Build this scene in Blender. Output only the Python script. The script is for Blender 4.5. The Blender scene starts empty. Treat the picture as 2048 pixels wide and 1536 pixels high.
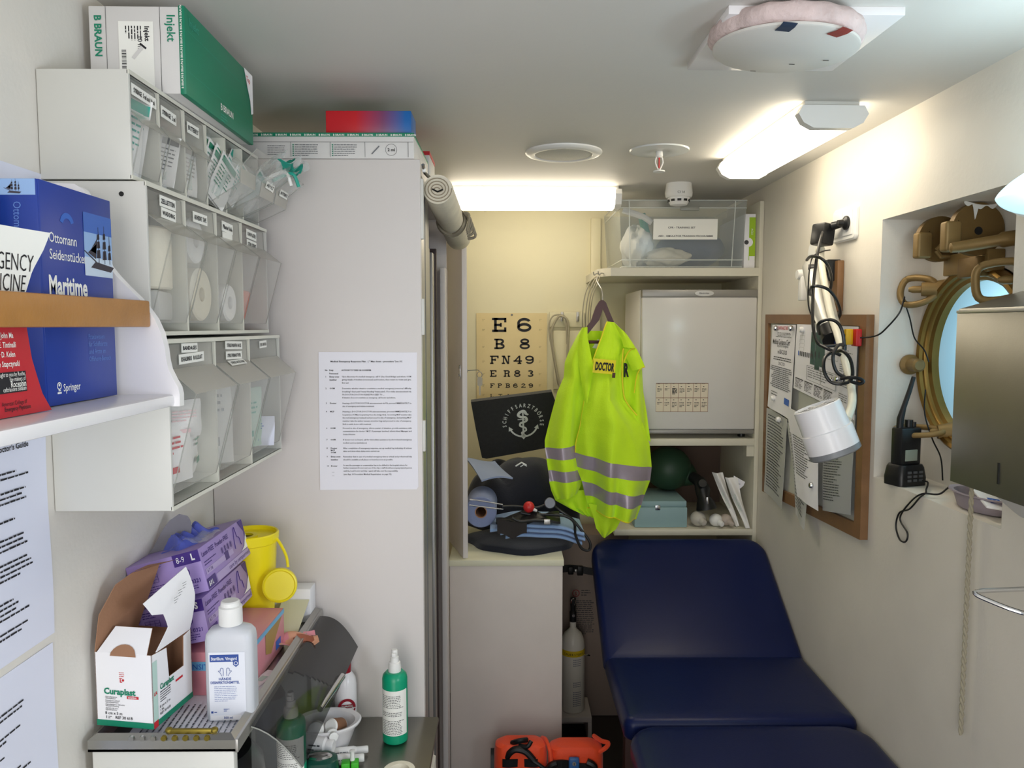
import bpy, bmesh, math, random
from mathutils import Vector, Matrix, Euler
random.seed(7)
SC = bpy.context.scene
COL = SC.collection
# ---------------------------------------------------------------- camera, world, exposure
PITCH, YAW, EYE = math.atan(116/1539), math.atan(12*math.cos(math.atan(116/1539))/1539), 1.68
cd = bpy.data.cameras.new('camera'); cd.sensor_fit = 'HORIZONTAL'; cd.sensor_width = 36.0
cd.lens = 36.0*1539/2048; cd.clip_start = 0.02; cd.clip_end = 50
cam = bpy.data.objects.new('camera', cd); COL.objects.link(cam)
cam.location = (0, 0, EYE); cam.rotation_euler = (math.pi/2-PITCH, 0, -YAW)
SC.camera = cam
SC.view_settings.view_transform = 'Standard'; SC.view_settings.look = 'None'
SC.view_settings.gamma = 1.0; SC.view_settings.use_curve_mapping = False
SC.view_settings.exposure = 0.40
SC.cycles.use_denoising = True; SC.cycles.max_bounces = 10; SC.cycles.transparent_max_bounces = 24
SC.cycles.diffuse_bounces = 6; SC.cycles.sample_clamp_indirect = 6.0; SC.cycles.caustics_refractive = False
W = bpy.data.worlds.new('World'); SC.world = W; W.use_nodes = True
W.node_tree.nodes['Background'].inputs[0].default_value = (0.80, 0.89, 1.0, 1)
W.node_tree.nodes['Background'].inputs[1].default_value = 0.55
def area(name, loc, rot, sx, sy, power, colr, spread=math.pi):
    l = bpy.data.lights.new(name, 'AREA'); l.shape = 'RECTANGLE'; l.size = sx; l.size_y = sy
    l.energy = power; l.color = colr; l.spread = spread
    o = bpy.data.objects.new(name, l); COL.objects.link(o); o.location = loc; o.rotation_euler = rot
    return o
# daylight through the open doorway behind the photographer, and through the porthole
area('doorway_daylight', (-0.25, -1.0, 1.25), (math.radians(90), 0, 0), 0.9, 1.7, 17.0, (1.0, 0.965, 0.92))
area('porthole_daylight', (1.225, 1.66, 1.62), (0, math.radians(90), 0), 0.12, 0.2, 0.75, (0.72, 0.9, 1.0))
area('left_wall_fill', (0.93, 0.15, 1.5), (0, math.radians(90), 0), 0.45, 0.45, 9.0, (0.78, 0.87, 1.0))  # added cool fill for the left side, standing in for an unseen second porthole
# ---------------------------------------------------------------- helpers
def lin(h):
    h = h.lstrip('#'); v = [int(h[i:i+2], 16)/255 for i in (0, 2, 4)]
    return tuple(c/12.92 if c <= .04045 else ((c+.055)/1.055)**2.4 for c in v)+(1,)
MATS = {}
def mat(name, h, rough=.5, metal=0, spec=.5, bump=0, bscale=60, var=0, vscale=8, alpha=1, trans=0, emit=None, estr=0, ior=1.45, sheen=0, coat=0, translucent=False):
    if name in MATS: return MATS[name]
    m = bpy.data.materials.new(name); m.use_nodes = True; nt = m.node_tree; b = nt.nodes['Principled BSDF']
    c = lin(h); b.inputs['Base Color'].default_value = c
    b.inputs['Roughness'].default_value = rough; b.inputs['Metallic'].default_value = metal
    b.inputs['Specular IOR Level'].default_value = spec; b.inputs['IOR'].default_value = ior
    b.inputs['Alpha'].default_value = alpha; b.inputs['Transmission Weight'].default_value = trans
    b.inputs['Sheen Weight'].default_value = sheen; b.inputs['Coat Weight'].default_value = coat
    if emit: b.inputs['Emission Color'].default_value = lin(emit); b.inputs['Emission Strength'].default_value = estr
    tc = nt.nodes.new('ShaderNodeTexCoord')
    if bump:
        n = nt.nodes.new('ShaderNodeTexNoise'); n.inputs['Scale'].default_value = bscale; n.inputs['Detail'].default_value = 4
        nt.links.new(tc.outputs['Object'], n.inputs['Vector'])
        bp = nt.nodes.new('ShaderNodeBump'); bp.inputs['Strength'].default_value = bump; bp.inputs['Distance'].default_value = .004
        nt.links.new(n.outputs['Fac'], bp.inputs['Height']); nt.links.new(bp.outputs['Normal'], b.inputs['Normal'])
    if var:
        n = nt.nodes.new('ShaderNodeTexNoise'); n.inputs['Scale'].default_value = vscale; n.inputs['Detail'].default_value = 5
        nt.links.new(tc.outputs['Object'], n.inputs['Vector'])
        r = nt.nodes.new('ShaderNodeValToRGB'); e = r.color_ramp.elements
        e[0].position = .3; e[1].position = .7
        e[0].color = tuple(x*(1-var) for x in c[:3])+(1,); e[1].color = tuple(min(1, x*(1+var*.6)) for x in c[:3])+(1,)
        nt.links.new(n.outputs['Fac'], r.inputs['Fac']); nt.links.new(r.outputs['Color'], b.inputs['Base Color'])
    MATS[name] = m; return m
def frame(o, xd, ud):
    x = Vector(xd).normalized(); n = x.cross(Vector(ud)).normalized(); u = n.cross(x)
    M = Matrix((x, u, n)).transposed().to_4x4(); M.translation = Vector(o); return M
def RZ(o, deg):            # frame whose x axis is turned about the vertical
    return Matrix.Translation(Vector(o)) @ Matrix.Rotation(math.radians(deg), 4, 'Z')
def EU(o, rx=0, ry=0, rz=0):
    M = Euler((math.radians(rx), math.radians(ry), math.radians(rz))).to_matrix().to_4x4(); M.translation = Vector(o); return M
TXT = {}
def text_geo(s, bold, res):
    k = (s, bold, res)
    if k not in TXT:
        c = bpy.data.curves.new('lettering', 'FONT'); c.body = s; c.size = 1; c.resolution_u = res; c.offset = bold; c.fill_mode = 'BOTH'
        o = bpy.data.objects.new('lettering', c); me = o.to_mesh()
        vs = [Vector((v.co.x, v.co.y, 0)) for v in me.vertices]; fs = [tuple(p.vertices) for p in me.polygons]
        o.to_mesh_clear(); bpy.data.objects.remove(o); bpy.data.curves.remove(c)
        TXT[k] = (vs, fs)
    return TXT[k]
class MB:
    def __init__(s): s.bm = bmesh.new(); s.T = Matrix.Identity(4)
    def v(s, p): return s.bm.verts.new(s.T @ Vector(p))
    def f(s, vs, m=0):
        try: f = s.bm.faces.new(vs)
        except ValueError: return None
        f.material_index = m; f.smooth = True; return f
    def poly(s, pts, m=0): return s.f([s.v(p) for p in pts], m)
    def box(s, x0, x1, y0, y1, z0, z1, m=0, bev=0, seg=2):
        n0 = len(s.bm.verts); b = bmesh.new() if bev else s.bm
        T = Matrix.Identity(4) if bev else s.T
        P = [b.verts.new(T @ Vector((x, y, z))) for z in (z0, z1) for y in (y0, y1) for x in (x0, x1)]
        for q in ((0, 2, 3, 1), (4, 5, 7, 6), (0, 1, 5, 4), (2, 6, 7, 3), (0, 4, 6, 2), (1, 3, 7, 5)):
            f = b.faces.new([P[i] for i in q]); f.material_index = m; f.smooth = True
        if bev:
            bmesh.ops.bevel(b, geom=b.edges[:], offset=bev, segments=seg, profile=.5, affect='EDGES')
            s.merge(b, m)
        return s
    def merge(s, b, m=None):
        mp = {v: s.v(v.co) for v in b.verts}
        for f in b.faces: s.f([mp[v] for v in f.verts], f.material_index if m is None else m)
        b.free()
    def cyl(s, p0, p1, r0, r1=None, m=0, seg=24, caps=True):
        r1 = r0 if r1 is None else r1
        return s.loft([(p0, r0), (p1, r1)], m, seg, caps)
    def loft(s, st, m=0, seg=20, caps=True, sy=1.0, ms=None):      # stations (point, radius) along a path
        pts = [Vector(p) for p, _ in st]; rings = []; N = len(pts); up = None
        for i, (p, r) in enumerate(st):
            t = (pts[min(i+1, N-1)]-pts[max(i-1, 0)])
            t = t.normalized() if t.length > 1e-9 else Vector((0, 0, 1))
            if up is None: up = Vector((0, 0, 1)) if abs(t.z) < .9 else Vector((0, 1, 0))
            a = t.cross(up)
            if a.length < 1e-4: a = t.cross(Vector((1, 0, 0)))
            a.normalize(); b_ = a.cross(t).normalized(); up = b_
            rings.append([s.v(pts[i]+a*r*math.cos(2*math.pi*k/seg)+b_*r*sy*math.sin(2*math.pi*k/seg)) for k in range(seg)])
        for i in range(N-1):
            mm = ms[i] if ms else m
            for k in range(seg):
                s.f([rings[i][k], rings[i][(k+1) % seg], rings[i+1][(k+1) % seg], rings[i+1][k]], mm)
        if caps:
            s.f(rings[0][::-1], ms[0] if ms else m); s.f(rings[-1], ms[-1] if ms else m)
        return s
    def tube(s, pts, r, m=0, seg=8, n=0, closed=False):
        if n: pts = smooth(pts, n, closed)
        return s.loft([(p, r) for p in pts], m, seg, True)
    def lathe(s, prof, M=None, m=0, seg=32, ms=None, sx=1, sy=1):  # profile (r, z) turned about local z
        T0 = s.T
        if M is not None: s.T = s.T @ M
        rings = []
        for r, z in prof:
            if r < 1e-6: rings.append([s.v((0, 0, z))])
            else: rings.append([s.v((r*sx*math.cos(2*math.pi*k/seg), r*sy*math.sin(2*math.pi*k/seg), z)) for k in range(seg)])
        for i in range(len(prof)-1):
            a, b = rings[i], rings[i+1]; mm = ms[i] if ms else m
            for k in range(seg):
                q = [a[k % len(a)], a[(k+1) % len(a)], b[(k+1) % len(b)], b[k % len(b)]]
                u = []
                for w in q:
                    if w not in u: u.append(w)
                if len(u) > 2: s.f(u, mm)
        s.T = T0; return s
    def prism(s, poly, M, a0, a1, m=0, ms=None):                 # 2-D outline in M's xy, extruded along M's z
        T0 = s.T; s.T = s.T @ M
        A = [s.v((x, y, a0)) for x, y in poly]; B = [s.v((x, y, a1)) for x, y in poly]; n = len(poly)
        s.f(A[::-1], m); s.f(B, m if ms is None else ms)
        for k in range(n): s.f([A[k], A[(k+1) % n], B[(k+1) % n], B[k]], m)
        s.T = T0; return s
    def ball(s, c, r, m=0, sx=1, sy=1, sz=1, seg=20, nr=12):
        return s.lathe([(r*math.sin(math.pi*i/nr), -r*math.cos(math.pi*i/nr)) for i in range(nr+1)], Matrix.Translation(Vector(c)) @ Matrix.Diagonal((sx, sy, sz, 1)), m, seg)
    def grid(s, fn, nu, nv, m=0, thick=0, mf=None):               # fn(u, v) -> point; thick gives it a back side
        G = [[Vector(fn(i/nu, j/nv)) for j in range(nv+1)] for i in range(nu+1)]
        A = [[s.v(p) for p in row] for row in G]
        pick = (lambda i, j: mf((i+.5)/nu, (j+.5)/nv)) if mf else (lambda i, j: m)
        for i in range(nu):
            for j in range(nv): s.f([A[i][j], A[i+1][j], A[i+1][j+1], A[i][j+1]], pick(i, j))
        if thick:
            B = []
            for i in range(nu+1):
                r_ = []
                for j in range(nv+1):
                    du = G[min(i+1, nu)][j]-G[max(i-1, 0)][j]; dv = G[i][min(j+1, nv)]-G[i][max(j-1, 0)]
                    n = du.cross(dv); n = n.normalized() if n.length > 1e-12 else Vector((0, 0, 1))
                    r_.append(s.v(G[i][j]-n*thick))
                B.append(r_)
            for i in range(nu):
                for j in range(nv): s.f([B[i][j], B[i][j+1], B[i+1][j+1], B[i+1][j]], pick(i, j))
            for i in range(nu):
                s.f([A[i][0], B[i][0], B[i+1][0], A[i+1][0]], pick(i, 0)); s.f([A[i+1][nv], B[i+1][nv], B[i][nv], A[i][nv]], pick(i, nv-1))
            for j in range(nv):
                s.f([A[0][j+1], B[0][j+1], B[0][j], A[0][j]], pick(0, j)); s.f([A[nu][j], B[nu][j], B[nu][j+1], A[nu][j+1]], pick(nu-1, j))
        return s
    def text(s, body, M, size, m=0, bold=0, align='L', sx=1, res=2, fit=None):
        vs, fs = text_geo(body, bold, res)
        if not vs: return s
        x0 = min(v.x for v in vs); x1 = max(v.x for v in vs)
        if fit: sx = fit/((x1-x0)*size)
        o = {'L': 0, 'C': -(x0+x1)/2, 'R': -x1}[align]
        T0 = s.T; s.T = s.T @ M
        P = [s.v(((v.x+o)*size*sx, v.y*size, 0)) for v in vs]
        for f in fs: s.f([P[i] for i in f], m)
        s.T = T0; return s
    def rect(s, M, x0, x1, y0, y1, m=0, z=0):
        T0 = s.T; s.T = s.T @ M; s.poly([(x0, y0, z), (x1, y0, z), (x1, y1, z), (x0, y1, z)], m); s.T = T0; return s
    def disc(s, M, r, m=0, seg=32, ri=0, a0=0, a1=360):
        T0 = s.T; s.T = s.T @ M; n = seg
        P = [(math.cos(math.radians(a0+(a1-a0)*k/n)), math.sin(math.radians(a0+(a1-a0)*k/n))) for k in range(n+1)]
        O = [s.v((x*r, y*r, 0)) for x, y in P]
        if ri:
            I = [s.v((x*ri, y*ri, 0)) for x, y in P]
            for k in range(n): s.f([O[k], O[k+1], I[k+1], I[k]], m)
        else: s.f(O[:-1] if a1-a0 >= 360 else O+[s.v((0, 0, 0))], m)
        s.T = T0; return s
    def lines(s, M, x0, x1, y, n, dy, h, m=0, full=.9, seed=0):    # rows of small print, too fine to read in the photo
        R = random.Random(seed+n)
        for k in range(n):
            x = x0; end = x0+(x1-x0)*(full if k < n-1 else full*.6)*R.uniform(.85, 1)
            while x < end:
                w = h*R.uniform(1.5, 5); s.rect(M, x, min(x+w, end), y-k*dy, y-k*dy+h*R.uniform(.75, 1), m); x += w+h*.6
        return s
    def build(s, name, mats, parent=None, angle=35, origin=None):
        me = bpy.data.meshes.new(name)
        o = bpy.data.objects.new(name, me)
        if parent is not None: org = ORG[parent.name]; o.parent = parent
        else:
            if origin is None:
                c = [v.co for v in s.bm.verts]; n = len(c)
                origin = Vector((sum(p.x for p in c)/n, sum(p.y for p in c)/n, min(p.z for p in c)))
            org = Vector(origin); o.location = org
        for v in s.bm.verts: v.co -= org
        bmesh.ops.remove_doubles(s.bm, verts=s.bm.verts[:], dist=1e-6)
        s.bm.to_mesh(me); s.bm.free()
        for k in (mats if isinstance(mats, (list, tuple)) else [mats]): me.materials.append(MATS[k] if isinstance(k, str) else k)
        me.set_sharp_from_angle(angle=math.radians(angle))
        COL.objects.link(o); ORG[o.name] = org
        return o
ORG = {}
def smooth(pts, n, closed=False):                                # Catmull-Rom through the points
    P = [Vector(p) for p in pts]; out = []; L = len(P)
    rng = L if closed else L-1
    for i in range(rng):
        if closed: a, b, c, d = P[(i-1) % L], P[i], P[(i+1) % L], P[(i+2) % L]
        else: a, b, c, d = P[max(i-1, 0)], P[i], P[i+1], P[min(i+2, L-1)]
        for k in range(n):
            t = k/n; out.append(.5*((2*b)+(c-a)*t+(2*a-5*b+4*c-d)*t*t+(3*b-a-3*c+d)*t**3))
    out.append(P[0] if closed else P[-1]); return out
def interp(tab, t):                                              # piecewise-linear lookup in sorted (t, value) rows
    if t <= tab[0][0]: return tab[0][1]
    for (a, x), (b, y) in zip(tab, tab[1:]):
        if t <= b: return x+(y-x)*(t-a)/(b-a)
    return tab[-1][1]
def tag(o, label, cat, group=None):
    o['label'] = label; o['category'] = cat
    if group: o['group'] = group
    return o
def thing(name, label, cat, loc, group=None):
    o = bpy.data.objects.new(name, None); COL.objects.link(o); o.location = loc; o.empty_display_size = .02
    ORG[o.name] = Vector(loc); return tag(o, label, cat, group)
def struct(o): o['kind'] = 'structure'; return o
def dup(root, loc, rot=None, label=None, group=None):
    r = root.copy(); COL.objects.link(r); r.location = loc
    if rot: r.rotation_euler = [math.radians(a) for a in rot]
    if label: r['label'] = label
    if group: r['group'] = group
    for ch in list(root.children):
        c = ch.copy(); COL.objects.link(c); c.parent = r
        for g in ch.children:
            d = g.copy(); COL.objects.link(d); d.parent = c
    return r
# ---------------------------------------------------------------- materials
mat('wall_paint', 'dedad2', .55, bump=.12, bscale=90, var=.03, vscale=3)
mat('wall_cream', 'd6cfae', .5, bump=.08, bscale=60, var=.03, vscale=3)
mat('ceiling_paint', 'd6d4cf', .6, bump=.08, bscale=70, var=.02, vscale=2)
mat('floor_vinyl', '2b2522', .6, bump=.1, bscale=120, var=.15)
mat('cabinet_grey', 'd6d0cd', .45, bump=.03, bscale=150, var=.015, vscale=3)
mat('cabinet_white', 'd8d4cd', .45, bump=.04, bscale=100, var=.03, vscale=6)
mat('white_gloss', 'eceaec', .25, bump=.03, bscale=80)
mat('white_plastic', 'e6e6e4', .35)
mat('unit_white', 'cfcfc9', .3, bump=.03, bscale=80)
mat('grey_plastic', 'cfcec9', .4, var=.02)
mat('edge_cream', 'd9d8cc', .4)
mat('black', '111214', .45)
mat('black_plastic', '17181a', .35)
mat('ink', '1c1c22', .7)
mat('paper', 'e9e8f0', .6, bump=.05, bscale=25)
mat('paper_cool', 'dfe2f2', .55, bump=.05, bscale=20)
mat('label_white', 'f0f0ea', .5)
mat('wood', 'b07a3c', .4, bump=.1, bscale=200, var=.12, vscale=25)
mat('wood_frame', '83603f', .45, bump=.08, bscale=150, var=.15, vscale=18)
mat('steel', 'a9a8a4', .3, 1, bump=.02, bscale=300)
mat('steel_brushed', '8d8b84', .35, 1, bump=.03, bscale=400, var=.06, vscale=10)
mat('chrome', 'c8c8c8', .15, 1)
mat('brass', '9c7b43', .38, 1, bump=.08, bscale=60, var=.12, vscale=14)
mat('brass_paint', '8a7145', .5, .35, bump=.1, bscale=50, var=.12, vscale=10)
mat('clear', 'f4f6f4', .06, alpha=.07, spec=.6)
mat('clear_edge', '9fa19a', .15, alpha=.75)
mat('shelf_cream', 'd3cfbe', .5, bump=.06, bscale=60, var=.02, vscale=4)
mat('clear_grey', 'd2cfc8', .12, alpha=.17, spec=.5)
mat('lid_grey', 'c4c0b6', .15, alpha=.62, spec=.5)
mat('green_box', '0f7d5e', .4)
mat('green_ink', '108263', .5)
mat('green_light', '2f9f86', .5)
mat('carton', 'd6d4d2', .5, var=.02)
mat('carton_white', 'eeeef2', .45)
mat('carton_brown', '9b7358', .8, bump=.1, bscale=200)
mat('red', 'c4202c', .4)
mat('blue_book', '1c3a94', .35)
mat('lamp_glow', 'fff6e0', .4, emit='fff2da', estr=7.2)
mat('alu', 'b9b7b3', .4, .8)
mat('alu_dark', '6d7076', .45, .7)
mat('dark_grey', '3c3c3e', .6)
mat('navy', '0e1322', .85, sheen=.3, bump=.2, bscale=180)
mat('felt', '2a2b2c', .95, sheen=.3, bump=.25, bscale=350, var=.15, vscale=90)
# ---------------------------------------------------------------- room shell
XL, XR, YB, CE, YF = -.655, .97, 3.42, 2.2, -1.3
b = MB(); b.box(XL-.1, 1.25, YF, YB+.1, -.05, 0); struct(b.build('floor', 'floor_vinyl'))
b = MB(); b.box(XL-.1, 1.25, YF, YB+.1, CE, CE+.06); struct(b.build('ceiling', 'ceiling_paint'))
b = MB(); b.box(XL-.08, XL, YF, YB+.1, 0, CE); struct(b.build('wall_left', 'wall_paint'))
b = MB(); b.box(XL, 1.25, YB, YB+.1, 0, CE); struct(b.build('wall_back', 'wall_cream'))
NY0, NY1, NZ0, NZ1, NX = 1.475, 2.0, 1.283, 1.953, 1.10
PC, PR = Vector((NX, 1.780, 1.598)), .196
b = MB()
for y0, y1, z0, z1 in ((YF, NY0, 0, CE), (NY1, YB, 0, CE), (NY0, NY1, 0, NZ0), (NY0, NY1, NZ1, CE)):
    b.box(XR, NX+.03, y0, y1, z0, z1)
N = 48                                                           # hull plate behind the recess, with the round opening
ring, outer = [], []
for k in range(N):
    a = 2*math.pi*k/N; c, s_ = math.cos(a), math.sin(a)
    hz0, hz1 = PC.z-NZ0+.01, NZ1-PC.z+.01
    t = min((NY1+.01-PC.y)/c if c > 1e-6 else 9, (PC.y-NY0+.01)/-c if c < -1e-6 else 9, hz1/s_ if s_ > 1e-6 else 9, hz0/-s_ if s_ < -1e-6 else 9)
    ring.append((PC.y+PR*c, PC.z+PR*s_)); outer.append((PC.y+t*c, PC.z+t*s_))
for X in (NX, NX+.03):
    R1 = [b.v((X, *p)) for p in ring]; O1 = [b.v((X, *p)) for p in outer]
    for k in range(N): b.f([R1[k], R1[(k+1) % N], O1[(k+1) % N], O1[k]][::1 if X == NX else -1])
for k in range(N):
    p, q = ring[k], ring[(k+1) % N]; b.poly([(NX, *p), (NX+.03, *p), (NX+.03, *q), (NX, *q)])
struct(b.build('wall_right', mat('wall_scuffed', 'e0dbd1', .55, bump=.12, bscale=90, var=.06, vscale=3.5).name))
b = MB(); b.box(.372, .415, YB-.02, YB, 1.0, 2.15, 0, .002)      # trim post on the back wall
struct(b.build('trim_1', 'wall_cream'))
# ---------------------------------------------------------------- ceiling lamps
def lamp(name, label, M, L, w, h):
    t = thing(name, label, 'ceiling lamp', M.translation, 'fluorescent ceiling lamps')
    b = MB(); b.T = M
    prof = [(-w/2+.01, -.012), (-w/2, -.03), (-w/2+.012, -h+.012), (-w/2+.035, -h), (w/2-.035, -h), (w/2-.012, -h+.012), (w/2, -.03), (w/2-.01, -.012)]
    F = frame((0, 0, 0), (0, 1, 0), (0, 0, 1))
    b.prism(prof, F, -L/2+.02, L/2-.02); b.build('diffuser', 'lamp_glow', t)
    b = MB(); b.T = M; b.box(-L/2+.01, L/2-.01, -w/2+.015, w/2-.015, -.012, 0, 0, .002); b.build('mounting_plate', 'grey_plastic', t)
    for s in (-1, 1):
        b = MB(); b.T = M
        P = [(x*1.03, z*1.03) for x, z in prof]
        x0, x1 = (-L/2, -L/2+.024) if s < 0 else (L/2-.024, L/2)
        b.prism(P, F, x0, x1)
        b.build('end_cap', 'white_plastic', t)
    return t
lamp('ceiling_lamp', 'lit fluorescent ceiling lamp along the right wall above the corkboard', RZ((.748, 2.13, CE), 91.5), .64, .16, .062)
lamp('ceiling_lamp', 'lit fluorescent ceiling lamp across the room before the plastic storage box', RZ((.10, 2.96, CE), 0), .66, .14, .078)
# ---------------------------------------------------------------- tall wardrobe cabinet on the left
WY = 1.70
t = thing('tall_cabinet', 'tall pale grey locker cabinet with a printed notice on its front', 'cabinet', (-.42, 2.1, 0))
b = MB(); b.box(XL+.001, -.186, WY, WY+.02, 0, 2.041, 0, .004); b.build('front_panel', 'cabinet_grey', t)
b = MB(); b.box(XL+.001, -.19, WY+.02, 2.5, 2.015, 2.04); b.box(XL+.001, XL+.015, WY+.02, 2.5, 0, 2.015); b.box(XL+.015, -.19, 2.47, 2.495, 0, 2.015); b.box(XL+.015, -.19, WY+.02, 2.47, 0, .06)
b.build('carcass', 'cabinet_grey', t)
b = MB(); b.box(-.205, -.188, WY+.02, 1.90, .06, 2.015, 0, .002); b.box(-.1885, -.187, 1.80, 1.81, .06, 2.0, 1)
for k, z in enumerate((.94, 1.0)): b.cyl((-.1875, 1.81+.03*k, .86), (-.187, 1.81+.03*k, .86), .004, m=1, seg=10)
b.build('side_trim', ['alu', 'alu_dark'], t)
b = MB()
for y0, y1, x, m in ((1.93, 1.97, -.20, 0), (1.97, 2.04, -.214, 1), (2.04, 2.07, -.203, 0), (2.07, 2.17, -.22, 1), (2.17, 2.22, -.205, 0)): b.box(x-.012, x, y0, y1, .06, 1.885, m, .002)
b.build('sliding_door', ['alu', 'alu_dark'], t)
b = MB(); b.box(-.26, -.20, 2.22, 2.24, .06, 1.9); b.build('inner_divider', mat('dark_brown', '3a2c2a', .5).name, t)
b = MB(); b.box(-.205, -.188, 2.40, 2.49, 0, 1.86, 0, .003); b.build('door_post', 'cabinet_grey', t)
for z0, z1 in ((1.87, 2.0), (1.40, 1.47), (1.66, 1.74)):
    b = MB(); b.box(-.188, -.180, WY+.004, WY+.018, z0, z1, 0, .002); b.build('catch_strip', 'grey_plastic', t)
# printed plan on the cabinet
t = thing('printed_notice', 'laminated sheet with the emergency response plan stuck on the tall cabinet', 'notice', (-.305, WY-.001, 1.315))
b = MB(); b.prism([(-.413, 1.623), (-.415, 1.315), (-.200, 1.316), (-.196, 1.322), (-.197, 1.6), (-.196, 1.622)], frame((0, WY-.0005, 0), (1, 0, 0), (0, 0, 1)), 0, .0012)
b.build('sheet', 'paper', t)
b = MB(); FN = frame((-.413, WY-.0022, 1.623), (1, 0, 0), (0, 0, 1)); U = .000313; V = .000322
def ln(cx, cy, s, w=None, bold=.012, sz=15, al='L'):
    b.text(s, FN @ Matrix.Translation(((cx-135)*U, -(cy-85+5)*V, 0)), sz*U, 0, bold, al, fit=w and w*U, res=1)
ln(218, 150, 'Medical Emergency Response Plan', 248, .03); ln(480, 150, '( " Man down - procedure ")on SC', 243, .03)
ln(178, 210, 'No', 18, .03); ln(208, 210, 'Duty', 30, .03); ln(208, 233, 'Personnel', 62, .03); ln(295, 210, 'ACTIONS TO TAKE OR CONSIDER', 210, .03)
for n, y, who in ((1, 255, 'Every crew|member'), (2, 335, 'OOM'), (3, 437, 'Doctor'), (4, 495, 'MCP'), (6, 610, 'OOM'), (7, 690, 'OOM'), (8, 749, 'Doctor|MCP|OOM'), (9, 808, 'Every crew|member'), (10, 873, 'Doctor')):
    ln(180, y, str(n), None, .02)
    for k, w in enumerate(who.split('|')): ln(209, y+k*(15 if n == 8 else 21), w, None, .03)
J = 487
for y, w, s in ((254, J, 'Upon discovery of a medical emergency, call 01 (Sea Cloud Bridge) and inform OOM'), (275, J, 'giving details of incident (conscious?) and location, then return to victim and give'), (297, 45, 'first aid'),
    (335, J, 'Determine whether situation constitutes a medical emergency (conscious? difficulty'), (357, J, 'breathing? chest pain? heavy bleeding? heavy pain?). If so make announcement via'), (378, 296, 'PA DOCTOR DOCTOR PLEASE PROCEED TO ...'), (399, 376, 'If situation does not constitute an emergency, call doctor and inform.'),
    (437, J, 'Hearing a DOCTOR DOCTOR announcement via PA, proceed IMMEDIATELY to'), (458, 224, 'site of emergency and initiate treatment'),
    (495, J, 'Hearing a DOCTOR DOCTOR announcement, proceed IMMEDIATELY to'), (517, J, 'hospital (on SC Main hospital key from the bridge first), 1st arriving MCP member take'), (538, J, 'the red emergency rucksack and proceed to site of emergency, 2nd arriving MCP'), (560, J, 'member take the amber vacuum stretcher bag and proceed to site of emergency.'), (582, 200, 'Both to assist doctor with treatment'),
    (610, J, 'Proceed to site of emergency, inform master of situation, provide assistance with'), (631, J, 'communication for doctor / MCP. If passenger involved, inform Hotel Manager and'), (653, 88, 'Cruise Director'),
    (690, J, 'If doctor not on board, call for immediate assistance by shore-based emergency'), (712, 168, 'medical services (ambulance)'),
    (749, J, 'After completion of emergency response, set up medical log indicating all actions'), (770, 258, 'taken and times when duties were carried out'),
    (808, J, 'Remember that in case of a medical emergency time is critical and professional help'), (829, 350, 'should be available at all places on board as soon as possible'),
    (868, 455, 'In case the passenger or crewmember has to be shifted to the hospital ashore for'), (887, J, 'further treatment Doctor and one of the ship s staff should accompany injured person'), (908, 388, 'until the local Doctor and ship s agent will take over the responsibility.'), (931, 340, '(see App 14 Procedure Medical Repatriation on page 93)')):
    ln(297, y, s, w, .012)
b.rect(FN, 80*U, 97*U, -833*V, -832*V); b.rect(FN, 80*U, 97*U, -858*V, -857*V)
b.build('printing', 'ink', t)
# cartons on top of the cabinet
t = thing('flat_carton', 'flat white carton of small syringes with green top edge on the tall cabinet', 'carton', (-.4, 1.85, 2.041))
b = MB(); b.box(-.6, -.199, WY+.001, 2.0, 2.0415, 2.092, 0, .002); b.build('box', 'carton', t)
b = MB(); b.box(-.6005, -.1985, WY, 2.0, 2.088, 2.0965, 0, .001); F = frame((-.6, WY-.0006, 2.0895), (1, 0, 0), (0, 0, 1))
for k in range(13): b.text('B BRAUN', F @ Matrix.Translation((.01+.031*k, 0, 0)), .0058, 1, .02, res=1)
b.build('green_lid', ['green_box', 'label_white'], t)
b = MB(); F = frame((-.6, WY-.0006, 2.0415), (1, 0, 0), (0, 0, 1))
b.rect(F, 0, .4, .0345, .0352, 0); b.rect(F, .388, .3888, .003, .0345, 0)
for x in (.135, .22, .295): b.rect(F, x, x+.0006, .003, .0345, 0)
for x in (.139, .224):
    for k in range(6): b.rect(F, x, x+.003, .0275-.0045*k, .0300-.0045*k, 1)
    b.lines(F, x+.005, x+.065, .028, 6, .0045, .0016, 2, .85, seed=int(x*1000))
b.disc(F @ Matrix.Translation((.352, .0185, 0)), .0125, 0, 32, .0119); b.text('2 ml', F @ Matrix.Translation((.352, .0155, 0)), .009, 0, .02, 'C')
b.rect(F @ Matrix.Translation((.318, .018, 0)) @ Matrix.Rotation(.8, 4, 'Z'), -.012, .012, -.0012, .0012, 2); b.lines(F, .085, .13, .026, 5, .0045, .0014, 2, seed=5)
b.build('printing', ['ink', 'green_ink', 'alu_dark'], t)
m = mat('red_blue', 'c4202c', .35); nt = m.node_tree
tc = nt.nodes.new('ShaderNodeTexCoord'); sp = nt.nodes.new('ShaderNodeSeparateXYZ'); rp = nt.nodes.new('ShaderNodeValToRGB')
nt.links.new(tc.outputs['Generated'], sp.inputs[0]); nt.links.new(sp.outputs['X'], rp.inputs[0])
e = rp.color_ramp.elements; e[0].position = .35; e[0].color = lin('c8202a'); e[1].position = .93; e[1].color = lin('1763ac')
q = e.new(.66); q.color = lin('7d4068'); nt.links.new(rp.outputs[0], nt.nodes['Principled BSDF'].inputs['Base Color'])
b = MB(); b.box(-.392, -.206, 1.715, 1.80, 2.097, 2.147, 0, .002)
tag(b.build('slim_carton', 'red_blue'), 'slim carton fading from red to blue on top of flat white carton', 'carton')
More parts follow.
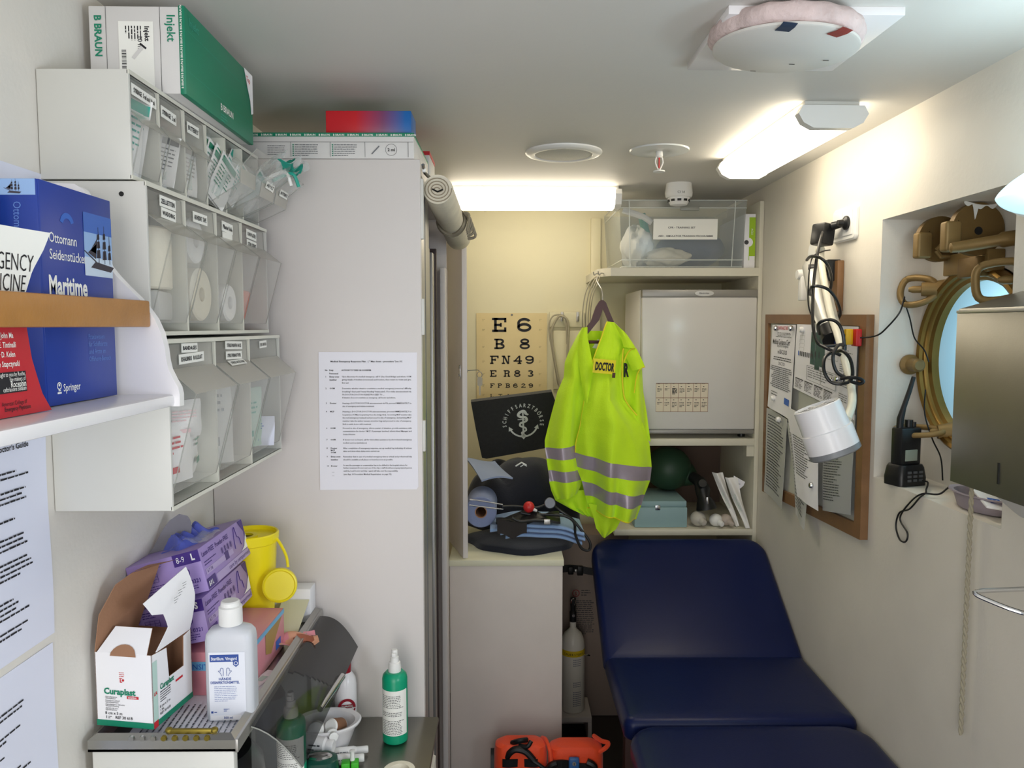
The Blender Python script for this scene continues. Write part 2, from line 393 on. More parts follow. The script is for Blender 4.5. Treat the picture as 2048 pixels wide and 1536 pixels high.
t = thing('small_carton', 'small red topped white carton at the rear top edge of tall cabinet', 'carton', (-.26, 2.1, 2.0405))
b = MB(); b.box(-.33, -.2, 2.05, 2.2, 2.0405, 2.13, 0, .002); b.build('box', 'carton', t)
b = MB(); b.box(-.331, -.199, 2.049, 2.2, 2.125, 2.135, 0); F = frame((-.2, 2.0485, 2.0405), (1, 0, 0), (0, 0, 1)); b.lines(F, -.035, -.004, .075, 4, .012, .006, 1); b.build('red_lid', ['red', 'red'], t)
# rolled-up curtain
t = thing('rolled_curtain', 'rolled up cream curtain tied with a strap beside the tall cabinet top', 'curtain', (-.152, 2.1, 1.96))
b = MB(); A, B_ = Vector((-.152, 1.745, 1.984)), Vector((-.150, 2.47, 1.958))
b.loft([(A, .0325), (A.lerp(B_, .02), .034), (A.lerp(B_, .4), .036), (A.lerp(B_, .55), .033), (A.lerp(B_, .62), .037), (A.lerp(B_, .98), .039), (B_, .036)], 0, 28)
F = frame(A-Vector((0, .002, 0)), (1, 0, 0), (0, 0, 1)); b.T = F
sp_ = [((.004+.0275*k/90)*math.cos(k*.28), (.0015+.0275*k/90)*math.sin(k*.28), .001) for k in range(91)]
b.tube(sp_, .0011, 1, 4); b.tube([(-.012, 0, .002), (0, -.006, .002), (.012, -.001, .002)], .0018, 2, 5); b.T = Matrix.Identity(4)
b.build('fabric_roll', [mat('curtain', 'd9d2c0', .8, bump=.3, bscale=60, var=.08, vscale=20).name, mat('curtain_edge', '9c907c', .9).name, 'black'], t)
b = MB()
for fy, r in ((.55, .0375), (.58, .0385)):
    c = A.lerp(B_, fy); b.tube([c+Vector((r*math.cos(a*.3), .012*math.sin(a*.9), r*math.sin(a*.3))) for a in range(22)], .0045, 0, 6)
c = A.lerp(B_, .54)
for k in range(5): b.tube([c+Vector((.036, .004*k, .02)), c+Vector((.05+.004*k, .01*k, .012-.012*k)), c+Vector((.044, .012*k, -.03-.004*k))], .004, 0, 6, 5)
b.build('tie_strap', mat('strap_grey', '8f8775', .9, bump=.3, bscale=80).name, t)
b = MB(); b.tube([(-.183, 1.73, 2.035), (-.180, 1.75, 2.02), (-.166, 1.79, 2.012)], .004, 0, 6, 6); b.box(-.186, -.178, 1.735, 1.77, 2.02, 2.035, 1, .002); b.build('hanging_loop', ['chrome', 'white_plastic'], t)
# ---------------------------------------------------------------- tilt bins on the left wall
def sheet(b, P, y0, y1, th, ms):                                # thin folded sheet along y, one material per fold
    n = len(P); Q = []
    for i in range(n):
        a, c = Vector(P[max(i-1, 0)]), Vector(P[min(i+1, n-1)]); d = (c-a).normalized(); Q.append((P[i][0]+d.y*th, P[i][1]-d.x*th))
    for i in range(n-1):
        (x0, z0), (x1, z1), (u0, w0), (u1, w1) = P[i], P[i+1], Q[i], Q[i+1]
        b.poly([(x0, y0, z0), (x1, y0, z1), (x1, y1, z1), (x0, y1, z0)], ms[i]); b.poly([(u0, y0, w0), (u0, y1, w0), (u1, y1, w1), (u1, y0, w1)], ms[i])
        for y in (y0, y1): b.poly([(x0, y, z0), (x1, y, z1), (u1, y, w1), (u0, y, w0)], 1)
    for (x, z), (u, w) in ((P[0], Q[0]), (P[-1], Q[-1])): b.poly([(x, y0, z), (x, y1, z), (u, y1, w), (u, y0, w)], 1)
def side(b, P, y, th=.0012):
    A = [b.v((x, y, z)) for x, z in P]; B = [b.v((x, y+th, z)) for x, z in P]; n = len(P)
    b.f(A[::-1], 0); b.f(B, 0)
    for k in range(n): b.f([A[k], A[(k+1) % n], B[(k+1) % n], B[k]], 1)
def bin_unit(label, xf, y0, y1, z0, z1, ys, nose, zs, labels, open_=(), hole=False, group='tilt bin units on the left wall'):
    t = thing('tilt_bin_unit', label, 'storage bins', (XL, (y0+y1)/2, z0), group)
    b = MB(); e = .006; xb = XL+.001
    b.box(xb, xf, y0, y0+e, z0, z1, 0, .001); b.box(xb, xf, y1-e, y1, z0, z1); b.box(xb, xf, y0+e, y1-e, z1-e, z1); b.box(xb, xf, y0+e, y1-e, z0, z0+e); b.box(xb, xb+.004, y0+e, y1-e, z0+e, z1-e, 1)
    for y in ys[1:-1]: b.box(xb, xf-.001, y-.003, y+.003, z0+e, z1-e, 2)
    for z in (z0, z1-e): b.box(xf-.002, xf+.001, y0, y1, z, z+e, 2)
    if hole: b.cyl((XL+.115, y0-.0006, z1-.018), (XL+.115, y0+.001, z1-.018), .0035, m=3, seg=12)
    b.build('housing', ['unit_white' if not hole else 'grey_plastic', 'grey_plastic', 'edge_cream', 'black'], t)
    za, zn, zb = zs
    for i in range(len(ys)-1):
        a, c = ys[i]+.005, ys[i+1]-.005; b = MB()
        if i in open_: pv = Vector((xf-.004, 0, zb)); b.T = Matrix.Translation(pv) @ Matrix.Rotation(math.radians(open_[i]), 4, 'Y') @ Matrix.Translation(-pv)
        P = [(xf-.004, z1-e-.002), (xf-.003, za), (xf+nose, zn), (xf-.002, zb)]
        sheet(b, P, a, c, .0016, [2, 3, 2])
        S = [(xf-.004, za), (xf+nose, zn), (xf-.002, zb), (xf-.10, zb+.002), (xf-.10, za-.02)]
        for y in (a, c-.0012): side(b, S, y)
        b.poly([(xf-.002, a, zb), (xf-.002, c, zb), (xf-.1, c, zb+.002), (xf-.1, a, zb+.002)], 0)
        T = b.T.copy(); o = b.build('bin', ['clear', 'clear_edge', 'clear_grey', 'lid_grey'], t)
        for (ly, lz, w, h, onlid, txt) in labels.get(i, ()):
            b = MB(); b.T = T
            if onlid:
                d = Vector((nose, 0, zn-za)); F = frame(Vector((xf-.003, ly, za))+d*lz+Vector((.0022, 0, .0012)), (0, 1, 0), -d)
            else: F = frame((xf-.0012, ly, lz), (0, 1, 0), (0, 0, 1))
            F = F @ Matrix.Rotation(math.radians(random.uniform(-2, 2)), 4, 'Z')
            b.rect(F, 0, w, 0, h, 0); b.rect(F, 0, w, 0, h, 0, -.0006)
            for s_, yy, hh in txt: b.text(s_, F @ Matrix.Translation((w*.08, yy*h, .0005)), hh*h, 1, .025, res=1, fit=w*.84)
            c_ = b.build('label', ['label_white', 'ink'], None, origin=(0, 0, 0)); c_.parent = o; c_.location = -ORG[t.name]
            for v in c_.data.vertices: pass
    return t
one = lambda s: [(s, .28, .6)]
bin_unit('topmost tilt bin unit with syringe labels below the large green and white carton', -.526, 1.105, 1.665, 1.886, 2.037, [1.108+.0923*k for k in range(7)], .014, (1.985, 1.965, 1.898),
    {0: [(1.115, 2.006, .078, .016, 0, one('SYRINGE  5 ml and 10 ml'))], 1: [(1.208, 2.0, .055, .017, 0, one('SYRINGE  2 ml'))], 2: [(1.305, 2.0, .05, .018, 0, one('BUTTERFLY'))],
     4: [(1.50, .25, .05, .014, 1, one('ADULT'))], 5: [(1.59, .25, .055, .014, 1, one('BUTTERFLY'))]}, {3: 44, 4: 52, 5: 52})
bin_unit('middle tilt bin unit with four bins holding rolls and tape', -.506, 1.102, 1.648, 1.666, 1.883, [1.104, 1.236, 1.367, 1.496, 1.645], .033, (1.84, 1.812, 1.685),
    {0: [(1.148, 1.856, .055, .016, 0, one('ZELLETTEN')), (1.152, 1.840, .05, .015, 0, one('WADDING'))], 1: [(1.268, 1.849, .06, .017, 0, one('ADHESIVE  TAPE'))],
     2: [(1.395, 1.85, .055, .018, 0, one('Pflaster Rolle')), (1.397, 1.832, .05, .017, 0, [])], 3: [(1.525, 1.853, .06, .017, 0, one('CORN PLASTER')), (1.527, 1.834, .058, .016, 0, one('STERI STRIPS'))]}, {}, True)
bin_unit('lowest tilt bin unit with three large bins of bandages and gauze', -.484, 1.104, 1.648, 1.412, 1.661, [1.106, 1.287, 1.458, 1.645], .037, (1.617, 1.582, 1.435),
    {0: [(1.155, 1.640, .06, .014, 0, one('BANDAGES')), (1.145, 1.6225, .095, .015, 0, one('IDEALBINDE   ROLLELAST'))],
     1: [(1.335, 1.640, .085, .014, 0, one('STERILE PARAFFIN GAUZE')), (1.337, 1.622, .08, .014, 0, one('STERILE VERBANDTUPFER')), (1.345, .2, .08, .012, 1, one('STERILE GAUZE SWAB'))],
     2: [(1.52, 1.636, .045, .014, 0, one('EYE CANULA'))]})
# large carton on the topmost unit
t = thing('large_carton', 'large green and white syringe carton lying on the topmost bin unit', 'carton', (-.57, 1.4, 2.038))
b = MB(); b.T = Matrix.Translation((-.562, 1.225, 2.0385)) @ Matrix.Rotation(math.radians(1.2), 4, 'Z')
b.box(-.078, .064, 0, .335, 0, .131, 0, .002); b.build('box', 'carton', t)
T = Matrix.Translation((-.562, 1.225, 2.0385)) @ Matrix.Rotation(math.radians(1.2), 4, 'Z')
b = MB(); b.T = T; b.box(.058, .068, -.001, .337, -.001, .133, 0, .002)
F = frame((.0685, 0, 0), (0, 1, 0), (0, 0, 1)); b.rect(F, .012, .325, .098, .0985, 1); b.rect(F, .012, .325, .036, .0365, 1)
b.text('B BRAUN', F @ Matrix.Translation((.15, .018, .0002)), .016, 2, .02); b.text('Injekt', F @ Matrix.Translation((.015, .108, .0002)), .018, 1, .01)
b.lines(F, .15, .19, .01, 3, .005, .002, 1)
F2 = frame((.0625, -.0015, .004), (0, 0, 1), (-1, 0, 0))
for k in range(6): b.text('B BRAUN', F2 @ Matrix.Translation((.004+.021*k, -.0015, 0)), .0048, 2, .02, res=1)
b.poly([(.0688, .285, .133), (.0688, .337, .133), (.0688, .337, .06), (.0688, .325, .055), (.0688, .32, .08), (.0688, .305, .1)], 3)
b.text('Top', F @ Matrix.Translation((.296, .112, .0012)), .014, 4, .01)
b.build('green_lid', ['green_box', 'green_light', 'label_white', 'carton_white', 'red'], t)
b = MB(); b.T = T; F = frame((-.078, -.0008, 0), (1, 0, 0), (0, 0, 1))
for x in (.026, .108): b.rect(F, x, x+.0006, 0, .13, 0)
FV = frame((-.078, -.0008, .131), (0, 0, -1), (1, 0, 0))
b.text('B BRAUN', FV @ Matrix.Translation((.014, .009, 0)), .015, 1, .03); b.text('Injekt', FV @ Matrix.Translation((.012, .119, 0)), .018, 1, .015)
b.rect(F, .045, .098, .0, .108, 2, .0001); FL = FV @ Matrix.Translation((0, 0, .0004))
b.text('Injekt', FL @ Matrix.Translation((.03, .085, 0)), .010, 0, .03); b.text('10 ml', FL @ Matrix.Translation((.044, .074, 0)), .010, 0, .01)
b.lines(FL, .03, .055, .078, 6, .0045, .002, 0, seed=3)
for k in range(14): b.rect(FL, .066+.0022*k, .066+.0022*k+random.uniform(.0006, .0016), .049, .056, 0)
for sgn in (1,): b.rect(FL @ Matrix.Translation((.068, .075, 0)) @ Matrix.Rotation(-.7, 4, 'Z'), -.009, .014, -.0028, .0028, 3, .0001); b.rect(FL @ Matrix.Translation((.068, .075, 0)) @ Matrix.Rotation(-.7, 4, 'Z'), -.012, -.009, -.006, .006, 0)
b.build('printing', ['ink', 'green_ink', 'label_white', 'carton'], t)
# ---------------------------------------------------------------- wall bookshelf
t = thing('bookshelf', 'white wall bookshelf with a scrolled end panel and a wooden rail', 'shelf', (XL, .6, 1.573))
b = MB(); b.box(XL, -.447, .2, 1.05, 1.572, 1.588, 0, .004); b.build('shelf_board', 'white_gloss', t)
b = MB(); F = frame((0, 1.05, 0), (1, 0, 0), (0, 0, 1))
P = [(XL, 1.572), (-.440, 1.572), (-.4395, 1.588), (-.4415, 1.598), (-.447, 1.608), (-.4535, 1.622), (-.456, 1.634), (-.4575, 1.65), (-.462, 1.671), (-.470, 1.69), (-.479, 1.703), (-.491, 1.718), (-.506, 1.733), (-.519, 1.747), (-.529, 1.76), (-.538, 1.785), (-.545, 1.82), (-.551, 1.848), (-.558, 1.86), (-.569, 1.867), (-.59, 1.868), (XL, 1.868)]
b.prism(P, F, 0, .014); b.build('end_panel', 'white_gloss', t)
b = MB(); b.box(-.490, -.474, .2, 1.034, 1.6785, 1.7135, 0, .0025); b.cyl((-.482, 1.034, 1.694), (-.482, 1.038, 1.694), .004, .003, 1, 12); b.build('rail', ['wood', 'wood_frame'], t)
# blue book
t = thing('book', 'thick blue hardback with a sailing ship picture, standing at the shelf end', 'book', (-.535, .94, 1.589))
b = MB()
b.box(-.5605, -.558, .866, 1.02, 1.589, 1.842, 0, .001); b.box(-.5175, -.515, .866, 1.02, 1.589, 1.842, 0, .001); b.box(-.5595, -.516, .864, .868, 1.589, 1.842, 0, .0015)
b.build('cover', 'blue_book', t)
b = MB(); b.box(-.558, -.5175, .868, 1.015, 1.592, 1.838); b.build('pages', 'paper', t)
b = MB(); F = frame((-.5146, 0, 0), (0, 1, 0), (0, 0, 1)); FS = frame((-.5595, .8636, 1.589), (1, 0, 0), (0, 0, 1))
def at(y, z, d=0): return F @ Matrix.Translation((y, z, d))
b.text('Ottomann', at(.880, 1.775), .0165, 0, .005, sx=.82); b.text('Seidenstücker', at(.880, 1.756), .0165, 0, .005, sx=.82)
b.text('Maritime', at(.876, 1.7165), .030, 0, .03, sx=.74); b.text('Medizin', at(.876, 1.683), .030, 0, .03, sx=.74)
for k, s in enumerate(('Praxiswissen', 'für Schiffsärzte', 'und Ärzte im', 'Offshore-Bereich')): b.text(s, at(.954, 1.664-.0092*k), .0088, 1, .005, sx=.85)
b.text('Springer', at(.896, 1.604), .0125, 0, .005, sx=.85)
b.poly([at(.884, 1.602) @ Vector((x, y, 0)) for x, y in ((0, 0), (.008, 0), (.008, .002), (0, .002))], 0)
b.disc(at(.888, 1.611), .0045, 0, 20, .0032); b.disc(at(.888, 1.612), .0016, 0, 10); b.rect(at(.884, 1.605), .002, .0065, 0, .0012, 0)
b.disc(at(.918, 1.797), .015, 2, 24, .0085, 20, 165)
b.rect(F, .953, 1.019, 1.742, 1.819, 3); b.rect(F, .953, 1.019, 1.742, 1.765, 4, .0001)
b.rect(F, .953, 1.019, 1.795, 1.819, 5, .0001)
def ship(b, M, s, m):
    P = lambda q: b.poly([M @ Vector((x*s, y*s, .0003)) for x, y in q], m)
    P([(-.1, .08), (.75, .02), (.9, .14), (.1, .22)]); P([(-.35, .42), (.12, .2), (.14, .23), (-.33, .44)])
    for x, h in ((.25, 1.0), (.5, 1.05), (.72, .85)): P([(x-.012, .2), (x+.012, .2), (x+.008, h), (x-.008, h)])
    for x, z, w, h in ((.24, .3, .17, .2), (.24, .52, .15, .17), (.24, .71, .11, .14), (.5, .28, .17, .22), (.5, .52, .15, .19), (.5, .74, .11, .15), (.72, .3, .13, .18), (.72, .5, .11, .15)):
        P([(x-w*.55, z), (x+w*.5, z+.02), (x+w*.4, z+h), (x-w*.4, z+h-.02)])
    P([(-.2, .4), (.12, .28), (.16, .62)]); P([(-.1, .45), (.14, .4), (.2, .75)])
ship(b, at(.972, 1.748), .056, 6)
b.build('cover_print', ['label_white', mat('pale_blue', '5c7fc8', .5).name, mat('mid_blue', '2f63bd', .5).name, mat('photo_sky', '8fb0dd', .5).name, mat('photo_sea', 'c3d3e6', .5).name, mat('photo_high_sky', '3c66b8', .5).name, mat('photo_ship', '3a3540', .6).name], t)
b = MB(); b.rect(FS, .0015, .042, .235, .2525, 3); ship(b, FS @ Matrix.Translation((.013, .236, 0)), .0155, 6)
b.text('Ottomann  ·  Seidenstücker', FS @ Matrix.Translation((.017, .228, 0)) @ Matrix.Rotation(-math.pi/2, 4, 'Z'), .0125, 1, .003, sx=.8)
b.build('spine_print', ['label_white', 'pale_blue', 'mid_blue', 'photo_sky', 'photo_sea', 'photo_high_sky', 'photo_ship'], t)
# paperback in front of it
t = thing('book', 'bent paperback, white above and red below, leaning against the blue book', 'book', (-.505, .75, 1.589))
ZR = [(0, .838), (.1, .825), (.3, .812), (.5, .806), (.66, .806), (.78, .812), (.9, .826), (1, .834)]
def cover(u, v): 
    y = .62+(interp(ZR, v)-.62)*u
    return (-.499+.016*max(0, v-.62)*u**3*2.2+.004*u*(1-v)**4, y, 1.589+.19*v)
b = MB(); b.grid(cover, 20, 30, 0, .0012, lambda u, v: 1 if v > .56 else 0)
b.build('cover', [mat('red_cover', 'bb2233', .3).name, 'label_white'], t)
b = MB(); b.grid(lambda u, v: (-.5015+.010*max(0, v-.62)*u**3*2, .62+(interp(ZR, v)-.628)*u, 1.5895+.186*v), 16, 20, 0, .010); b.build('pages', 'paper', t)
b = MB(); F = frame((-.4985, 0, 0), (0, 1, 0), (0, 0, 1))
def wr(s, y, z, sz, m, bold=0, sx=1, al='L'):
    n0 = len(b.bm.verts); b.text(s, F @ Matrix.Translation((y, z, 0)), sz, m, bold, al, sx)
    b.bm.verts.ensure_lookup_table()
    for q in b.bm.verts[n0:]:
        vv = (q.co.z-1.589)/.19; uu = max(0, (q.co.y-.62)/(interp(ZR, vv)-.62)); q.co.x = cover(min(uu, 1), vv)[0]+.0007
wr('EMERGENCY', .812, 1.736, .025, 0, -.008, .63, 'R'); wr('MEDICINE', .803, 1.715, .025, 0, -.008, .63, 'R'); wr('Fifth Edition', .785, 1.7105, .006, 0, 0, .9, 'R')
for k, s in enumerate(('O. John Ma', 'J. E. Tintinalli', 'Gabor D. Kelen', 'J. Stephan Stapczynski')): wr(s, (.783, .786, .784, .790)[k], 1.668-.0095*k, .008, 1, .01, .75, 'R')
for q in ((.72, .799, 1.613, 1.634),):
    b.poly([(cover((y-.62)/.2, (z-1.589)/.19)[0]+.0006, y, z) for y, z in ((q[0], q[2]), (q[1], q[2]), (q[1], q[3]), (q[0], q[3]))], 0)
for s, z, sz in (('Brought to you by Roche,', 1.6295, .0062), ('the makers of', 1.6245, .0062), ('Rocephin', 1.6185, .009), ('ceftriaxone sodium', 1.6145, .0065)):
    n0 = len(b.bm.verts); wr(s, .797, z, sz, 1, .01 if sz > .008 else 0, .72, 'R')
    for q in b.bm.verts[n0:]: q.co.x += .0006
wr('American College of', .797, 1.6005, .0062, 0, 0, .75, 'R'); wr('Emergency Physicians', .802, 1.595, .0062, 0, .01, .75, 'R')
b.build('cover_print', ['ink', 'label_white'], t)
b = MB(); b.box(-.625, -.592, .84, .99, 1.589, 1.832, 0, .002); b.box(-.592, -.568, .845, .985, 1.59, 1.829, 1)
b.box(-.568, -.566, .84, .99, 1.589, 1.832, 2)
tag(b.build('book', [mat('brown_cover', '8a6248', .6).name, 'paper', mat('dark_green', '23352f', .5).name]), 'worn brown paperback standing behind the red and white one', 'book')
# sheets on the left wall
def wall_sheet(label, y0, y1, z0, z1, seed, title=None):
    t = thing('wall_notice', label, 'notice', (XL, (y0+y1)/2, z0))
    b = MB(); b.grid(lambda u, v: (XL+.0018+.0012*math.sin(5*u+seed)*math.sin(7*v), y0+(y1-y0)*u, z0+(z1-z0)*v), 12, 12, 0, .0008); b.build('sheet', 'paper_cool', t)
    b = MB(); F = frame((XL+.0036, 0, 0), (0, 1, 0), (0, 0, 1)); R = random.Random(seed); z = z1-.05
    if title: b.text(title, F @ Matrix.Translation((y0+.30, z1-.035, 0)), .011, 0, .02, 'C'); z = z1-.065
    while z > z0+.03:
        n = R.randint(2, 5); w = R.uniform(.26, .37)
        b.lines(F, y0+.03, min(y0+.03+w, y1-.035), z, n, .0068, .0028, 0, 1, int(z*1e4)); z -= n*.0068+R.choice((.005, .010, .016))
    b.build('printing', 'ink', t)
wall_sheet('printed guide sheet on the left wall just under the bookshelf', .70, 1.088, 1.238, 1.552, 3, "Ship Doctor's Guide")
wall_sheet('lower printed sheet on the left wall beside the tray cabinet', .70, 1.082, .93, 1.226, 8)
wall_sheet('laminated sheet on the left wall behind the books', .70, 1.135, 1.62, 1.893, 5)
# ---------------------------------------------------------------- contents of the bins
mat('pouch_clear', 'dfeee8', .15, alpha=.45); mat('teal', '2aa592', .45); mat('cotton', 'e9e3d0', .9, bump=.3, bscale=120); mat('gauze_white', 'efeeec', .8, bump=.2, bscale=100)
mat('film', 'eef2f2', .1, alpha=.3, bump=.8, bscale=45); mat('orange_pack', 'e2623c', .5); mat('pink_pack', 'e7c4c6', .6); mat('green_pale', 'bcd6c8', .6)
def pouch(name, label, cat, group, w, h, c, tubecol):
    b = MB(); b.grid(lambda u, v: ((u-.5)*w, .0012*math.sin(6*v+3*u), h*v), 4, 8, 0, .0006)
    b.rect(frame((0, -.0016, 0), (1, 0, 0), (0, 0, 1)), -w*.42, w*.42, h*.8, h*.93, 1); b.lines(frame((0, -.0016, 0), (1, 0, 0), (0, 0, 1)), -w*.4, w*.4, h*.7, 6, h*.08, h*.03, 1)
    b.cyl((0, .004, h*.12), (0, .004, h*.72), w*.14, m=2, seg=8); b.cyl((0, .004, h*.72), (0, .004, h*.9), w*.06, m=3, seg=6)
    return tag(b.build(name, ['gauze_white', c, 'pouch_clear', tubecol], origin=(0, 0, 0)), label, cat, group)
def many(o, spots):
    for i, (p, r) in enumerate(spots):
        q = o if i == 0 else o.copy()
        if i: COL.objects.link(q)
        q.location = p; q.rotation_euler = [math.radians(a) for a in r]
R = random.Random(4)
many(pouch('syringe_pouch', 'long clear syringe pouch standing in the first bin of the topmost unit', 'syringe', 'syringe pouches in the first top bin', .032, .115, 'teal', 'teal'),
     [((-.61+.0125*k, 1.13+R.uniform(0, .045), 1.901), (R.uniform(-10, 10), R.uniform(-8, 14), R.uniform(20, 80))) for k in range(6)])
many(pouch('syringe_pouch', 'small syringe pouch lying askew in the second bin of the topmost unit', 'syringe', 'syringe pouches in the second top bin', .03, .085, 'alu_dark', 'teal'),
     [((-.61+.014*k, 1.235+R.uniform(0, .025), 1.901), (R.uniform(-25, 25), R.uniform(-10, 16), R.uniform(30, 80))) for k in range(6)])
many(pouch('needle_packet', 'white needle packet standing in the third bin of the topmost unit', 'needle packet', 'needle packets in the third top bin', .05, .085, 'alu', 'green_pale'),
     [((-.615+.011*k, 1.337, 1.901), (R.uniform(-5, 5), R.uniform(-4, 8), 90+R.uniform(-8, 8))) for k in range(8)])
many(pouch('needle_packet', 'white and green needle packet fanned out in the tilted open bin', 'needle packet', 'fanned needle packets in the open bin', .055, .105, 'green_ink', 'teal'),
     [((-.598+.0055*k, 1.425+R.uniform(-.006, .010), 1.905+.9*(.068-.0055*k)), (R.uniform(-5, 5), 4+2.7*k, 82+R.uniform(-8, 8))) for k in range(13)])
b = MB()
for k in range(2):
    b.grid(lambda u, v: (-.53+.10*v+.012*math.sin(9*u+k), 1.50+.14*u, 1.915+.10*v-.03*v*v+.016*math.sin(7*u+5*v+2*k)+.02*k), 14, 14, 0)
b.grid(lambda u, v: (-.455+.05*v+.006*math.sin(12*u), 1.52+.11*u, 1.99+.014*v+.008*math.sin(15*u+6*v)), 14, 8, 1, .001, lambda u, v: 1 if abs(v-.5) < .28 else 0)
for k in range(2): b.tube([(-.47+.012*k, 1.53+.012*k, 1.965), (-.44+.01*k, 1.56+.015*k, 1.985), (-.43+.012*k, 1.57+.012*k, 1.96)], .0035, 1 if k % 2 else 2, 6, 5)
tag(b.build('plastic_bag', ['film', 'teal', 'gauze_white']), 'crumpled clear bag with teal strip bulging from the tilted open bins', 'bag')
many(pouch('cannula_packet', 'clear cannula packet lying in the rear tilted bins of the topmost unit', 'needle packet', 'cannula packets in the rear open bins', .04, .1, 'teal', 'green_pale'),
     [((-.592+.016*(k % 4), 1.525+.09*(k//4)+R.uniform(0, .012), 1.908+1.2*(.062-.016*(k % 4))), (R.uniform(-10, 10), 16+8*(k % 4), 90+R.uniform(-20, 20))) for k in range(8)])
def roll(label, c, axis, r, L, m='gauze_white', ri=.012, group=None):
    b = MB(); F = frame(c, Vector(axis).orthogonal(), Vector(axis).cross(Vector(axis).orthogonal())); 
    b.lathe([(ri, L), (r*.5, L+.001), (r-.003, L), (r, L-.003), (r, .003), (r-.003, 0), (ri, 0), (ri, L)], F, 0, 28)
    return tag(b.build('bandage_roll', m), label, 'bandage', group)
roll('large cream cotton roll standing in the first bin of the middle unit', (-.561, 1.172, 1.735), (0, 0, 1), .054, .092, 'cotton')
roll('white wrapped roll at the top of the second bin in middle unit', (-.602, 1.302, 1.819), (1, 0, .04), .038, .085, 'gauze_white')
roll('cream roll lying at the bottom of the second bin in middle unit', (-.609, 1.30, 1.7325), (1, 0, 0), .044, .10, 'cotton')
roll('small white gauze roll at the bottom of the third bin in middle unit', (-.609, 1.432, 1.7225), (1, 0, 0), .034, .10, 'gauze_white')
b = MB(); b.T = EU((-.565, 1.172, 1.688), 0, 0, 12); b.box(-.05, .05, -.045, .04, 0, .045, 0, .006); tag(b.build('cotton_pack', 'grey_plastic'), 'grey pack under the large cream cotton roll', 'pack')
b = MB(); b.T = EU((-.565, 1.565, 1.698), 0, 12, 8); b.box(-.03, .03, -.05, .04, 0, .06, 0, .004); tag(b.build('plaster_pack', 'orange_pack'), 'orange plaster pack in the last bin of the middle unit', 'pack')
b = MB(); b.T = EU((-.605, 1.57, 1.69), 0, -6, -5); b.box(-.012, .012, -.055, .05, 0, .135, 0, .002); tag(b.build('plaster_box', 'pink_pack'), 'pale box upright behind the orange pack in the middle unit', 'pack')
b = MB(); b.T = EU((-.575, 1.43, 1.76), 8, 10, 20); b.box(-.03, .03, -.03, .035, 0, .05, 0, .004); tag(b.build('tape_pack', mat('tan_pack', 'c9ab93', .6).name), 'tan tape pack above the white roll in the third middle bin', 'pack')
def pack(label, c, rot, s, mats, cat='dressing packet', kind='dressing_packet', seed=0, group=None):
    b = MB(); b.T = EU(c, *rot); w, d, h = s[0]*1.25, s[1], s[2]*1.2
    b.grid(lambda u, v: ((u-.5)*w, -d/2*math.sin(math.pi*min(max(u, .02), .98))**.5*math.sin(math.pi*min(max(v, .02), .98))**.5+.0015*math.sin(9*u+seed)*math.sin(8*v), h*v), 10, 10, 0)
    b.grid(lambda u, v: ((.5-u)*w, d/2*math.sin(math.pi*min(max(u, .02), .98))**.5*math.sin(math.pi*min(max(v, .02), .98))**.5, h*v), 8, 8, 0)
    F = frame((0, -d/2-.0018, 0), (1, 0, 0), (0, 0, 1)); b.lines(F, -w*.3, w*.3, h*.75, 4, h*.08, h*.035, 1, seed=seed); b.rect(F, -w*.3, w*.1, h*.2, h*.3, 1)
    return tag(b.build(kind, mats), label, cat, group)
for k, (yy, z, sx_, s, mm, lab) in enumerate((
    (1.165, 1.425, 0, (.07, .03, .08), ['gauze_white', 'red'], 'white dressing packet with red print low in the first bandage bin'),
    (1.215, 1.432, 25, (.07, .03, .09), ['green_pale', 'green_ink'], 'pale green dressing packet low in the first bandage bin'),
    (1.20, 1.505, -10, (.06, .05, .05), ['gauze_white', 'pink_pack'], 'rolled white bandage packet midway up the first bandage bin'),
    (1.16, 1.53, 10, (.06, .03, .07), ['cotton', 'red'], 'cream bandage packet near the top of the first bandage bin'),
    (1.25, 1.44, 40, (.05, .02, .08), ['gauze_white', 'green_ink'], 'white packet by the divider of the first bandage bin'),
    (1.40, 1.43, 8, (.075, .016, .095), ['pink_pack', 'ink'], 'pinkish paper gauze packet standing in the second gauze bin'),
    (1.345, 1.43, -15, (.06, .02, .13), ['grey_plastic', 'alu_dark'], 'grey striped dressing packet leaning in the second gauze bin'),
    (1.385, 1.52, 20, (.07, .012, .06), ['paper_cool', 'teal'], 'white and blue swab packet at the top of the second gauze bin'),
    (1.52, 1.43, 0, (.06, .02, .10), ['green_pale', 'teal'], 'pale green packet standing in the last lower bin'),
    (1.58, 1.428, 30, (.06, .016, .12), ['gauze_white', 'alu_dark'], 'white packet leaning at the far end of the last lower bin'),
    (1.55, 1.43, -30, (.07, .03, .05), ['paper_cool', 'mid_blue'], 'bluish clear packet at the bottom of the last lower bin'))):
    pack(lab, (-.515-.04*(k % 2), yy, max(z, 1.438)), (random.uniform(-8, 8), random.uniform(-6, 6), 62+sx_), s, mm, seed=k)
